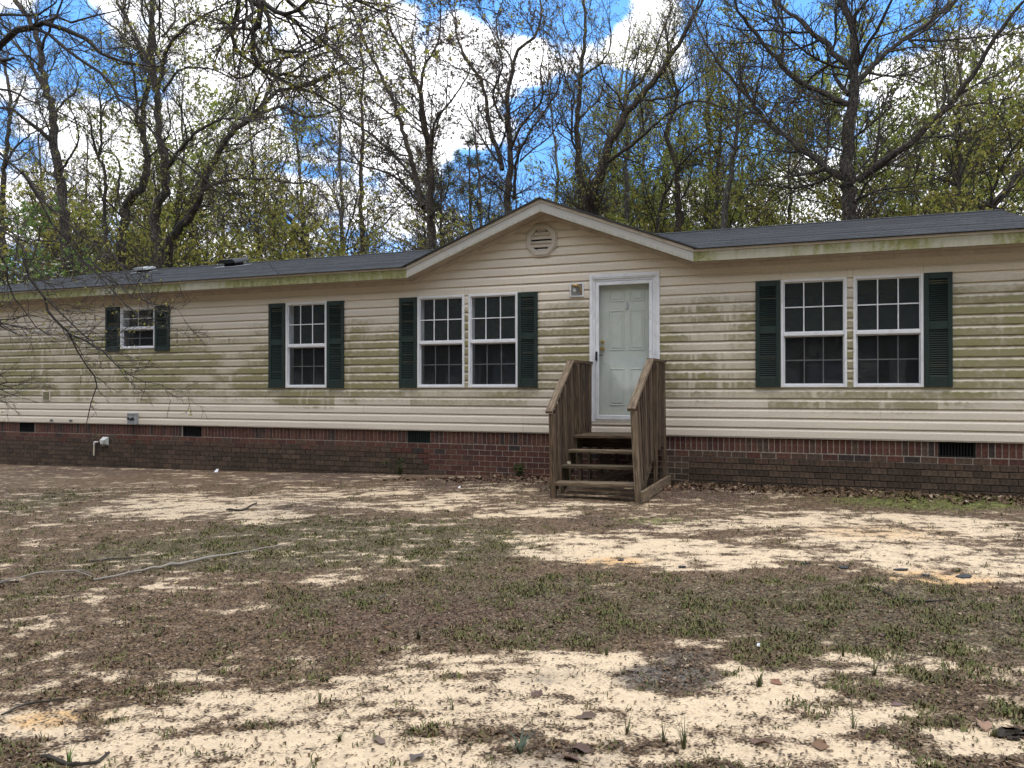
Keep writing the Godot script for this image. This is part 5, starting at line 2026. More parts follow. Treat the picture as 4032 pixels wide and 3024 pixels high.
func make_trees() -> void:
	make_styles()
	begin_tree("oak_tree", "dark crooked tree leaning left behind the far left end of the roof", "bare")
	limb([Vector4(-27.04, -0.47, -11.00, 0.271), Vector4(-27.04, 0.18, -11.00, 0.217), Vector4(-27.04, 5.37, -11.00, 0.201), Vector4(-27.13, 6.92, -11.00, 0.184), Vector4(-27.22, 7.99, -11.00, 0.172), Vector4(-27.55, 9.45, -11.00, 0.157), Vector4(-27.71, 10.40, -11.00, 0.147), Vector4(-27.80, 11.48, -11.00, 0.135), Vector4(-28.02, 12.26, -11.00, 0.127), Vector4(-28.34, 13.31, -11.00, 0.116), Vector4(-28.47, 14.21, -11.00, 0.106), Vector4(-28.97, 15.12, -11.00, 0.097), Vector4(-29.79, 16.09, -11.00, 0.086)], true)
	limb([Vector4(-27.67, 10.40, -11.00, 0.084), Vector4(-27.89, 10.74, -10.58, 0.072), Vector4(-28.12, 11.08, -10.15, 0.059), Vector4(-28.32, 11.36, -9.77, 0.048), Vector4(-28.57, 11.36, -9.50, 0.041)])
	limb([Vector4(-27.98, 12.19, -11.00, 0.070), Vector4(-29.33, 13.44, -11.50, 0.059), Vector4(-30.69, 14.66, -11.98, 0.048), Vector4(-31.77, 15.41, -12.29, 0.040), Vector4(-32.64, 15.84, -12.50, 0.035)])
	limb([Vector4(-28.43, 13.95, -11.00, 0.056), Vector4(-27.58, 14.44, -10.66, 0.046), Vector4(-26.65, 14.89, -10.32, 0.036), Vector4(-26.02, 15.36, -10.00, 0.027)])
	limb([Vector4(-27.49, 9.25, -11.00, 0.049), Vector4(-26.46, 9.69, -10.67, 0.039), Vector4(-25.61, 10.28, -10.30, 0.028), Vector4(-25.51, 10.84, -10.00, 0.020)])
	limb([Vector4(-27.80, 11.41, -11.00, 0.046), Vector4(-27.67, 12.08, -11.39, 0.036), Vector4(-27.44, 12.39, -11.64, 0.030), Vector4(-27.61, 13.17, -12.00, 0.022)])
	limb([Vector4(-28.29, 13.18, -11.00, 0.042), Vector4(-28.48, 13.61, -10.56, 0.033), Vector4(-28.77, 13.56, -10.31, 0.027), Vector4(-29.08, 13.68, -10.00, 0.021)])
	end_tree()
	begin_tree("oak_tree", "tall forked dark oak rising behind the roof left of the small square vent", "bare")
	limb([Vector4(-23.72, -0.43, -12.00, 0.241), Vector4(-23.72, 0.22, -12.00, 0.193), Vector4(-23.72, 5.81, -12.00, 0.178), Vector4(-23.74, 6.86, -12.00, 0.168), Vector4(-23.83, 7.54, -12.00, 0.162), Vector4(-23.61, 8.13, -12.00, 0.156), Vector4(-23.29, 8.41, -12.00, 0.151), Vector4(-23.37, 9.27, -12.00, 0.144), Vector4(-23.54, 10.21, -12.00, 0.135), Vector4(-23.68, 11.15, -12.00, 0.127), Vector4(-23.76, 12.26, -12.00, 0.116), Vector4(-23.95, 13.15, -12.00, 0.108), Vector4(-23.95, 14.26, -12.00, 0.098), Vector4(-23.95, 15.49, -12.00, 0.086), Vector4(-23.96, 15.86, -12.00, 0.083)], true)
	limb([Vector4(-23.74, 12.14, -12.00, 0.082), Vector4(-24.42, 13.14, -12.30, 0.077), Vector4(-24.95, 13.93, -12.54, 0.072), Vector4(-26.18, 15.45, -12.98, 0.064), Vector4(-27.14, 16.60, -13.30, 0.057), Vector4(-27.72, 17.33, -13.50, 0.053)])
	limb([Vector4(-23.66, 12.37, -12.00, 0.082), Vector4(-23.26, 12.73, -11.79, 0.074), Vector4(-22.98, 13.10, -11.59, 0.067), Vector4(-22.16, 13.54, -11.26, 0.055), Vector4(-21.30, 13.73, -10.98, 0.045), Vector4(-20.40, 13.79, -10.72, 0.035), Vector4(-19.63, 13.77, -10.50, 0.028)])
	limb([Vector4(-23.42, 12.06, -12.00, 0.055), Vector4(-22.52, 12.37, -11.56, 0.046), Vector4(-21.68, 12.40, -11.23, 0.040), Vector4(-20.04, 11.93, -10.65, 0.029), Vector4(-18.44, 11.10, -10.00, 0.018)])
	limb([Vector4(-23.29, 9.14, -12.00, 0.068), Vector4(-22.36, 9.68, -11.64, 0.060), Vector4(-21.35, 10.07, -11.29, 0.053), Vector4(-20.33, 10.26, -10.98, 0.046), Vector4(-19.39, 10.24, -10.71, 0.041), Vector4(-18.66, 10.04, -10.50, 0.037)])
	limb([Vector4(-23.51, 14.07, -12.00, 0.048), Vector4(-23.30, 14.60, -12.35, 0.040), Vector4(-23.50, 15.25, -12.64, 0.033), Vector4(-24.01, 16.12, -13.00, 0.025)])
	limb([Vector4(-24.95, 13.93, -12.54, 0.053), Vector4(-26.08, 14.58, -12.97, 0.047), Vector4(-27.22, 15.48, -13.46, 0.040), Vector4(-28.45, 16.27, -13.92, 0.034), Vector4(-30.09, 17.43, -14.54, 0.024)])
	limb([Vector4(-24.29, 12.99, -12.30, 0.049), Vector4(-25.62, 13.64, -12.78, 0.043), Vector4(-26.68, 13.95, -13.13, 0.038), Vector4(-28.40, 14.82, -13.72, 0.029), Vector4(-30.20, 15.73, -14.30, 0.020)])
	limb([Vector4(-23.82, 11.47, -12.00, 0.041), Vector4(-24.54, 11.94, -12.23, 0.036), Vector4(-25.45, 12.20, -12.46, 0.031), Vector4(-26.39, 12.52, -12.70, 0.026), Vector4(-27.50, 12.44, -13.00, 0.018)])
	limb([Vector4(-23.91, 14.25, -12.00, 0.048), Vector4(-23.97, 14.62, -11.66, 0.041), Vector4(-23.82, 14.96, -11.36, 0.034), Vector4(-23.37, 15.32, -11.00, 0.027)])
	end_tree()
	begin_tree("oak_tree", "thick grey oak curving up to the right behind the roof", "bare")
	limb([Vector4(-23.95, -0.44, -12.80, 0.219), Vector4(-23.95, 0.21, -12.80, 0.175), Vector4(-23.95, 6.12, -12.80, 0.162), Vector4(-23.63, 6.98, -12.80, 0.151), Vector4(-22.83, 7.80, -12.80, 0.137), Vector4(-22.32, 8.62, -12.80, 0.124), Vector4(-21.97, 9.27, -12.80, 0.115), Vector4(-21.43, 10.07, -12.80, 0.103), Vector4(-20.82, 10.61, -12.80, 0.093), Vector4(-20.22, 10.96, -12.80, 0.085), Vector4(-19.63, 11.37, -12.80, 0.077), Vector4(-19.05, 11.74, -12.80, 0.068), Vector4(-18.26, 11.78, -12.80, 0.060), Vector4(-17.35, 11.89, -12.80, 0.050), Vector4(-16.33, 12.03, -12.80, 0.038)], true)
	limb([Vector4(-22.32, 8.56, -12.80, 0.059), Vector4(-21.36, 8.69, -12.55, 0.053), Vector4(-19.93, 8.63, -12.19, 0.046), Vector4(-18.57, 8.39, -11.83, 0.039), Vector4(-17.35, 8.08, -11.50, 0.033), Vector4(-16.43, 7.94, -11.24, 0.028), Vector4(-15.99, 7.62, -11.08, 0.025), Vector4(-15.42, 6.98, -10.80, 0.021)])
	limb([Vector4(-20.22, 10.93, -12.80, 0.061), Vector4(-19.07, 11.01, -12.46, 0.052), Vector4(-18.16, 10.88, -12.20, 0.045), Vector4(-17.26, 10.39, -11.91, 0.038), Vector4(-16.15, 10.21, -11.58, 0.030), Vector4(-15.32, 10.24, -11.30, 0.024)])
	limb([Vector4(-19.63, 11.34, -12.80, 0.060), Vector4(-19.40, 12.56, -13.25, 0.051), Vector4(-19.17, 13.30, -13.52, 0.045), Vector4(-18.41, 13.80, -13.88, 0.037), Vector4(-17.55, 14.43, -14.30, 0.027)])
	limb([Vector4(-20.07, 11.00, -12.80, 0.040), Vector4(-19.60, 11.62, -12.49, 0.034), Vector4(-18.81, 12.21, -12.13, 0.026), Vector4(-18.41, 12.84, -11.80, 0.019)])
	limb([Vector4(-21.35, 10.12, -12.80, 0.034), Vector4(-20.66, 10.18, -13.07, 0.030), Vector4(-20.19, 10.62, -13.32, 0.025), Vector4(-19.62, 10.74, -13.54, 0.021), Vector4(-19.08, 10.38, -13.80, 0.017)])
	limb([Vector4(-22.75, 7.85, -12.80, 0.031), Vector4(-21.88, 7.92, -12.54, 0.026), Vector4(-20.90, 7.41, -12.20, 0.020), Vector4(-19.60, 7.12, -11.80, 0.013)])
	end_tree()
	begin_tree("oak_tree", "pale grey S-shaped trunk between the two dark trees at left", "bare")
	limb([Vector4(-29.69, -0.50, -16.00, 0.287), Vector4(-29.69, 0.15, -16.00, 0.230), Vector4(-29.69, 6.69, -16.00, 0.213), Vector4(-29.60, 8.66, -16.00, 0.185), Vector4(-29.31, 9.44, -16.00, 0.174), Vector4(-28.50, 10.09, -16.00, 0.159), Vector4(-28.22, 11.08, -16.00, 0.145), Vector4(-28.51, 12.05, -16.00, 0.132), Vector4(-28.51, 13.28, -16.00, 0.115), Vector4(-28.32, 13.90, -16.00, 0.106), Vector4(-28.14, 14.67, -16.00, 0.094), Vector4(-28.23, 15.77, -16.00, 0.080), Vector4(-28.05, 16.82, -16.00, 0.064)], true)
	limb([Vector4(-28.51, 12.05, -16.00, 0.089), Vector4(-28.63, 12.73, -15.80, 0.078), Vector4(-28.40, 13.49, -15.57, 0.066), Vector4(-28.25, 14.45, -15.29, 0.051), Vector4(-28.23, 15.40, -15.00, 0.035)])
	limb([Vector4(-29.60, 8.66, -16.00, 0.074), Vector4(-30.24, 9.65, -16.28, 0.063), Vector4(-30.58, 11.11, -16.67, 0.047), Vector4(-30.95, 11.72, -16.83, 0.041), Vector4(-31.85, 12.08, -17.00, 0.034)])
	limb([Vector4(-28.22, 11.15, -16.00, 0.048), Vector4(-27.14, 11.52, -15.67, 0.040), Vector4(-26.37, 12.05, -15.35, 0.031), Vector4(-26.12, 12.74, -15.00, 0.023)])
	end_tree()
	begin_tree("dead_tree", "slender dark snag with a broken knob behind the left roof", "bare")
	limb([Vector4(-29.42, -0.49, -15.00, 0.129), Vector4(-29.42, 0.16, -15.00, 0.103), Vector4(-29.42, 6.54, -15.00, 0.095), Vector4(-29.62, 8.48, -15.00, 0.079), Vector4(-29.58, 10.47, -15.00, 0.063), Vector4(-29.92, 11.07, -15.00, 0.058), Vector4(-29.82, 11.71, -15.00, 0.052), Vector4(-29.83, 12.78, -15.00, 0.043), Vector4(-29.93, 13.65, -15.00, 0.036)], true)
	limb([Vector4(-29.92, 11.07, -15.00, 0.064), Vector4(-29.88, 11.69, -14.66, 0.050), Vector4(-29.57, 12.58, -14.18, 0.030), Vector4(-29.74, 12.82, -14.00, 0.023)])
	limb([Vector4(-29.83, 12.78, -15.00, 0.040), Vector4(-29.88, 13.63, -15.39, 0.033), Vector4(-29.44, 13.88, -15.70, 0.026), Vector4(-28.99, 13.77, -16.00, 0.020)])
	end_tree()
	begin_tree("oak_tree", "many-stemmed tree with brown leaf tufts left of the gable peak", "brown")
	limb([Vector4(-13.04, -0.31, -13.00, 0.200), Vector4(-13.04, 0.34, -13.00, 0.160), Vector4(-13.04, 5.74, -13.00, 0.148), Vector4(-13.04, 7.39, -13.00, 0.124), Vector4(-13.11, 9.05, -13.00, 0.100), Vector4(-13.35, 10.18, -13.00, 0.084), Vector4(-13.44, 10.97, -13.00, 0.073), Vector4(-13.66, 11.50, -13.00, 0.065), Vector4(-13.98, 12.38, -13.00, 0.053), Vector4(-14.50, 13.14, -13.00, 0.042), Vector4(-14.69, 13.85, -13.00, 0.032)], true)
	limb([Vector4(-13.13, 9.11, -13.00, 0.074), Vector4(-13.15, 10.08, -12.75, 0.061), Vector4(-13.18, 10.80, -12.57, 0.052), Vector4(-12.95, 11.51, -12.37, 0.042), Vector4(-12.64, 11.86, -12.25, 0.036), Vector4(-12.31, 12.19, -12.13, 0.030), Vector4(-12.16, 12.64, -12.00, 0.024)])
	limb([Vector4(-13.29, 7.24, -13.00, 0.093), Vector4(-13.80, 8.46, -13.25, 0.084), Vector4(-14.18, 9.57, -13.47, 0.076), Vector4(-14.61, 10.53, -13.66, 0.068), Vector4(-15.05, 11.45, -13.83, 0.061), Vector4(-15.80, 12.69, -14.07, 0.052), Vector4(-16.69, 14.32, -14.37, 0.040), Vector4(-17.06, 15.04, -14.50, 0.034)])
	limb([Vector4(-13.01, 8.93, -13.00, 0.052), Vector4(-12.78, 9.57, -12.63, 0.043), Vector4(-12.40, 9.93, -12.37, 0.037), Vector4(-11.83, 10.25, -12.06, 0.030), Vector4(-11.27, 10.59, -11.74, 0.022), Vector4(-10.93, 10.87, -11.50, 0.017)])
	limb([Vector4(-13.80, 8.29, -13.25, 0.053), Vector4(-14.82, 9.26, -13.79, 0.046), Vector4(-16.14, 10.33, -14.40, 0.038), Vector4(-17.28, 11.09, -14.86, 0.031), Vector4(-18.43, 11.53, -15.25, 0.025)])
	limb([Vector4(-13.22, 7.07, -13.00, 0.049), Vector4(-13.91, 7.81, -13.33, 0.043), Vector4(-14.92, 8.62, -13.73, 0.036), Vector4(-16.17, 9.13, -14.12, 0.028), Vector4(-17.48, 9.60, -14.50, 0.021)])
	limb([Vector4(-14.58, 10.47, -13.66, 0.035), Vector4(-15.07, 10.83, -13.32, 0.029), Vector4(-15.57, 11.24, -12.95, 0.021), Vector4(-16.05, 11.43, -12.66, 0.016)])
	limb([Vector4(-13.66, 11.45, -13.00, 0.031), Vector4(-13.80, 12.32, -13.36, 0.026), Vector4(-14.12, 13.17, -13.69, 0.021), Vector4(-14.16, 13.93, -14.00, 0.016)])
	limb([Vector4(-13.04, 6.89, -13.00, 0.028), Vector4(-12.37, 7.37, -12.66, 0.022), Vector4(-12.04, 7.92, -12.35, 0.017), Vector4(-11.98, 8.57, -12.00, 0.012)])
	end_tree()
	begin_tree("oak_tree", "tall central oak with mauve brown leaf tufts directly above the gable", "brown")
	limb([Vector4(-10.29, -0.28, -13.00, 0.160), Vector4(-10.29, 0.37, -13.00, 0.128), Vector4(-10.29, 6.73, -13.00, 0.119), Vector4(-10.25, 7.95, -13.00, 0.103), Vector4(-10.24, 8.74, -13.00, 0.093), Vector4(-10.32, 9.92, -13.00, 0.079), Vector4(-10.29, 10.55, -13.00, 0.071), Vector4(-10.18, 11.17, -13.00, 0.063), Vector4(-9.95, 11.88, -13.00, 0.053), Vector4(-9.44, 12.22, -13.00, 0.044), Vector4(-9.16, 12.81, -13.00, 0.036), Vector4(-9.22, 13.34, -13.00, 0.029)], true)
	limb([Vector4(-10.50, 8.19, -13.00, 0.077), Vector4(-10.69, 8.82, -13.12, 0.071), Vector4(-10.99, 9.54, -13.25, 0.065), Vector4(-11.29, 10.73, -13.47, 0.054), Vector4(-11.49, 11.34, -13.58, 0.048), Vector4(-11.98, 12.01, -13.71, 0.041), Vector4(-12.49, 12.99, -13.88, 0.032), Vector4(-12.61, 13.68, -14.00, 0.025)])
	limb([Vector4(-10.18, 8.84, -13.00, 0.050), Vector4(-9.77, 9.34, -12.68, 0.043), Vector4(-9.20, 9.69, -12.36, 0.035), Vector4(-8.77, 10.05, -12.08, 0.029), Vector4(-8.74, 10.63, -11.73, 0.021), Vector4(-8.56, 10.97, -11.50, 0.016)])
	limb([Vector4(-10.07, 7.25, -13.00, 0.053), Vector4(-9.81, 8.15, -12.50, 0.043), Vector4(-9.45, 8.69, -12.16, 0.037), Vector4(-8.94, 9.10, -11.83, 0.031), Vector4(-8.12, 9.71, -11.29, 0.021), Vector4(-7.86, 10.11, -11.00, 0.016)])
	limb([Vector4(-10.47, 9.73, -13.00, 0.042), Vector4(-10.69, 10.52, -12.72, 0.034), Vector4(-10.23, 11.20, -12.44, 0.026), Vector4(-10.30, 11.80, -12.21, 0.020), Vector4(-10.49, 12.37, -12.00, 0.014)])
	limb([Vector4(-10.32, 10.13, -13.00, 0.033), Vector4(-10.68, 10.68, -13.23, 0.029), Vector4(-11.06, 11.12, -13.42, 0.026), Vector4(-11.72, 11.63, -13.69, 0.021), Vector4(-12.24, 12.43, -14.00, 0.016)])
	limb([Vector4(-10.18, 11.12, -13.00, 0.039), Vector4(-10.34, 11.87, -13.25, 0.033), Vector4(-10.78, 12.45, -13.46, 0.028), Vector4(-11.02, 13.31, -13.74, 0.022), Vector4(-10.89, 14.06, -14.00, 0.015)])
	limb([Vector4(-9.69, 8.25, -12.50, 0.029), Vector4(-9.07, 8.50, -12.16, 0.023), Vector4(-8.41, 8.73, -11.81, 0.016), Vector4(-8.04, 9.09, -11.50, 0.011)])
	end_tree()
	begin_tree("oak_tree", "straight grey trunk just right of the gable peak", "mid")
	limb([Vector4(-9.13, -0.26, -17.00, 0.171), Vector4(-9.13, 0.39, -17.00, 0.136), Vector4(-9.13, 7.52, -17.00, 0.126), Vector4(-9.26, 9.08, -17.00, 0.110), Vector4(-9.31, 10.75, -17.00, 0.092), Vector4(-9.26, 11.58, -17.00, 0.084), Vector4(-9.19, 12.53, -17.00, 0.073), Vector4(-9.07, 13.22, -17.00, 0.066), Vector4(-9.01, 14.11, -17.00, 0.056), Vector4(-9.07, 15.01, -17.00, 0.047)], true)
	limb([Vector4(-9.32, 9.68, -17.00, 0.047), Vector4(-9.47, 10.03, -16.90, 0.044), Vector4(-9.41, 10.79, -16.70, 0.038), Vector4(-9.25, 11.54, -16.49, 0.033), Vector4(-9.49, 11.88, -16.38, 0.030), Vector4(-9.61, 12.54, -16.20, 0.025), Vector4(-9.78, 13.25, -16.00, 0.020)])
	limb([Vector4(-9.26, 10.87, -17.00, 0.037), Vector4(-8.91, 11.27, -17.28, 0.031), Vector4(-8.63, 11.81, -17.59, 0.025), Vector4(-8.56, 12.72, -18.00, 0.017)])
	limb([Vector4(-9.22, 12.23, -17.00, 0.043), Vector4(-8.76, 12.40, -16.81, 0.038), Vector4(-8.35, 12.52, -16.64, 0.033), Vector4(-7.90, 12.98, -16.35, 0.025), Vector4(-7.86, 13.69, -16.00, 0.016)])
	limb([Vector4(-9.19, 12.77, -17.00, 0.033), Vector4(-9.55, 13.60, -17.33, 0.027), Vector4(-9.98, 14.40, -17.65, 0.021), Vector4(-10.23, 15.33, -18.00, 0.014)])
	end_tree()
	begin_tree("oak_tree", "thick leaning oak with a right-sweeping fork behind the gable right slope", "mid")
	limb([Vector4(-8.21, -0.24, -15.00, 0.233), Vector4(-8.21, 0.41, -15.00, 0.186), Vector4(-8.21, 6.89, -15.00, 0.173), Vector4(-7.92, 8.19, -15.00, 0.151), Vector4(-7.53, 9.24, -15.00, 0.133), Vector4(-7.08, 10.06, -15.00, 0.117), Vector4(-6.63, 10.55, -15.00, 0.105), Vector4(-5.87, 11.36, -15.00, 0.086), Vector4(-5.23, 12.27, -15.00, 0.067), Vector4(-4.81, 13.00, -15.00, 0.053)], true)
	limb([Vector4(-7.75, 8.56, -15.00, 0.067), Vector4(-7.25, 8.79, -14.82, 0.061), Vector4(-6.52, 9.12, -14.55, 0.053), Vector4(-5.82, 9.48, -14.26, 0.044), Vector4(-5.25, 9.76, -14.03, 0.037), Vector4(-4.49, 9.83, -13.76, 0.029), Vector4(-3.77, 9.46, -13.50, 0.022)])
	limb([Vector4(-7.02, 10.06, -15.00, 0.061), Vector4(-7.04, 10.85, -15.28, 0.054), Vector4(-6.65, 11.32, -15.52, 0.048), Vector4(-6.33, 12.04, -15.82, 0.040), Vector4(-6.13, 13.03, -16.17, 0.031), Vector4(-5.86, 13.90, -16.50, 0.022)])
	limb([Vector4(-7.02, 10.11, -15.00, 0.039), Vector4(-7.21, 10.68, -14.67, 0.031), Vector4(-7.57, 11.07, -14.39, 0.024), Vector4(-7.68, 11.75, -14.00, 0.015)])
	limb([Vector4(-6.58, 10.54, -15.00, 0.042), Vector4(-5.88, 10.31, -14.54, 0.034), Vector4(-5.20, 10.22, -14.07, 0.026), Vector4(-4.54, 10.35, -13.50, 0.017)])
	limb([Vector4(-5.87, 11.36, -15.00, 0.039), Vector4(-5.72, 12.08, -15.29, 0.032), Vector4(-5.85, 13.05, -15.64, 0.024), Vector4(-5.65, 13.99, -16.00, 0.015)])
	limb([Vector4(-7.47, 9.35, -15.00, 0.031), Vector4(-7.85, 9.98, -15.34, 0.025), Vector4(-8.43, 10.68, -15.74, 0.018), Vector4(-8.87, 11.10, -16.00, 0.013)])
	end_tree()
	begin_tree("young_tree", "straight slim trunk halfway between the gable and the right roof slope", "leafy")
	limb([Vector4(-8.34, -0.24, -20.00, 0.146), Vector4(-8.34, 0.41, -20.00, 0.117), Vector4(-8.34, 7.26, -20.00, 0.108), Vector4(-8.33, 9.06, -20.00, 0.087), Vector4(-8.34, 10.03, -20.00, 0.076), Vector4(-8.27, 10.99, -20.00, 0.064), Vector4(-8.34, 12.28, -20.00, 0.050), Vector4(-8.27, 13.44, -20.00, 0.036)], true)
	limb([Vector4(-8.34, 9.97, -20.00, 0.032), Vector4(-8.47, 10.49, -19.50, 0.023), Vector4(-8.59, 11.00, -19.00, 0.014)])
	limb([Vector4(-8.33, 10.35, -20.00, 0.032), Vector4(-8.01, 11.11, -20.54, 0.023), Vector4(-7.93, 11.89, -21.00, 0.015)])
	end_tree()
	begin_tree("oak_tree", "dark sinuous trunk at the foot of the gable right slope", "mid")
	limb([Vector4(-5.75, -0.18, -17.00, 0.155), Vector4(-5.75, 0.47, -17.00, 0.124), Vector4(-5.75, 6.45, -17.00, 0.115), Vector4(-5.76, 7.71, -17.00, 0.098), Vector4(-5.80, 8.74, -17.00, 0.085), Vector4(-5.97, 9.44, -17.00, 0.076), Vector4(-6.17, 9.92, -17.00, 0.070), Vector4(-5.88, 10.68, -17.00, 0.058), Vector4(-5.80, 11.47, -17.00, 0.048), Vector4(-6.03, 12.19, -17.00, 0.038)], true)
	limb([Vector4(-5.80, 8.74, -17.00, 0.045), Vector4(-5.35, 9.02, -16.72, 0.037), Vector4(-4.79, 9.26, -16.39, 0.028), Vector4(-4.04, 9.29, -16.00, 0.018)])
	limb([Vector4(-6.49, 6.62, -17.00, 0.051), Vector4(-6.35, 7.67, -17.15, 0.048), Vector4(-5.89, 8.53, -17.30, 0.045)])
	limb([Vector4(-5.83, 11.25, -17.00, 0.032), Vector4(-5.37, 11.54, -16.53, 0.022), Vector4(-5.10, 11.98, -16.00, 0.012)])
	end_tree()
	begin_tree("young_tree", "straight thin pale trunk left of the gable roof", "mid")
	limb([Vector4(-19.44, -0.39, -19.00, 0.150), Vector4(-19.44, 0.26, -19.00, 0.120), Vector4(-19.44, 6.88, -19.00, 0.111), Vector4(-19.50, 8.80, -19.00, 0.095), Vector4(-19.53, 10.58, -19.00, 0.080), Vector4(-19.40, 11.98, -19.00, 0.068), Vector4(-19.49, 13.41, -19.00, 0.057), Vector4(-19.41, 14.68, -19.00, 0.046), Vector4(-19.57, 15.92, -19.00, 0.036)], true)
	limb([Vector4(-19.50, 10.57, -19.00, 0.036), Vector4(-19.65, 11.31, -18.49, 0.025), Vector4(-19.66, 12.01, -18.00, 0.016)])
	limb([Vector4(-19.44, 11.63, -19.00, 0.036), Vector4(-19.13, 12.37, -19.49, 0.026), Vector4(-19.19, 13.40, -20.00, 0.016)])
	end_tree()
	begin_tree("oak_tree", "biggest oak with wide spreading limbs above the right roof", "bud")
	limb([Vector4(-0.33, -0.15, -12.00, 0.257), Vector4(-0.33, 0.50, -12.00, 0.206), Vector4(-0.33, 5.64, -12.00, 0.190), Vector4(-0.32, 6.64, -12.00, 0.172), Vector4(-0.33, 7.43, -12.00, 0.157), Vector4(-0.26, 8.51, -12.00, 0.137), Vector4(-0.22, 9.60, -12.00, 0.117), Vector4(-0.21, 10.47, -12.00, 0.101), Vector4(-0.26, 10.87, -12.00, 0.093), Vector4(-0.44, 11.25, -12.00, 0.086), Vector4(-0.58, 11.67, -12.00, 0.079)], true)
	limb([Vector4(-0.47, 6.72, -12.00, 0.073), Vector4(-0.84, 7.07, -12.12, 0.070), Vector4(-1.27, 7.46, -12.26, 0.066), Vector4(-1.79, 7.97, -12.42, 0.061), Vector4(-2.33, 8.53, -12.59, 0.056), Vector4(-2.75, 9.15, -12.75, 0.051), Vector4(-3.37, 10.01, -12.97, 0.044), Vector4(-3.97, 10.94, -13.18, 0.036), Vector4(-4.39, 11.76, -13.36, 0.030), Vector4(-4.61, 12.45, -13.50, 0.025)])
	limb([Vector4(-0.88, 7.08, -12.12, 0.059), Vector4(-1.18, 7.01, -12.21, 0.049), Vector4(-1.53, 7.02, -12.30, 0.038), Vector4(-1.70, 7.17, -12.35, 0.031), Vector4(-1.58, 7.40, -12.42, 0.023)])
	limb([Vector4(-0.11, 6.64, -12.00, 0.097), Vector4(0.25, 6.90, -11.88, 0.092), Vector4(0.72, 7.16, -11.73, 0.085), Vector4(1.21, 7.48, -11.56, 0.077), Vector4(1.65, 7.88, -11.39, 0.069), Vector4(1.97, 8.13, -11.27, 0.064), Vector4(2.28, 8.49, -11.12, 0.058), Vector4(2.54, 8.88, -10.97, 0.052), Vector4(2.83, 9.36, -10.79, 0.045), Vector4(3.15, 9.82, -10.61, 0.038), Vector4(3.37, 10.04, -10.50, 0.034)])
	limb([Vector4(1.97, 8.10, -11.27, 0.030), Vector4(2.53, 7.96, -10.88, 0.023), Vector4(2.97, 7.90, -10.57, 0.017), Vector4(3.36, 7.87, -10.27, 0.013)])
	limb([Vector4(-0.36, 8.66, -12.00, 0.078), Vector4(-0.67, 8.83, -11.87, 0.074), Vector4(-1.07, 9.00, -11.71, 0.069), Vector4(-1.51, 9.22, -11.52, 0.063), Vector4(-1.79, 9.48, -11.38, 0.059), Vector4(-2.19, 9.97, -11.14, 0.051), Vector4(-2.54, 10.42, -10.92, 0.045), Vector4(-2.93, 10.99, -10.66, 0.036), Vector4(-3.03, 11.37, -10.50, 0.031)])
	limb([Vector4(-0.24, 9.56, -12.00, 0.083), Vector4(-0.55, 9.92, -12.15, 0.077), Vector4(-0.84, 10.38, -12.31, 0.070), Vector4(-1.19, 10.81, -12.48, 0.063), Vector4(-1.54, 11.25, -12.64, 0.056), Vector4(-1.99, 11.77, -12.84, 0.047), Vector4(-2.36, 12.24, -13.00, 0.039)])
	limb([Vector4(-0.32, 8.91, -12.00, 0.063), Vector4(-0.55, 9.26, -12.17, 0.051), Vector4(-0.72, 9.70, -12.35, 0.037), Vector4(-0.79, 10.08, -12.50, 0.025)])
	limb([Vector4(-0.14, 9.11, -12.00, 0.078), Vector4(0.14, 9.48, -12.20, 0.072), Vector4(0.55, 10.01, -12.49, 0.064), Vector4(0.96, 10.39, -12.73, 0.057), Vector4(1.37, 10.67, -12.96, 0.051), Vector4(1.78, 11.06, -13.20, 0.044), Vector4(2.28, 11.54, -13.50, 0.035)])
	limb([Vector4(-0.14, 9.59, -12.00, 0.058), Vector4(0.10, 9.93, -11.74, 0.050), Vector4(0.33, 10.26, -11.47, 0.042), Vector4(0.52, 10.56, -11.24, 0.035), Vector4(0.71, 10.84, -11.00, 0.028)])
	limb([Vector4(-1.31, 10.87, -12.48, 0.033), Vector4(-1.95, 10.92, -12.33, 0.028), Vector4(-2.68, 11.02, -12.16, 0.022), Vector4(-3.11, 11.05, -12.07, 0.019), Vector4(-3.50, 11.22, -11.98, 0.015)])
	limb([Vector4(1.12, 10.36, -12.73, 0.032), Vector4(1.76, 10.30, -12.85, 0.028), Vector4(2.54, 10.30, -12.99, 0.023), Vector4(3.24, 10.31, -13.12, 0.018), Vector4(3.82, 10.35, -13.23, 0.014)])
	limb([Vector4(-0.23, 6.11, -12.00, 0.044), Vector4(0.13, 6.23, -11.70, 0.036), Vector4(0.52, 6.26, -11.39, 0.028), Vector4(0.99, 6.17, -11.00, 0.018)])
	limb([Vector4(-0.20, 10.55, -12.00, 0.054), Vector4(-0.14, 10.91, -11.82, 0.044), Vector4(0.10, 11.10, -11.65, 0.036), Vector4(0.34, 11.25, -11.50, 0.028)])
	limb([Vector4(-2.33, 8.53, -12.59, 0.023), Vector4(-2.22, 8.90, -12.33, 0.020), Vector4(-1.93, 9.15, -12.07, 0.016), Vector4(-1.39, 8.31, -11.59, 0.010)])
	limb([Vector4(-0.43, 7.44, -12.00, 0.029), Vector4(-0.82, 7.50, -11.59, 0.022), Vector4(-1.06, 7.33, -11.32, 0.017), Vector4(-1.36, 7.32, -11.00, 0.012)])
	limb([Vector4(1.65, 7.88, -11.39, 0.028), Vector4(1.89, 8.37, -11.73, 0.022), Vector4(1.93, 9.03, -12.10, 0.016), Vector4(2.10, 9.48, -12.39, 0.012)])
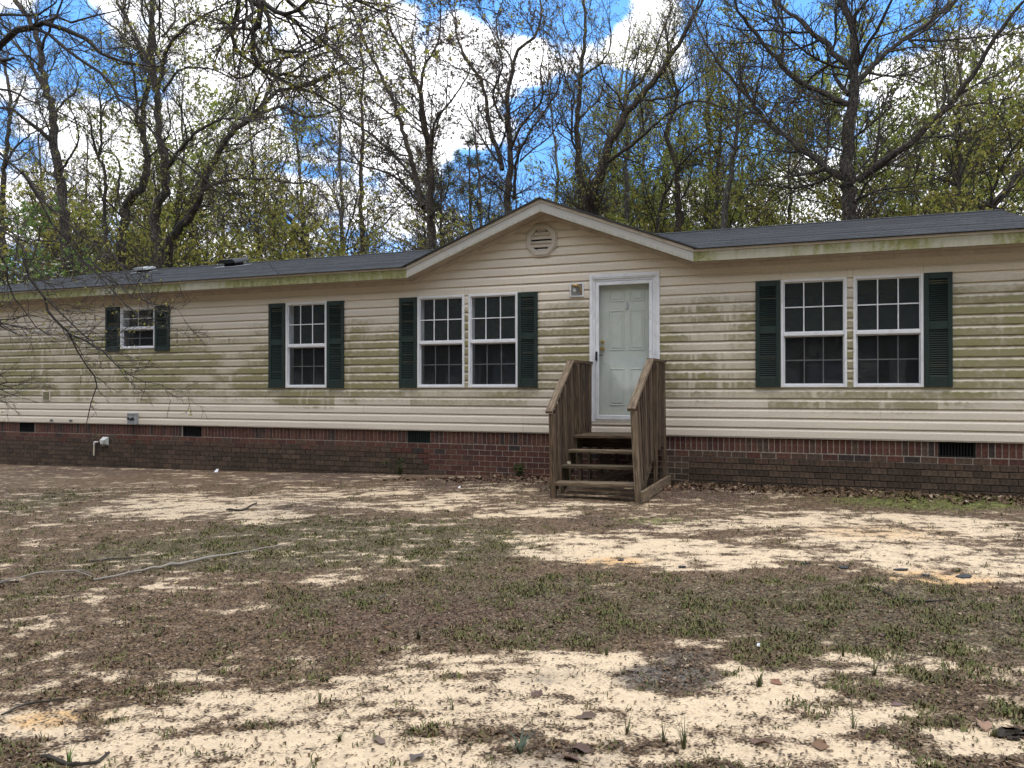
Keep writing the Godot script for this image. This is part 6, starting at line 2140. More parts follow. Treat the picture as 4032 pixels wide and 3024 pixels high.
	limb([Vector4(-2.75, 9.15, -12.75, 0.031), Vector4(-3.15, 10.01, -13.07, 0.026), Vector4(-3.27, 10.47, -13.23, 0.023), Vector4(-2.51, 10.47, -13.56, 0.017), Vector4(-2.07, 10.43, -13.75, 0.013)])
	end_tree()
	begin_tree("young_tree", "thin trunk left of the biggest oak over the right roof", "leafy")
	limb([Vector4(-4.64, -0.16, -18.00, 0.105), Vector4(-4.64, 0.49, -18.00, 0.084), Vector4(-4.64, 6.66, -18.00, 0.078), Vector4(-4.60, 7.99, -18.00, 0.065), Vector4(-4.55, 9.43, -18.00, 0.051), Vector4(-4.46, 10.58, -18.00, 0.039), Vector4(-4.54, 11.63, -18.00, 0.029)], true)
	limb([Vector4(-4.56, 9.26, -18.00, 0.029), Vector4(-4.78, 9.78, -17.50, 0.021), Vector4(-4.86, 10.33, -17.00, 0.013)])
	limb([Vector4(-4.43, 9.86, -17.50, 0.029), Vector4(-4.12, 10.52, -17.97, 0.022), Vector4(-4.08, 11.50, -18.50, 0.013)])
	end_tree()
	begin_tree("young_tree", "vine-wrapped dark trunk next to the thin one over the right roof", "leafy")
	limb([Vector4(-3.96, -0.16, -15.00, 0.141), Vector4(-3.96, 0.49, -15.00, 0.113), Vector4(-3.96, 6.15, -15.00, 0.104), Vector4(-3.73, 7.79, -15.00, 0.077), Vector4(-3.60, 8.81, -15.00, 0.060), Vector4(-3.50, 9.83, -15.00, 0.043), Vector4(-3.40, 10.70, -15.00, 0.029)], true)
	limb([Vector4(-3.66, 8.40, -15.00, 0.029), Vector4(-3.19, 8.87, -14.44, 0.019), Vector4(-2.80, 9.19, -14.00, 0.011)])
	limb([Vector4(-3.60, 8.91, -15.00, 0.029), Vector4(-3.93, 9.77, -15.50, 0.021), Vector4(-4.05, 10.69, -16.00, 0.012)])
	end_tree()
	begin_tree("young_tree", "short slim trunk with yellow green leaves left of the biggest oak base", "leafy")
	limb([Vector4(-2.29, -0.16, -19.00, 0.087), Vector4(-2.29, 0.49, -19.00, 0.070), Vector4(-2.29, 6.90, -19.00, 0.065), Vector4(-2.28, 7.82, -19.00, 0.051), Vector4(-2.33, 8.64, -19.00, 0.038), Vector4(-2.28, 9.45, -19.00, 0.026)], true)
	limb([Vector4(-2.28, 8.11, -19.00, 0.023), Vector4(-1.92, 8.42, -18.48, 0.016), Vector4(-1.78, 8.80, -18.00, 0.009)])
	end_tree()
	begin_tree("oak_tree", "dark trunk leaning right at the far right end of the roof", "leafy")
	limb([Vector4(2.47, -0.17, -11.00, 0.138), Vector4(2.47, 0.48, -11.00, 0.110), Vector4(2.47, 5.20, -11.00, 0.102), Vector4(2.78, 5.54, -11.00, 0.092), Vector4(3.06, 5.87, -11.00, 0.083), Vector4(3.50, 6.37, -11.00, 0.068), Vector4(4.03, 6.86, -11.00, 0.052)], true)
	limb([Vector4(2.78, 5.52, -11.00, 0.044), Vector4(2.82, 6.01, -10.52, 0.036), Vector4(3.04, 6.53, -9.91, 0.025), Vector4(3.27, 6.76, -9.50, 0.018)])
	limb([Vector4(2.67, 5.43, -11.00, 0.040), Vector4(2.38, 5.77, -10.82, 0.035), Vector4(2.09, 5.96, -10.68, 0.032), Vector4(2.26, 6.72, -10.35, 0.023), Vector4(2.73, 7.26, -10.00, 0.015)])
	limb([Vector4(3.02, 5.83, -11.00, 0.031), Vector4(3.30, 6.32, -11.52, 0.023), Vector4(3.69, 6.63, -12.00, 0.016)])
	end_tree()
	begin_tree("oak_tree", "upright thin oak with drooping bough behind the right end of the roof", "leafy")
	limb([Vector4(2.58, -0.17, -16.00, 0.110), Vector4(2.58, 0.48, -16.00, 0.088), Vector4(2.58, 6.05, -16.00, 0.082), Vector4(2.58, 7.08, -16.00, 0.070), Vector4(2.59, 8.15, -16.00, 0.057), Vector4(2.54, 8.89, -16.00, 0.048), Vector4(2.68, 9.80, -16.00, 0.037), Vector4(2.59, 10.59, -16.00, 0.027)], true)
	limb([Vector4(2.58, 7.18, -16.00, 0.049), Vector4(2.12, 7.41, -16.18, 0.045), Vector4(2.44, 7.53, -16.30, 0.041), Vector4(2.80, 7.60, -16.43, 0.038), Vector4(3.57, 7.74, -16.71, 0.030), Vector4(4.38, 7.82, -17.00, 0.022)])
	limb([Vector4(2.58, 7.91, -16.00, 0.038), Vector4(2.99, 8.24, -15.77, 0.033), Vector4(3.30, 8.71, -15.52, 0.027), Vector4(3.60, 9.25, -15.25, 0.021), Vector4(3.89, 9.69, -15.00, 0.015)])
	limb([Vector4(2.55, 8.84, -16.00, 0.027), Vector4(2.28, 9.61, -16.50, 0.020), Vector4(2.23, 10.49, -17.00, 0.011)])
	end_tree()
	begin_tree("oak_tree", "distant bare tree at the far left edge behind the dogwood", "bare")
	limb([Vector4(-42.44, -0.52, -20.00, 0.245), Vector4(-42.44, 0.13, -20.00, 0.196), Vector4(-42.44, 7.23, -20.00, 0.181), Vector4(-42.59, 10.39, -20.00, 0.151), Vector4(-42.41, 13.08, -20.00, 0.124), Vector4(-42.10, 14.85, -20.00, 0.106), Vector4(-41.98, 16.64, -20.00, 0.088), Vector4(-42.37, 18.49, -20.00, 0.071)], true)
	limb([Vector4(-42.41, 13.08, -20.00, 0.071), Vector4(-41.06, 13.92, -19.61, 0.054), Vector4(-39.50, 14.35, -19.26, 0.039), Vector4(-38.21, 14.47, -19.00, 0.029)])
	limb([Vector4(-42.04, 15.74, -20.00, 0.060), Vector4(-41.91, 17.16, -20.53, 0.042), Vector4(-42.00, 18.51, -21.00, 0.026)])
	end_tree()
	begin_tree("oak_tree", "near oak at the left whose thin drooping boughs cross the front of the home", "near")
	limb([Vector4(-13.20, -0.40, 4.20, 0.260), Vector4(-13.20, 1.00, 4.20, 0.200), Vector4(-13.00, 3.00, 4.10, 0.180), Vector4(-12.80, 5.20, 4.00, 0.160), Vector4(-12.50, 7.50, 4.00, 0.130), Vector4(-12.00, 9.50, 4.00, 0.090), Vector4(-11.60, 11.00, 4.10, 0.050)], true)
	limb([Vector4(-10.53, 5.63, 4.00, 0.048), Vector4(-10.34, 5.80, 4.00, 0.044), Vector4(-10.03, 5.90, 4.00, 0.040), Vector4(-9.75, 5.90, 4.00, 0.036), Vector4(-9.54, 5.91, 4.00, 0.034), Vector4(-9.13, 5.76, 4.00, 0.029), Vector4(-8.79, 5.56, 4.00, 0.024), Vector4(-8.56, 5.34, 4.00, 0.020), Vector4(-8.18, 5.20, 4.00, 0.016), Vector4(-7.84, 5.11, 4.00, 0.012)])
	limb([Vector4(-9.74, 5.88, 4.00, 0.022), Vector4(-9.37, 5.69, 4.04, 0.020), Vector4(-9.03, 5.46, 4.08, 0.019), Vector4(-8.70, 5.23, 4.13, 0.018), Vector4(-8.38, 5.07, 4.16, 0.016), Vector4(-8.18, 4.87, 4.20, 0.015), Vector4(-8.04, 4.68, 4.23, 0.015), Vector4(-7.52, 4.30, 4.31, 0.012), Vector4(-7.24, 4.03, 4.36, 0.011), Vector4(-6.90, 3.79, 4.41, 0.010), Vector4(-6.57, 3.56, 4.46, 0.008), Vector4(-6.17, 3.28, 4.53, 0.007), Vector4(-5.78, 2.99, 4.60, 0.005)])
	limb([Vector4(-9.54, 5.91, 4.00, 0.018), Vector4(-9.45, 5.98, 3.90, 0.017), Vector4(-9.33, 5.96, 3.78, 0.015), Vector4(-9.14, 6.10, 3.59, 0.011), Vector4(-8.94, 6.20, 3.40, 0.008)])
	limb([Vector4(-10.53, 6.14, 4.00, 0.022), Vector4(-9.99, 6.02, 4.12, 0.018), Vector4(-9.61, 5.90, 4.21, 0.015), Vector4(-9.27, 5.85, 4.29, 0.012), Vector4(-8.85, 5.86, 4.40, 0.009)])
	limb([Vector4(-10.46, 5.20, 4.00, 0.016), Vector4(-10.04, 5.08, 4.08, 0.014), Vector4(-9.58, 4.88, 4.18, 0.012), Vector4(-9.14, 4.69, 4.27, 0.010), Vector4(-8.68, 4.52, 4.37, 0.008), Vector4(-8.16, 4.26, 4.50, 0.006)])
	limb([Vector4(-10.46, 4.41, 4.00, 0.019), Vector4(-10.08, 4.19, 4.04, 0.017), Vector4(-9.64, 3.88, 4.10, 0.015), Vector4(-9.21, 3.49, 4.17, 0.013), Vector4(-8.87, 3.27, 4.21, 0.011), Vector4(-8.35, 2.98, 4.28, 0.009), Vector4(-7.91, 2.73, 4.34, 0.007), Vector4(-7.47, 2.54, 4.40, 0.005)])
	limb([Vector4(-10.45, 3.42, 4.00, 0.016), Vector4(-10.03, 3.23, 4.08, 0.013), Vector4(-9.73, 3.07, 4.15, 0.012), Vector4(-9.48, 2.83, 4.22, 0.009), Vector4(-9.15, 2.64, 4.30, 0.007)])
	limb([Vector4(-9.79, 4.02, 4.10, 0.017), Vector4(-9.60, 3.66, 4.01, 0.015), Vector4(-9.43, 3.36, 3.94, 0.013), Vector4(-9.26, 3.15, 3.88, 0.011), Vector4(-9.10, 2.91, 3.82, 0.009), Vector4(-8.88, 2.74, 3.76, 0.008), Vector4(-8.60, 2.58, 3.70, 0.006)])
	limb([Vector4(-9.60, 2.90, 4.22, 0.019), Vector4(-9.49, 2.63, 4.22, 0.017), Vector4(-9.24, 2.40, 4.22, 0.015), Vector4(-9.17, 2.23, 4.22, 0.014), Vector4(-9.05, 2.09, 4.22, 0.013), Vector4(-8.82, 1.95, 4.22, 0.012), Vector4(-8.78, 1.87, 4.22, 0.011), Vector4(-8.69, 1.72, 4.22, 0.010), Vector4(-8.51, 1.55, 4.22, 0.009), Vector4(-8.40, 1.44, 4.22, 0.008), Vector4(-8.36, 1.31, 4.22, 0.007), Vector4(-8.44, 1.13, 4.22, 0.006), Vector4(-8.53, 0.88, 4.22, 0.005)])
	limb([Vector4(-9.24, 2.40, 4.22, 0.012), Vector4(-9.00, 2.25, 4.27, 0.011), Vector4(-8.64, 2.06, 4.34, 0.009), Vector4(-8.41, 1.92, 4.39, 0.008), Vector4(-8.24, 1.83, 4.42, 0.007), Vector4(-8.12, 1.75, 4.45, 0.006), Vector4(-7.91, 1.70, 4.48, 0.005), Vector4(-7.66, 1.69, 4.52, 0.004)])
	limb([Vector4(-8.82, 1.94, 4.22, 0.012), Vector4(-8.53, 1.85, 4.28, 0.011), Vector4(-8.13, 1.72, 4.36, 0.009), Vector4(-7.81, 1.56, 4.44, 0.007), Vector4(-7.56, 1.43, 4.50, 0.006), Vector4(-7.27, 1.35, 4.56, 0.004), Vector4(-7.00, 1.33, 4.62, 0.003)])
	limb([Vector4(-10.21, 2.99, 4.08, 0.014), Vector4(-10.11, 2.84, 4.05, 0.013), Vector4(-10.20, 2.66, 4.00, 0.011), Vector4(-10.15, 2.45, 3.95, 0.010), Vector4(-9.99, 2.29, 3.90, 0.008), Vector4(-9.85, 2.07, 3.85, 0.006), Vector4(-9.72, 2.00, 3.82, 0.005), Vector4(-9.54, 1.96, 3.78, 0.004)])
	limb([Vector4(-9.16, 2.93, 3.82, 0.011), Vector4(-8.93, 2.80, 3.87, 0.010), Vector4(-8.65, 2.66, 3.94, 0.009), Vector4(-8.30, 2.45, 4.03, 0.008), Vector4(-8.08, 2.29, 4.10, 0.007), Vector4(-7.79, 2.16, 4.17, 0.006), Vector4(-7.43, 2.01, 4.25, 0.004), Vector4(-7.14, 1.95, 4.32, 0.003)])
	limb([Vector4(-8.97, 2.93, 3.82, 0.011), Vector4(-8.75, 2.79, 3.89, 0.010), Vector4(-8.48, 2.66, 3.97, 0.009), Vector4(-8.18, 2.51, 4.06, 0.008), Vector4(-7.89, 2.35, 4.16, 0.007), Vector4(-7.62, 2.29, 4.23, 0.006), Vector4(-7.19, 2.20, 4.35, 0.004), Vector4(-6.95, 2.15, 4.42, 0.003)])
	limb([Vector4(-7.99, 2.83, 4.34, 0.009), Vector4(-7.66, 2.65, 4.49, 0.008), Vector4(-7.25, 2.41, 4.68, 0.006), Vector4(-6.98, 2.22, 4.83, 0.005), Vector4(-6.71, 2.11, 4.95, 0.004), Vector4(-6.51, 2.03, 5.04, 0.003)])
	limb([Vector4(-10.54, 2.18, 3.95, 0.012), Vector4(-10.31, 2.17, 4.00, 0.010), Vector4(-9.92, 2.17, 4.09, 0.008), Vector4(-9.60, 2.21, 4.17, 0.006), Vector4(-9.25, 2.15, 4.25, 0.004)])
	limb([Vector4(-10.54, 2.16, 3.95, 0.010), Vector4(-10.32, 2.13, 4.00, 0.009), Vector4(-10.03, 2.08, 4.06, 0.008), Vector4(-9.69, 2.05, 4.13, 0.006), Vector4(-9.48, 1.97, 4.19, 0.005), Vector4(-9.18, 1.96, 4.25, 0.004)])
	limb([Vector4(-10.47, 1.36, 4.00, 0.009), Vector4(-10.31, 1.34, 4.00, 0.007), Vector4(-10.18, 1.35, 4.00, 0.006), Vector4(-10.03, 1.36, 4.00, 0.004)])
	limb([Vector4(-10.47, 1.26, 4.00, 0.008), Vector4(-10.31, 1.27, 4.00, 0.006), Vector4(-10.13, 1.29, 4.00, 0.004)])
	limb([Vector4(-12.60, 5.73, 4.05, 0.086), Vector4(-11.56, 6.03, 4.03, 0.067), Vector4(-10.53, 5.63, 4.00, 0.048)])
	limb([Vector4(-12.60, 6.24, 4.05, 0.040), Vector4(-11.56, 6.54, 4.03, 0.031), Vector4(-10.53, 6.14, 4.00, 0.022)])
	limb([Vector4(-12.60, 5.30, 4.05, 0.029), Vector4(-11.53, 5.60, 4.02, 0.022), Vector4(-10.46, 5.20, 4.00, 0.016)])
	limb([Vector4(-12.60, 4.51, 4.05, 0.034), Vector4(-11.53, 4.81, 4.03, 0.027), Vector4(-10.46, 4.41, 4.00, 0.019)])
	limb([Vector4(-12.60, 3.52, 4.05, 0.029), Vector4(-11.52, 3.82, 4.02, 0.022), Vector4(-10.45, 3.42, 4.00, 0.016)])
	limb([Vector4(-13.00, 3.09, 4.05, 0.025), Vector4(-11.60, 3.39, 4.07, 0.020), Vector4(-10.21, 2.99, 4.08, 0.014)])
	limb([Vector4(-13.00, 2.28, 4.05, 0.021), Vector4(-11.77, 2.58, 4.00, 0.016), Vector4(-10.54, 2.18, 3.95, 0.012)])
	limb([Vector4(-13.00, 2.26, 4.05, 0.019), Vector4(-11.77, 2.56, 4.00, 0.015), Vector4(-10.54, 2.16, 3.95, 0.010)])
	limb([Vector4(-13.00, 1.46, 4.05, 0.016), Vector4(-11.73, 1.76, 4.03, 0.013), Vector4(-10.47, 1.36, 4.00, 0.009)])
	limb([Vector4(-13.00, 1.36, 4.05, 0.014), Vector4(-11.73, 1.66, 4.03, 0.011), Vector4(-10.47, 1.26, 4.00, 0.008)])
	dangling_leaves()
	end_tree()
	begin_tree("oak_tree", "overhanging oak whose thick crooked limbs drop from the top edge left of centre", "over")
	limb([Vector4(-10.80, -0.44, 7.60, 0.300), Vector4(-10.80, 1.00, 7.60, 0.240), Vector4(-10.70, 3.00, 7.50, 0.200), Vector4(-10.50, 5.20, 7.30, 0.170), Vector4(-10.20, 6.60, 7.10, 0.140), Vector4(-10.00, 8.20, 7.00, 0.100), Vector4(-9.80, 9.60, 7.10, 0.050)], true)
	limb([Vector4(-10.30, 6.20, 7.20, 0.130), Vector4(-9.60, 6.90, 6.70, 0.110), Vector4(-7.59, 5.72, 5.90, 0.085), Vector4(-5.58, 5.27, 5.00, 0.039)])
	limb([Vector4(-7.59, 5.72, 5.90, 0.060), Vector4(-5.71, 5.44, 5.20, 0.050), Vector4(-5.61, 5.24, 5.00, 0.021)])
	limb([Vector4(-7.59, 5.72, 5.90, 0.060), Vector4(-4.83, 5.11, 5.40, 0.045), Vector4(-4.08, 4.61, 5.54, 0.011)])
	limb([Vector4(-5.58, 5.27, 5.00, 0.036), Vector4(-5.50, 5.06, 5.00, 0.033), Vector4(-5.37, 4.94, 5.00, 0.031), Vector4(-5.36, 4.79, 5.00, 0.029), Vector4(-5.44, 4.72, 5.00, 0.027), Vector4(-5.48, 4.50, 5.00, 0.024), Vector4(-5.37, 4.38, 5.00, 0.022), Vector4(-5.18, 4.27, 5.00, 0.020), Vector4(-4.97, 4.13, 5.00, 0.016), Vector4(-4.77, 4.04, 5.00, 0.014), Vector4(-4.49, 3.88, 5.00, 0.010)])
	limb([Vector4(-5.34, 5.01, 5.00, 0.024), Vector4(-5.16, 4.87, 5.07, 0.022), Vector4(-4.97, 4.76, 5.15, 0.020), Vector4(-4.79, 4.73, 5.22, 0.019), Vector4(-4.57, 4.76, 5.32, 0.017), Vector4(-4.40, 4.78, 5.40, 0.015)])
	limb([Vector4(-4.97, 4.76, 5.15, 0.016), Vector4(-4.92, 4.73, 5.04, 0.014), Vector4(-4.91, 4.68, 4.95, 0.013), Vector4(-4.86, 4.61, 4.80, 0.010), Vector4(-4.86, 4.58, 4.75, 0.009)])
	limb([Vector4(-5.61, 5.24, 5.00, 0.021), Vector4(-5.68, 5.12, 4.92, 0.021), Vector4(-5.91, 4.88, 4.77, 0.019), Vector4(-5.95, 4.76, 4.70, 0.019), Vector4(-5.89, 4.70, 4.65, 0.018), Vector4(-5.81, 4.64, 4.60, 0.018)])
	limb([Vector4(-5.34, 4.96, 5.00, 0.020), Vector4(-5.18, 4.73, 5.11, 0.017), Vector4(-5.14, 4.59, 5.17, 0.016), Vector4(-4.97, 4.38, 5.28, 0.013), Vector4(-4.87, 4.23, 5.35, 0.012), Vector4(-4.93, 4.10, 5.44, 0.010), Vector4(-4.79, 4.02, 5.50, 0.009)])
	limb([Vector4(-5.40, 4.40, 5.00, 0.011), Vector4(-5.39, 4.26, 5.13, 0.009), Vector4(-5.44, 4.19, 5.26, 0.007), Vector4(-5.46, 4.22, 5.40, 0.005)])
	limb([Vector4(-4.79, 4.02, 5.50, 0.011), Vector4(-4.63, 3.83, 5.61, 0.008), Vector4(-4.63, 3.68, 5.71, 0.006), Vector4(-4.57, 3.53, 5.80, 0.004)])
	limb([Vector4(-5.18, 4.27, 5.00, 0.014), Vector4(-5.07, 4.34, 4.89, 0.012), Vector4(-4.93, 4.49, 4.75, 0.010), Vector4(-4.79, 4.60, 4.62, 0.008), Vector4(-4.73, 4.80, 4.50, 0.006)])
	limb([Vector4(-4.57, 4.74, 5.32, 0.011), Vector4(-4.35, 4.64, 5.43, 0.009), Vector4(-4.13, 4.53, 5.54, 0.007), Vector4(-3.98, 4.47, 5.62, 0.005)])
	limb([Vector4(-4.55, 4.71, 5.32, 0.010), Vector4(-4.37, 4.48, 5.49, 0.008), Vector4(-4.20, 4.29, 5.63, 0.006), Vector4(-3.96, 4.07, 5.82, 0.004)])
	limb([Vector4(-4.97, 4.13, 5.00, 0.010), Vector4(-4.65, 4.06, 5.17, 0.008), Vector4(-4.34, 4.05, 5.36, 0.006), Vector4(-3.96, 4.00, 5.60, 0.004)])
	limb([Vector4(-5.95, 4.76, 4.70, 0.009), Vector4(-5.83, 4.52, 4.81, 0.007), Vector4(-5.71, 4.26, 4.92, 0.005), Vector4(-5.70, 4.10, 5.00, 0.004)])
	limb([Vector4(-5.00, 4.40, 5.28, 0.012), Vector4(-4.78, 4.34, 5.32, 0.011), Vector4(-4.56, 4.26, 5.37, 0.009), Vector4(-4.39, 4.27, 5.41, 0.007), Vector4(-4.12, 4.25, 5.48, 0.005)])
	limb([Vector4(-4.08, 4.61, 5.54, 0.011), Vector4(-3.96, 4.55, 5.57, 0.010), Vector4(-3.69, 4.39, 5.63, 0.008), Vector4(-3.51, 4.32, 5.67, 0.006), Vector4(-3.38, 4.24, 5.71, 0.005), Vector4(-3.27, 4.15, 5.74, 0.004)])
	end_tree()
	dogwood()
	var P := {}
	P["crown0"] = proto("crown", 8.6, 0.1, "leafy_tree", "", 0.3, 7)
	P["crown1"] = proto("crown", 8.8, 0.1, "leafy_tree", "", -0.4, 7)
	P["scrub0"] = proto("scrub", 4.6, 0.055, "scrub_tree", "", 0.4, 7)
	P["scrub1"] = proto("scrub", 4.8, 0.05, "scrub_tree", "", -0.5, 8)
	P["thin0"] = proto("thin", 10.0, 0.1, "slender_tree", "", 0.4, 7)
	P["thin1"] = proto("thin", 10.2, 0.09, "slender_tree", "", -0.4, 6)
	P["thin2"] = proto("thin", 9.6, 0.11, "slender_tree", "", 0.0, 8)
	set_out(P["crown0"], true, "leafy_tree", "yellow green leafy tree showing between the forked oak and the curving grey oak", -33.89, -24.00, 1.986, 6.07, "leafy trees in the wood behind the home")
	set_out(P["crown1"], true, "leafy_tree", "round light green crown directly left of and behind the biggest oak trunk", -0.62, -20.00, 1.432, 3.44, "leafy trees in the wood behind the home")
	set_out(P["crown0"], false, "leafy_tree", "tall light green crown to the right of the biggest oak trunk", 2.49, -23.00, 1.528, 6.11, "leafy trees in the wood behind the home")
	set_out(P["crown1"], false, "leafy_tree", "pale leafy tree at the right edge behind the sweeping right limb", 5.02, -27.00, 1.594, 4.49, "leafy trees in the wood behind the home")
	set_out(P["crown0"], false, "leafy_tree", "leafy tree left of the biggest oak above the right roof", -3.74, -23.00, 1.163, 4.38, "leafy trees in the wood behind the home")
	set_out(P["crown1"], false, "leafy_tree", "light green tree behind the leaning forked oak right of the gable", -8.67, -24.00, 1.361, 1.36, "leafy trees in the wood behind the home")
	set_out(P["crown0"], false, "leafy_tree", "green tree where the right roof meets the gable slope", -7.60, -28.00, 1.240, 6.13, "leafy trees in the wood behind the home")
	set_out(P["scrub0"], true, "scrub_tree", "dense yellow green scrub tree right of the biggest oak base", 0.87, -14.00, 1.328, 0.04, "scrub trees along the back of the home")
	set_out(P["scrub1"], true, "scrub_tree", "yellow green scrub tree near the right end of the roof", 2.48, -16.00, 1.442, 1.59, "scrub trees along the back of the home")
	set_out(P["scrub0"], false, "scrub_tree", "yellow green scrub tree hugging the left of the biggest oak base", -0.45, -15.00, 1.297, 2.73, "scrub trees along the back of the home")
	set_out(P["scrub1"], false, "scrub_tree", "low yellow green tree over the middle of the right roof", -3.11, -15.00, 1.371, 4.89, "scrub trees along the back of the home")
	set_out(P["scrub0"], false, "scrub_tree", "low leafy tree over the left part of the right roof", -4.81, -18.00, 1.424, 1.24, "scrub trees along the back of the home")
	set_out(P["scrub1"], false, "scrub_tree", "leafy scrub tree behind the gable left slope", -17.29, -20.00, 1.889, 5.42, "scrub trees along the back of the home")
	set_out(P["scrub0"], false, "scrub_tree", "leafy scrub tree behind the gable right slope", -10.32, -20.00, 1.790, 6.18, "scrub trees along the back of the home")
	set_out(P["scrub1"], false, "scrub_tree", "leafy scrub tree left of the gable roof edge", -16.95, -16.00, 1.574, 1.03, "scrub trees along the back of the home")
	set_out(P["scrub0"], false, "scrub_tree", "yellow green scrub tree above the single tall window", -20.74, -18.00, 1.833, 3.75, "scrub trees along the back of the home")
	set_out(P["scrub1"], false, "scrub_tree", "yellow green scrub tree behind the domed roof vent", -25.54, -21.00, 2.132, 0.06, "scrub trees along the back of the home")
	set_out(P["scrub0"], false, "scrub_tree", "low leafy tree right of the curving grey oak base", -23.92, -15.00, 1.583, 2.43, "scrub trees along the back of the home")
	set_out(P["scrub1"], false, "scrub_tree", "leafy scrub tree above the small window", -28.40, -17.00, 1.749, 0.28, "scrub trees along the back of the home")
	set_out(P["scrub0"], false, "scrub_tree", "tall yellow green scrub tree left of the forked oak", -35.45, -22.00, 2.508, 6.01, "scrub trees along the back of the home")
	set_out(P["scrub1"], false, "scrub_tree", "leafy scrub tree behind the leftmost crooked tree", -36.60, -20.00, 2.247, 2.74, "scrub trees along the back of the home")
	set_out(P["scrub0"], false, "scrub_tree", "leafy scrub tree behind the dogwood", -42.38, -22.00, 2.536, 5.96, "scrub trees along the back of the home")
	set_out(P["thin0"], true, "slender_tree", "slender bare tree in the distance left of the forked oak", -39.13, -27.00, 1.736, 4.94, "slender bare trees in the wood")
	set_out(P["thin1"], true, "slender_tree", "slender bare tree above the domed roof vent", -29.84, -25.00, 1.726, 5.44, "slender bare trees in the wood")
	set_out(P["thin2"], true, "slender_tree", "slender bare tree above the single tall window", -29.28, -28.00, 1.750, 1.09, "slender bare trees in the wood")
	set_out(P["thin0"], false, "slender_tree", "slender bare tree left of the many-stemmed tree", -28.09, -30.00, 1.997, 0.47, "slender bare trees in the wood")
	set_out(P["thin1"], false, "slender_tree", "slender bare tree behind the gable left slope", -21.43, -29.00, 1.761, 3.77, "slender bare trees in the wood")
	set_out(P["thin2"], false, "slender_tree", "slender bare tree just left of the gable peak", -16.88, -25.00, 1.454, 1.05, "slender bare trees in the wood")
	set_out(P["thin0"], false, "slender_tree", "slender bare tree just right of the gable peak", -13.50, -27.00, 1.613, 4.61, "slender bare trees in the wood")
	set_out(P["thin1"], false, "slender_tree", "slender bare tree above the front door", -10.45, -26.00, 1.682, 2.57, "slender bare trees in the wood")
	set_out(P["thin2"], false, "slender_tree", "slender bare tree right of the front door", -8.76, -29.00, 1.698, 3.32, "slender bare trees in the wood")
	set_out(P["thin0"], false, "slender_tree", "slender bare tree above the left part of the right roof", -5.88, -24.00, 1.443, 5.89, "slender bare trees in the wood")
	set_out(P["thin1"], false, "slender_tree", "slender bare tree left of the biggest oak", -5.31, -30.00, 1.521, 3.28, "slender bare trees in the wood")
	set_out(P["thin2"], false, "slender_tree", "slender bare tree near the left edge of the view", -46.79, -26.00, 1.872, 0.68, "slender bare trees in the wood")
	set_out(P["thin0"], false, "slender_tree", "slender bare tree between the leftmost two dark trees", -47.03, -29.00, 1.829, 0.99, "slender bare trees in the wood")
	set_out(P["thin1"], false, "slender_tree", "slender bare tree seen under the arching grey oak limb", -37.29, -31.00, 1.772, 3.42, "slender bare trees in the wood")
	set_out(P["thin2"], false, "slender_tree", "slender bare tree over the right end of the roof", 3.75, -26.00, 1.237, 3.29, "slender bare trees in the wood")
	var pn := pine("pine_tree", "dark green pine behind the gable left slope", 9.5)
	set_out(pn, true, "pine_tree", "dark green pine behind the gable left slope", -18.15, -27.00, 1.468, 0.0, "pines in the wood")
	set_out(pn, false, "pine_tree", "smaller dark pine left of the other pine", -18.70, -25.00, 1.297, 2.0, "pines in the wood")
	var sp := []
	rng.seed = 99
	for i in 36:
		var z := rng.randf_range(-34.0, -75.0)
		sp.append([-12.0 + z * 0.41 + rng.randf_range(-0.95, 0.95) * (11.65 - z), z, rng.randf_range(0.9, 1.5), rng.randf() * TAU])
	wood_mass("far_woodland", joined(P["scrub0"]), sp)
	sp = []
	for i in 110:
		sp.append([rng.randf_range(-75.0, 45.0), rng.randf_range(21.0, 40.0), rng.randf_range(1.3, 2.2), rng.randf() * TAU])
	wood_mass("woodland_across_the_yard", joined(P["crown0"]), sp)

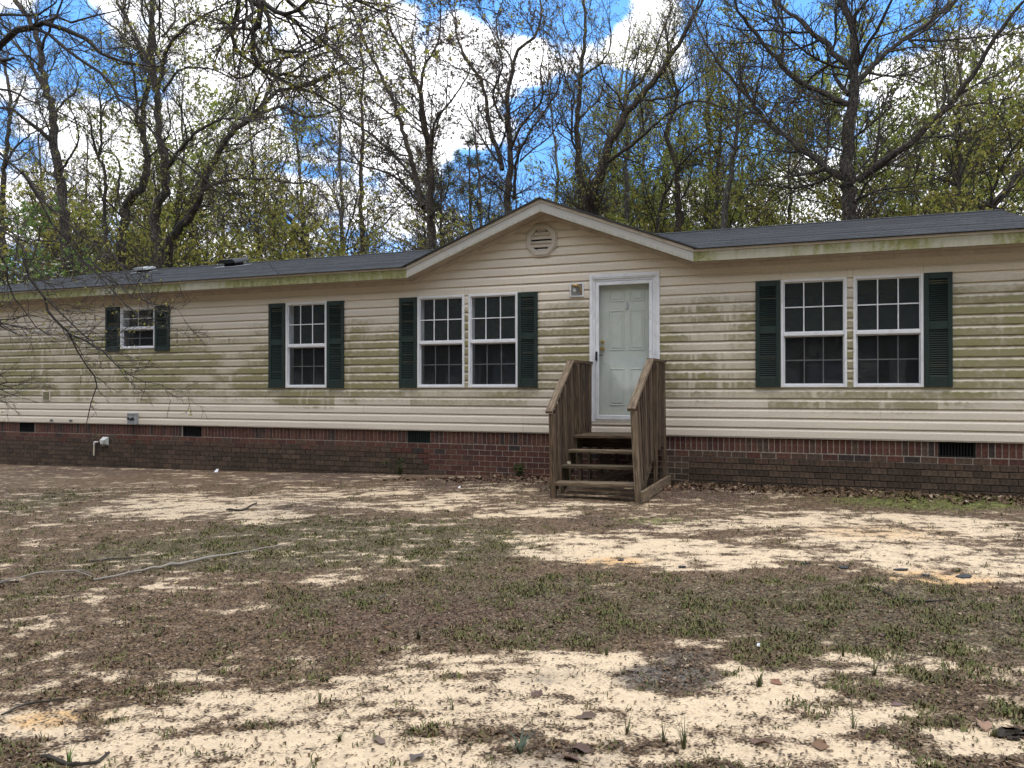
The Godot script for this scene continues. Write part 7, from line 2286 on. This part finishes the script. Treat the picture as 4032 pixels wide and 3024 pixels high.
func dogwood() -> void:
	begin_tree("dogwood", "flowering dogwood with white blossoms at the far left end of the home", "crown")
	t_style = Style.new()
	t_style.cols = [Color(0.16, 0.25, 0.05), Color(0.12, 0.2, 0.045), Color(0.21, 0.3, 0.07)] as Array[Color]
	t_style.leaf_p = 0.9; t_style.leaf_n = 5; t_style.leaf_s = 0.1
	t_style.gap1 = 0.3; t_style.len1 = 1.1; t_style.clear = 1.2
	var bx := -21.6
	var bz := -4.6
	var g := gy(bx, bz)
	limb([Vector4(bx, g - 0.15, bz, 0.11), Vector4(bx, g + 1.0, bz, 0.09), Vector4(bx + 0.3, g + 2.4, bz, 0.07), Vector4(bx + 0.2, g + 4.0, bz + 0.1, 0.045), Vector4(bx + 0.4, g + 5.6, bz, 0.02)], true)
	for q in [[1.3, 1.6, 0.5], [1.7, 2.6, -0.4], [-1.2, 2.2, 0.3], [0.6, 1.9, -1.2], [1.4, 3.6, 0.2], [-0.8, 3.4, 0.6], [1.9, 0.8, 0.2]]:
		limb([Vector4(bx + 0.25, g + 2.0 + q[1] * 0.35, bz, 0.05), Vector4(bx + q[0] * 0.5, g + 2.2 + q[1] * 0.6, bz + q[2] * 0.5, 0.035), Vector4(bx + q[0], g + 2.2 + q[1] * 0.9, bz + q[2], 0.015)])
	var m := MB.new()
	for i in 620:
		var a := rng.randf() * TAU
		var p := Vector3(0.35 + cos(a) * rng.randf() * 2.1, rng.randf_range(2.0, 5.0), sin(a) * rng.randf() * 1.5)
		for k in 4:
			var d := Basis(Vector3.UP, k * PI / 2 + i) * Vector3(1, rng.randf_range(-0.1, 0.35), 0).normalized()
			m.leaf(p, d, d.cross(Vector3.UP).normalized(), 0.055, 0.028, Color(0.62, 0.64, 0.52))
	tag(put("blossoms", m, M.leaf, t_node), "", "", "", "stuff")
	end_tree()

# ------------------------------------------------------------------ small things in the yard
func from_rd(r: float, d: float) -> Vector2:
	return Vector2(r * CY - d * SY, -r * SY - d * CY)

func scatter(called: String, shapes: Array, count: int, pick: Callable, tint: Callable, material: Material, kind := "stuff") -> void:
	# one mass of small pieces per shape, lying where pick() accepts them
	for si in shapes.size():
		var xf := []
		var cols := []
		var tries := 0
		while xf.size() < count / shapes.size() and tries < count * 12:
			tries += 1
			# nearer ground is sampled more densely, as it shows larger
			var d := -11.65 * CY + 3.1 + 9.5 * pow(rng.randf(), 1.7)
			var away := d + 11.65 * CY
			var r := -11.65 * SY + (rng.randf() * 2.0 - 1.0) * away * 0.64
			var p := from_rd(r, d)
			if p.y < 0.02 or p.y > 10.2 or p.x < -18.0: continue
			if p.y < 2.0 and p.x > -3.65 and p.x < -2.4: continue
			var sc: float = pick.call(p.x, p.y)
			if sc <= 0.0: continue
			var b := Basis(Vector3.UP, rng.randf() * TAU) * Basis(Vector3.RIGHT, rng.randf_range(-0.3, 0.3)) * Basis(Vector3.BACK, rng.randf_range(-0.3, 0.3))
			xf.append(Transform3D(b.scaled(Vector3.ONE * sc * rng.randf_range(0.6, 1.3)), Vector3(p.x, gy(p.x, p.y) + 0.002, p.y)))
			cols.append(tint.call(p.x, p.y))
		var mm := MultiMesh.new()
		mm.transform_format = MultiMesh.TRANSFORM_3D
		mm.use_colors = true
		mm.mesh = shapes[si]
		mm.instance_count = xf.size()
		for i in xf.size():
			mm.set_instance_transform(i, xf[i])
			mm.set_instance_color(i, cols[i])
		var o := MultiMeshInstance3D.new()
		o.name = numbered(called)
		o.multimesh = mm
		o.material_override = material
		add_child(o)
		tag(o, "", "", "", kind)

func curl_leaf(ln: float, w: float, curl: float, sd: int) -> ArrayMesh:
	var r2 := RandomNumberGenerator.new()
	r2.seed = sd
	var m := MB.new()
	var n := 5
	var L: Array[Vector3] = []
	var C: Array[Vector3] = []
	var R: Array[Vector3] = []
	for i in n + 1:
		var t := float(i) / n
		var ww := w * sin(PI * clampf(t * 0.92 + 0.06, 0.0, 1.0)) * r2.randf_range(0.65, 1.2)
		var y := 0.25 * curl * sin(t * 2.6 + sd) * ln + 0.004
		C.append(Vector3(0, maxf(y, 0.001), (t - 0.5) * ln))
		L.append(Vector3(-ww, maxf(y + ww * curl * r2.randf_range(0.3, 1.3), 0.0), (t - 0.5) * ln))
		R.append(Vector3(ww, maxf(y + ww * curl * r2.randf_range(0.1, 1.2), 0.0), (t - 0.5) * ln))
	for i in n:
		for q in [[L[i], C[i], C[i + 1], L[i + 1]], [C[i], R[i], R[i + 1], C[i + 1]]]:
			var nr: Vector3 = (q[2] - q[0]).cross(q[3] - q[1])
			if nr.y < 0: nr = -nr
			m.quad(q[0], q[1], q[2], q[3], nr.normalized() if nr.length() > 1e-9 else Vector3.UP)
	return m.mesh()

func grass_tuft(n: int, h: float, spread: float, sd: int) -> ArrayMesh:
	var r2 := RandomNumberGenerator.new()
	r2.seed = sd
	var m := MB.new()
	for i in n:
		var az := r2.randf() * TAU
		var d := Vector3(cos(az), 0, sin(az))
		var s := Vector3(-d.z, 0, d.x)
		var o := Vector3(r2.randf_range(-1, 1), 0, r2.randf_range(-1, 1)) * spread
		var hh := h * r2.randf_range(0.5, 1.2)
		var lean := r2.randf_range(0.3, 1.3)
		var w := 0.0022 + 0.0014 * r2.randf()
		var a := o + Vector3(0, -0.004, 0)
		var b := o + d * hh * 0.25 * lean + Vector3(0, hh * 0.6, 0)
		var c := o + d * hh * 0.8 * lean + Vector3(0, hh * (1.0 - 0.25 * lean), 0)
		var nr := (d * -0.5 + Vector3.UP).normalized()
		m.quad(a - s * w, a + s * w, b + s * w * 0.8, b - s * w * 0.8, nr)
		m.tri(b - s * w * 0.8, b + s * w * 0.8, c, nr)
	return m.mesh()

func stick(called: String, label: String, pts: Array, side_n: int, m: Material, group := "") -> Node3D:
	var p0: Vector4 = pts[0]
	var o := thing(called, label, "branch", Vector3(p0.x, gy(p0.x, p0.z), p0.z), group)
	var P := PackedVector3Array()
	var R := PackedFloat32Array()
	for i in pts.size() - 1:
		var a: Vector4 = pts[i]
		var b: Vector4 = pts[i + 1]
		for k in 4:
			var q := a.lerp(b, k / 4.0)
			P.append(Vector3(q.x, gy(q.x, q.z) + q.y, q.z) - o.position + rv() * q.w * 0.6)
			R.append(q.w * rng.randf_range(0.85, 1.15))
	var l: Vector4 = pts[pts.size() - 1]
	P.append(Vector3(l.x, gy(l.x, l.z) + l.y, l.z) - o.position)
	R.append(l.w)
	var mb := MB.new()
	mb.tube(P, R, 7, Color.WHITE, 0.1)
	put("stem", mb, m, o)
	for i in side_n:
		var k := 2 + rng.randi() % (P.size() - 3)
		var d := ((P[k + 1] - P[k]).normalized() + rv() * 0.9)
		d.y = absf(d.y) * 0.25
		d = d.normalized()
		var ln := rng.randf_range(0.12, 0.35)
		var T := PackedVector3Array([P[k]])
		var TR := PackedFloat32Array([R[k] * 0.5])
		for j in 4:
			d = (d + rv() * 0.25 + Vector3(0, -0.08, 0)).normalized()
			T.append(T[j] + d * ln / 4)
			TR.append(R[k] * 0.5 * (1.0 - 0.2 * j) * 0.8)
		mb = MB.new()
		mb.tube(T, TR, 5)
		put("side_twig", mb, m, o)
	return o

func make_yard() -> void:
	rng.seed = 555
	var lt := [curl_leaf(0.024, 0.007, 0.5, 1), curl_leaf(0.016, 0.006, 0.9, 2), curl_leaf(0.012, 0.0055, 0.3, 3), curl_leaf(0.04, 0.0022, 0.2, 4)]
	var brown := func(x: float, z: float) -> Color:
		var k := rng.randf()
		var f := clampf(field("leaf", x, z), 0.0, 1.0)
		var c := Color(0.068, 0.04, 0.021).lerp(Color(0.2, 0.125, 0.066), k * k)
		c = c.lerp(Color(0.095, 0.045, 0.029) * (0.6 + k), f * 0.7)
		if rng.randf() < 0.06: c = Color(0.33, 0.25, 0.17)
		return c
	var where_litter := func(x: float, z: float) -> float:
		var s := sandness(x, z, field("sand", x, z))
		var p := clampf(1.2 - s * 1.6, 0.07, 1.0)
		p = maxf(p, clampf(field("leaf", x, z), 0.0, 1.0) * 0.9)
		return 1.0 if rng.randf() < p else 0.0
	scatter("leaf_litter", lt, 72000, where_litter, brown, M.litter)
	# leaf drift along the foundation
	var drift := func(x: float, z: float) -> float:
		return 1.0 if rng.randf() < 1.0 - smoothstep(0.35, 0.95, z) else 0.0
	scatter("leaf_drift", [curl_leaf(0.07, 0.024, 0.8, 11), curl_leaf(0.06, 0.02, 1.2, 12)], 2600, drift, brown, M.litter)
	# grass
	var tufts := [grass_tuft(8, 0.019, 0.03, 21), grass_tuft(6, 0.03, 0.022, 22), grass_tuft(11, 0.014, 0.04, 23)]
	var green := func(_x: float, _z: float) -> Color:
		var k := rng.randf()
		var c := Color(0.06, 0.073, 0.017).lerp(Color(0.14, 0.145, 0.036), k)
		if rng.randf() < 0.4: c = Color(0.14, 0.11, 0.05) * (0.6 + k)
		return c
	var where_grass := func(x: float, z: float) -> float:
		var g := field("grass", x, z)
		var s := sandness(x, z, field("sand", x, z))
		var cl := g_b.get_noise_2d(x * 0.9 + 40.0, z * 0.9) * 1.5 + g_c.get_noise_2d(x * 0.5, z * 0.5) * 0.8
		var p := clampf((g * 0.5 + 0.1) * (0.45 + 1.6 * cl) - 0.5 * maxf(s - 0.5, 0.0), 0.006, 1.0)
		return (0.8 + 0.35 * clampf(cl, 0.0, 1.0)) if rng.randf() < p else 0.0
	scatter("grass", tufts, 12000, where_grass, green, M.litter)
	var mossy := func(x: float, z: float) -> float:
		return 0.6 if rng.randf() < clampf(field("moss", x, z) * 0.9, 0.0, 1.0) else 0.0
	var moss_c := func(_x: float, _z: float) -> Color:
		return Color(0.1, 0.13, 0.022).lerp(Color(0.2, 0.21, 0.04), rng.randf())
	scatter("moss", [grass_tuft(16, 0.02, 0.03, 31)], 1800, mossy, moss_c, M.litter)
	# fallen boughs and sticks
	var B: Material = M.bark_grey
	M.pale_bark = mat(Color(0.27, 0.24, 0.2), 0.9)
	stick("fallen_branch", "long forked grey branch lying in the grass at left", [Vector4(-5.35, 0.015, 6.93, 0.007), Vector4(-5.22, 0.02, 6.66, 0.009), Vector4(-5.12, 0.02, 6.4, 0.013), Vector4(-5.02, 0.02, 6.12, 0.011), Vector4(-4.86, 0.015, 5.72, 0.007), Vector4(-4.75, 0.01, 5.45, 0.005)], 7, M.pale_bark)
	stick("twig", "pale crooked twig beside the long fallen branch at far left", [Vector4(-5.98, 0.01, 7.2, 0.005), Vector4(-5.9, 0.03, 6.95, 0.007), Vector4(-5.72, 0.03, 6.8, 0.006), Vector4(-5.45, 0.01, 6.85, 0.004)], 3, M.pale_bark)
	stick("twig", "short straight twig nearest the left edge", [Vector4(-5.99, 0.008, 7.35, 0.008), Vector4(-5.85, 0.01, 7.15, 0.008)], 0, B)
	stick("twig", "dark thin stick at the lower left edge", [Vector4(-3.56, 0.012, 8.99, 0.0060), Vector4(-3.56, 0.012, 8.87, 0.0050), Vector4(-3.43, 0.012, 8.75, 0.0040)], 0, M.bark_dark)
	stick("twig", "curved bark strip at the bottom left corner", [Vector4(-3.01, 0.012, 9.23, 0.0100), Vector4(-2.85, 0.012, 9.24, 0.0087), Vector4(-2.78, 0.012, 9.19, 0.0073), Vector4(-2.80, 0.012, 9.10, 0.0060)], 0, M.bark_dark)
	stick("twig", "short dark stick on the pale sand patch at left", [Vector4(-6.86, 0.012, 3.74, 0.0120), Vector4(-6.63, 0.012, 3.76, 0.0105), Vector4(-6.80, 0.012, 3.28, 0.0090)], 0, M.bark_dark)
	stick("twig", "thin stick across the right foreground litter", [Vector4(0.04, 0.012, 5.23, 0.0080), Vector4(0.27, 0.012, 5.52, 0.0065), Vector4(0.55, 0.012, 5.36, 0.0050)], 1, M.bark_dark)
	stick("twig", "pale short twig left of the middle of the yard", [Vector4(-2.99, 0.012, 6.76, 0.0050), Vector4(-3.01, 0.012, 6.61, 0.0040)], 0, M.bark_grey)
	stick("twig", "pale flat stick among the litter at left", [Vector4(-5.98, 0.012, 6.40, 0.0090), Vector4(-5.74, 0.012, 6.19, 0.0080)], 0, M.bark_grey)
	stick("twig", "thin upright weed stalk at the bottom of the yard", [Vector4(-0.88, 0.012, 8.35, 0.0030), Vector4(-0.90, 0.012, 8.29, 0.0020)], 0, M.bark_dark)
	felt_scrap("small scrap of dark roofing felt at the edge of the sand, leftmost of the scraps", -1.29, 5.07, 0.11, 0.05, 0)
	felt_scrap("small scrap of dark roofing felt right of the yellow sand", -0.42, 4.62, 0.10, 0.05, 1)
	felt_scrap("pointed scrap of dark roofing felt in the middle of the row", -0.14, 4.64, 0.14, 0.06, 2)
	felt_scrap("bigger sliver of dark roofing felt next to the orange sand", 0.26, 4.55, 0.17, 0.06, 3)
	felt_scrap("tiny scrap of dark roofing felt between two bigger ones", 0.43, 4.67, 0.08, 0.05, 4)
	felt_scrap("largest flat scrap of dark roofing felt, rightmost of the row", 0.69, 4.58, 0.20, 0.09, 5)
	felt_scrap("thin dark scrap of roofing felt beside the yellow sand patch", -1.81, 4.96, 0.09, 0.04, 6)
	big_leaf("big tan lobed leaf beside the charred bark", 0.47, 7.56, 0.10, Color(0.33, 0.2, 0.13), 0)
	big_leaf("clump leaf standing up in the bottom foreground sand", -1.04, 8.40, 0.10, Color(0.1, 0.06, 0.045), 1)
	big_leaf("dark curled leaf at the bottom centre", -1.06, 8.48, 0.10, Color(0.12, 0.07, 0.05), 2)
	big_leaf("purplish brown curled leaf on the open sand", -1.42, 7.90, 0.09, Color(0.13, 0.075, 0.055), 3)
	big_leaf("brown leaf flat on the sand right of centre", -1.12, 8.08, 0.10, Color(0.12, 0.08, 0.055), 4)
	big_leaf("small grey brown leaf at lower left of the sand", -1.84, 8.62, 0.08, Color(0.14, 0.1, 0.075), 5)
	big_leaf("grey curled leaf at the bottom edge", -1.62, 8.70, 0.09, Color(0.12, 0.1, 0.085), 6)
	big_leaf("brown leaf on the dark soil strip", -1.06, 7.19, 0.06, Color(0.14, 0.09, 0.06), 7)
	big_leaf("reddish brown leaf in the right foreground", -0.39, 8.06, 0.10, Color(0.13, 0.075, 0.05), 8)
	big_leaf("orange brown leaf at the bottom right", -0.16, 8.01, 0.10, Color(0.2, 0.11, 0.06), 9)
	big_leaf("pale mauve leaf in the right foreground", 0.14, 7.44, 0.06, Color(0.16, 0.1, 0.09), 10)
	big_leaf("rust leaf in the right middle ground", -0.39, 7.37, 0.07, Color(0.2, 0.1, 0.06), 11)
	big_leaf("dark leaf in the grassy right side", 0.10, 6.40, 0.07, Color(0.12, 0.08, 0.06), 12)
	big_leaf("dark leaf in the middle of the yard", -2.32, 5.98, 0.06, Color(0.12,0.07,0.05), 13)
	big_leaf("pale tan leaf in the left grass", -4.78, 5.73, 0.06, Color(0.3,0.2,0.13), 14)
	big_leaf("small yellow leaf left of centre", -4.64, 6.83, 0.05, Color(0.5,0.36,0.2), 15)
	weed("spiky grey green weed rosette at the bottom centre", -1.26, 8.51, 16, 0.12, 0)
	weed("small dark green weed in the right sand", -0.46, 7.44, 9, 0.13, 1)
	weed("grassy tuft in the right foreground sand", -0.67, 8.20, 22, 0.16, 2)
	weed("thin grass tuft in the left part of the sand", -1.70, 8.22, 8, 0.12, 3)
	weed("tall sparse tuft near the bottom edge", -0.91, 8.18, 10, 0.10, 4)
	weed("bright green grass clump at the bottom left corner", -2.89, 9.21, 14, 0.09, 5)
	weed("grass tuft beside the small sand patches", -0.83, 6.43, 14, 0.12, 6)
	weed("grass clump at the left edge of the open sand", -2.33, 7.38, 22, 0.11, 7)
	weed("green tuft on the sand neck right of centre", -1.28, 7.21, 18, 0.10, 8)
	weed("grass clump on the upper edge of the open sand", -2.05, 7.53, 14, 0.09, 9)
	weed("tall grass tuft in the right middle ground", -0.10, 6.83, 16, 0.14, 10)
	weed("thin grass tuft at the right edge", 0.50, 7.64, 8, 0.10, 11)
	weed("grass tuft in the lower right sand", -0.04, 7.80, 14, 0.13, 12)
	weed("sparse brown grass tuft in the bottom sand", -0.76, 8.18, 9, 0.14, 13)
	weed("green tuft in the right sand strip", 0.05, 7.07, 14, 0.12, 14)
	weed("green tuft near the right edge strip", 0.38, 7.00, 14, 0.12, 15)
	weed("low dark weed in the lower left sand", -1.99, 8.68, 16, 0.05, 16)
	weed("small tuft at the left sand border", -2.32, 8.35, 12, 0.08, 17)
	wall_weed("leafy weed growing against the bricks left of the steps", -6.65, 0.32)
	wall_weed("small green weed at the wall just left of the steps", -4.66, 0.22)
	charred_bark(0.56, 7.60)
	paper_scrap(-10.04, 0.31)
	paper_scrap(-4.93, 1.51)
	paper_scrap(-0.53, 6.82)

func felt_scrap(label: String, x: float, z: float, w: float, d: float, i: int) -> void:
	var o := thing("roofing_scrap", label, "roofing scrap", Vector3(x, gy(x, z) + 0.004, z), "roofing felt scraps on the sand")
	var m := MB.new()
	var pts: Array[Vector3] = []
	var n := 6
	for k in n:
		var t := TAU * k / n + 0.3 * i
		pts.append(Vector3(cos(t) * w * 0.36 * (0.75 + 0.3 * ((k * 7 + i * 3) % 5) / 4.0), 0.0, sin(t) * d * 0.6 * (0.75 + 0.3 * ((k * 5 + i) % 4) / 3.0)))
	m.prism(pts, Vector3(0, 0.006, 0))
	o.rotation = Vector3(0.05 * ((i % 3) - 1), 0.4 + 0.2 * (i % 3), 0.04)
	put("felt", m, M.shingle, o)

func big_leaf(label: String, x: float, z: float, sz: float, col: Color, i: int) -> void:
	var o := thing("dead_leaf", label, "leaf", Vector3(x, gy(x, z) + 0.004, z), "large dead leaves on the ground")
	o.rotation.y = i * 2.1
	var m := MB.new()
	# lobed oak-like outline, folded and curled
	var n := 9
	var L: Array[Vector3] = []
	var R: Array[Vector3] = []
	var C: Array[Vector3] = []
	for k in n + 1:
		var t := float(k) / n
		var lob := 0.55 + 0.45 * absf(sin(t * PI * 3.0 + 0.4))
		var w := sz * 0.36 * sin(PI * (0.08 + 0.88 * t)) * lob
		var y := sz * 0.12 * sin(t * 3.0 + i)
		C.append(Vector3(0, maxf(y, 0.002), (t - 0.5) * sz))
		L.append(Vector3(-w, maxf(y + w * (0.3 + 0.35 * sin(i * 1.7 + t * 4)), 0.001), (t - 0.5) * sz * 0.95))
		R.append(Vector3(w, maxf(y + w * (0.35 + 0.4 * cos(i * 2.3 + t * 5)), 0.001), (t - 0.5) * sz * 0.95))
	for k in n:
		for q in [[L[k], C[k], C[k + 1], L[k + 1]], [C[k], R[k], R[k + 1], C[k + 1]]]:
			var nr: Vector3 = (q[2] - q[0]).cross(q[3] - q[1])
			if nr.y < 0: nr = -nr
			m.quad(q[0], q[1], q[2], q[3], nr.normalized(), col * (0.9 + 0.2 * ((k * 3 + i) % 3) / 2.0))
	put("blade", m, M.litter, o)
	m = MB.new()
	m.tube(PackedVector3Array([C[0], C[0] + Vector3(0.004, 0.004, -sz * 0.2), C[0] + Vector3(0.01, 0.002, -sz * 0.35)]), PackedFloat32Array([0.0016, 0.0014, 0.001]), 4, col * 0.7)
	put("stalk", m, M.litter, o)

func weed(label: String, x: float, z: float, n: int, h: float, i: int) -> void:
	var o := thing("weed", label, "weed", Vector3(x, gy(x, z), z), "weeds and grass tufts in the yard")
	var m := MB.new()
	for k in n:
		var az := rng.randf() * TAU
		var d := Vector3(cos(az), 0, sin(az))
		var s := Vector3(-d.z, 0, d.x)
		var w := (0.007 if i == 0 or i == 1 else 0.0032) * rng.randf_range(0.7, 1.2)
		var hh := h * rng.randf_range(0.45, 1.1)
		var lean := rng.randf_range(0.2, 1.1) if i != 0 else rng.randf_range(0.9, 1.5)
		var col := Color(0.06, 0.085, 0.03).lerp(Color(0.13, 0.12, 0.05), rng.randf())
		if i == 5: col = Color(0.08, 0.15, 0.025)
		if i == 0: col = Color(0.07, 0.09, 0.055)
		var p := d * 0.01 * rng.randf()
		var prev := p + Vector3(0, -0.005, 0)
		for j in 4:
			var t := (j + 1) / 4.0
			var q := p + d * hh * 0.75 * lean * t * t * 0.9 + Vector3(0, hh * (t - 0.4 * lean * t * t * 0.8), 0)
			var w0 := w * (1.0 - j * 0.25)
			var w1 := w * (1.0 - (j + 1) * 0.25)
			m.quad(prev - s * w0, prev + s * w0, q + s * w1, q - s * w1, (Vector3.UP - d * 0.4).normalized(), col)
			prev = q
	put("blades", m, M.litter, o)

func wall_weed(label: String, x: float, h: float) -> void:
	var z := 0.09
	var o := thing("weed", label, "weed", Vector3(x, gy(x, z), z), "weeds against the foundation")
	var m := MB.new()
	var lf := MB.new()
	for k in 6:
		var d := Vector3(rng.randf_range(-0.7, 0.7), 1.0, rng.randf_range(-0.1, 0.5)).normalized()
		var P := PackedVector3Array([Vector3(rng.randf_range(-0.03, 0.03), -0.01, 0)])
		for j in 4:
			d = (d + rv() * 0.2).normalized()
			P.append(P[j] + d * h / 4 * rng.randf_range(0.6, 1.1))
			for q in 4:
				var ld := (d * 0.4 + rv()).normalized()
				lf.leaf(P[j + 1], ld, ld.cross(rv()).normalized(), 0.05, 0.014, Color(0.06, 0.085, 0.025) * rng.randf_range(0.7, 1.4))
		m.tube(P, PackedFloat32Array([0.004, 0.0035, 0.003, 0.002, 0.0015]), 4)
	put("stems", m, M.twig, o)
	put("leaves", lf, M.leaf, o)

func charred_bark(x: float, z: float) -> void:
	var o := thing("bark_chunk", "charred black chunk of bark near the right edge", "bark", Vector3(x, gy(x, z), z))
	o.rotation.y = 0.5
	for q in [[0.0, 0.0, 0.06, 0.018, 0.03], [0.055, 0.012, 0.04, 0.014, 0.02], [-0.012, 0.042, 0.03, 0.012, 0.018]]:
		var m := MB.new()
		lump(m, Vector3(q[0], q[3] * 0.6, q[1]), Vector3(q[2], q[3], q[4]), int(q[2] * 1000), 0.5)
		put("piece", m, M.bark_dark, o)

var papers := 0
func paper_scrap(x: float, z: float) -> void:
	var lab: String = ["small white paper scrap at the foot of the bricks below the utility box", "tiny white paper scrap on the leaves left of the steps", "tiny white shell-like scrap in the right foreground sand"][papers]
	var o := thing("paper_scrap", lab, "litter", Vector3(x, gy(x, z) + 0.006, z))
	var sz: float = [0.075, 0.035, 0.022][papers]
	papers += 1
	var m := MB.new()
	var a := Vector3(-sz * 0.5, 0.002, sz * 0.4)
	var b := Vector3(sz * 0.5, 0.004, sz * 0.35)
	var c := Vector3(sz * 0.4, sz * 0.75, -sz * 0.2)
	var e := Vector3(-sz * 0.4, sz * 0.65, -sz * 0.3)
	m.prism([a, b, c, e] as Array[Vector3], Vector3(0, 0.0015, -0.001))
	put("sheet", m, M.white, o)
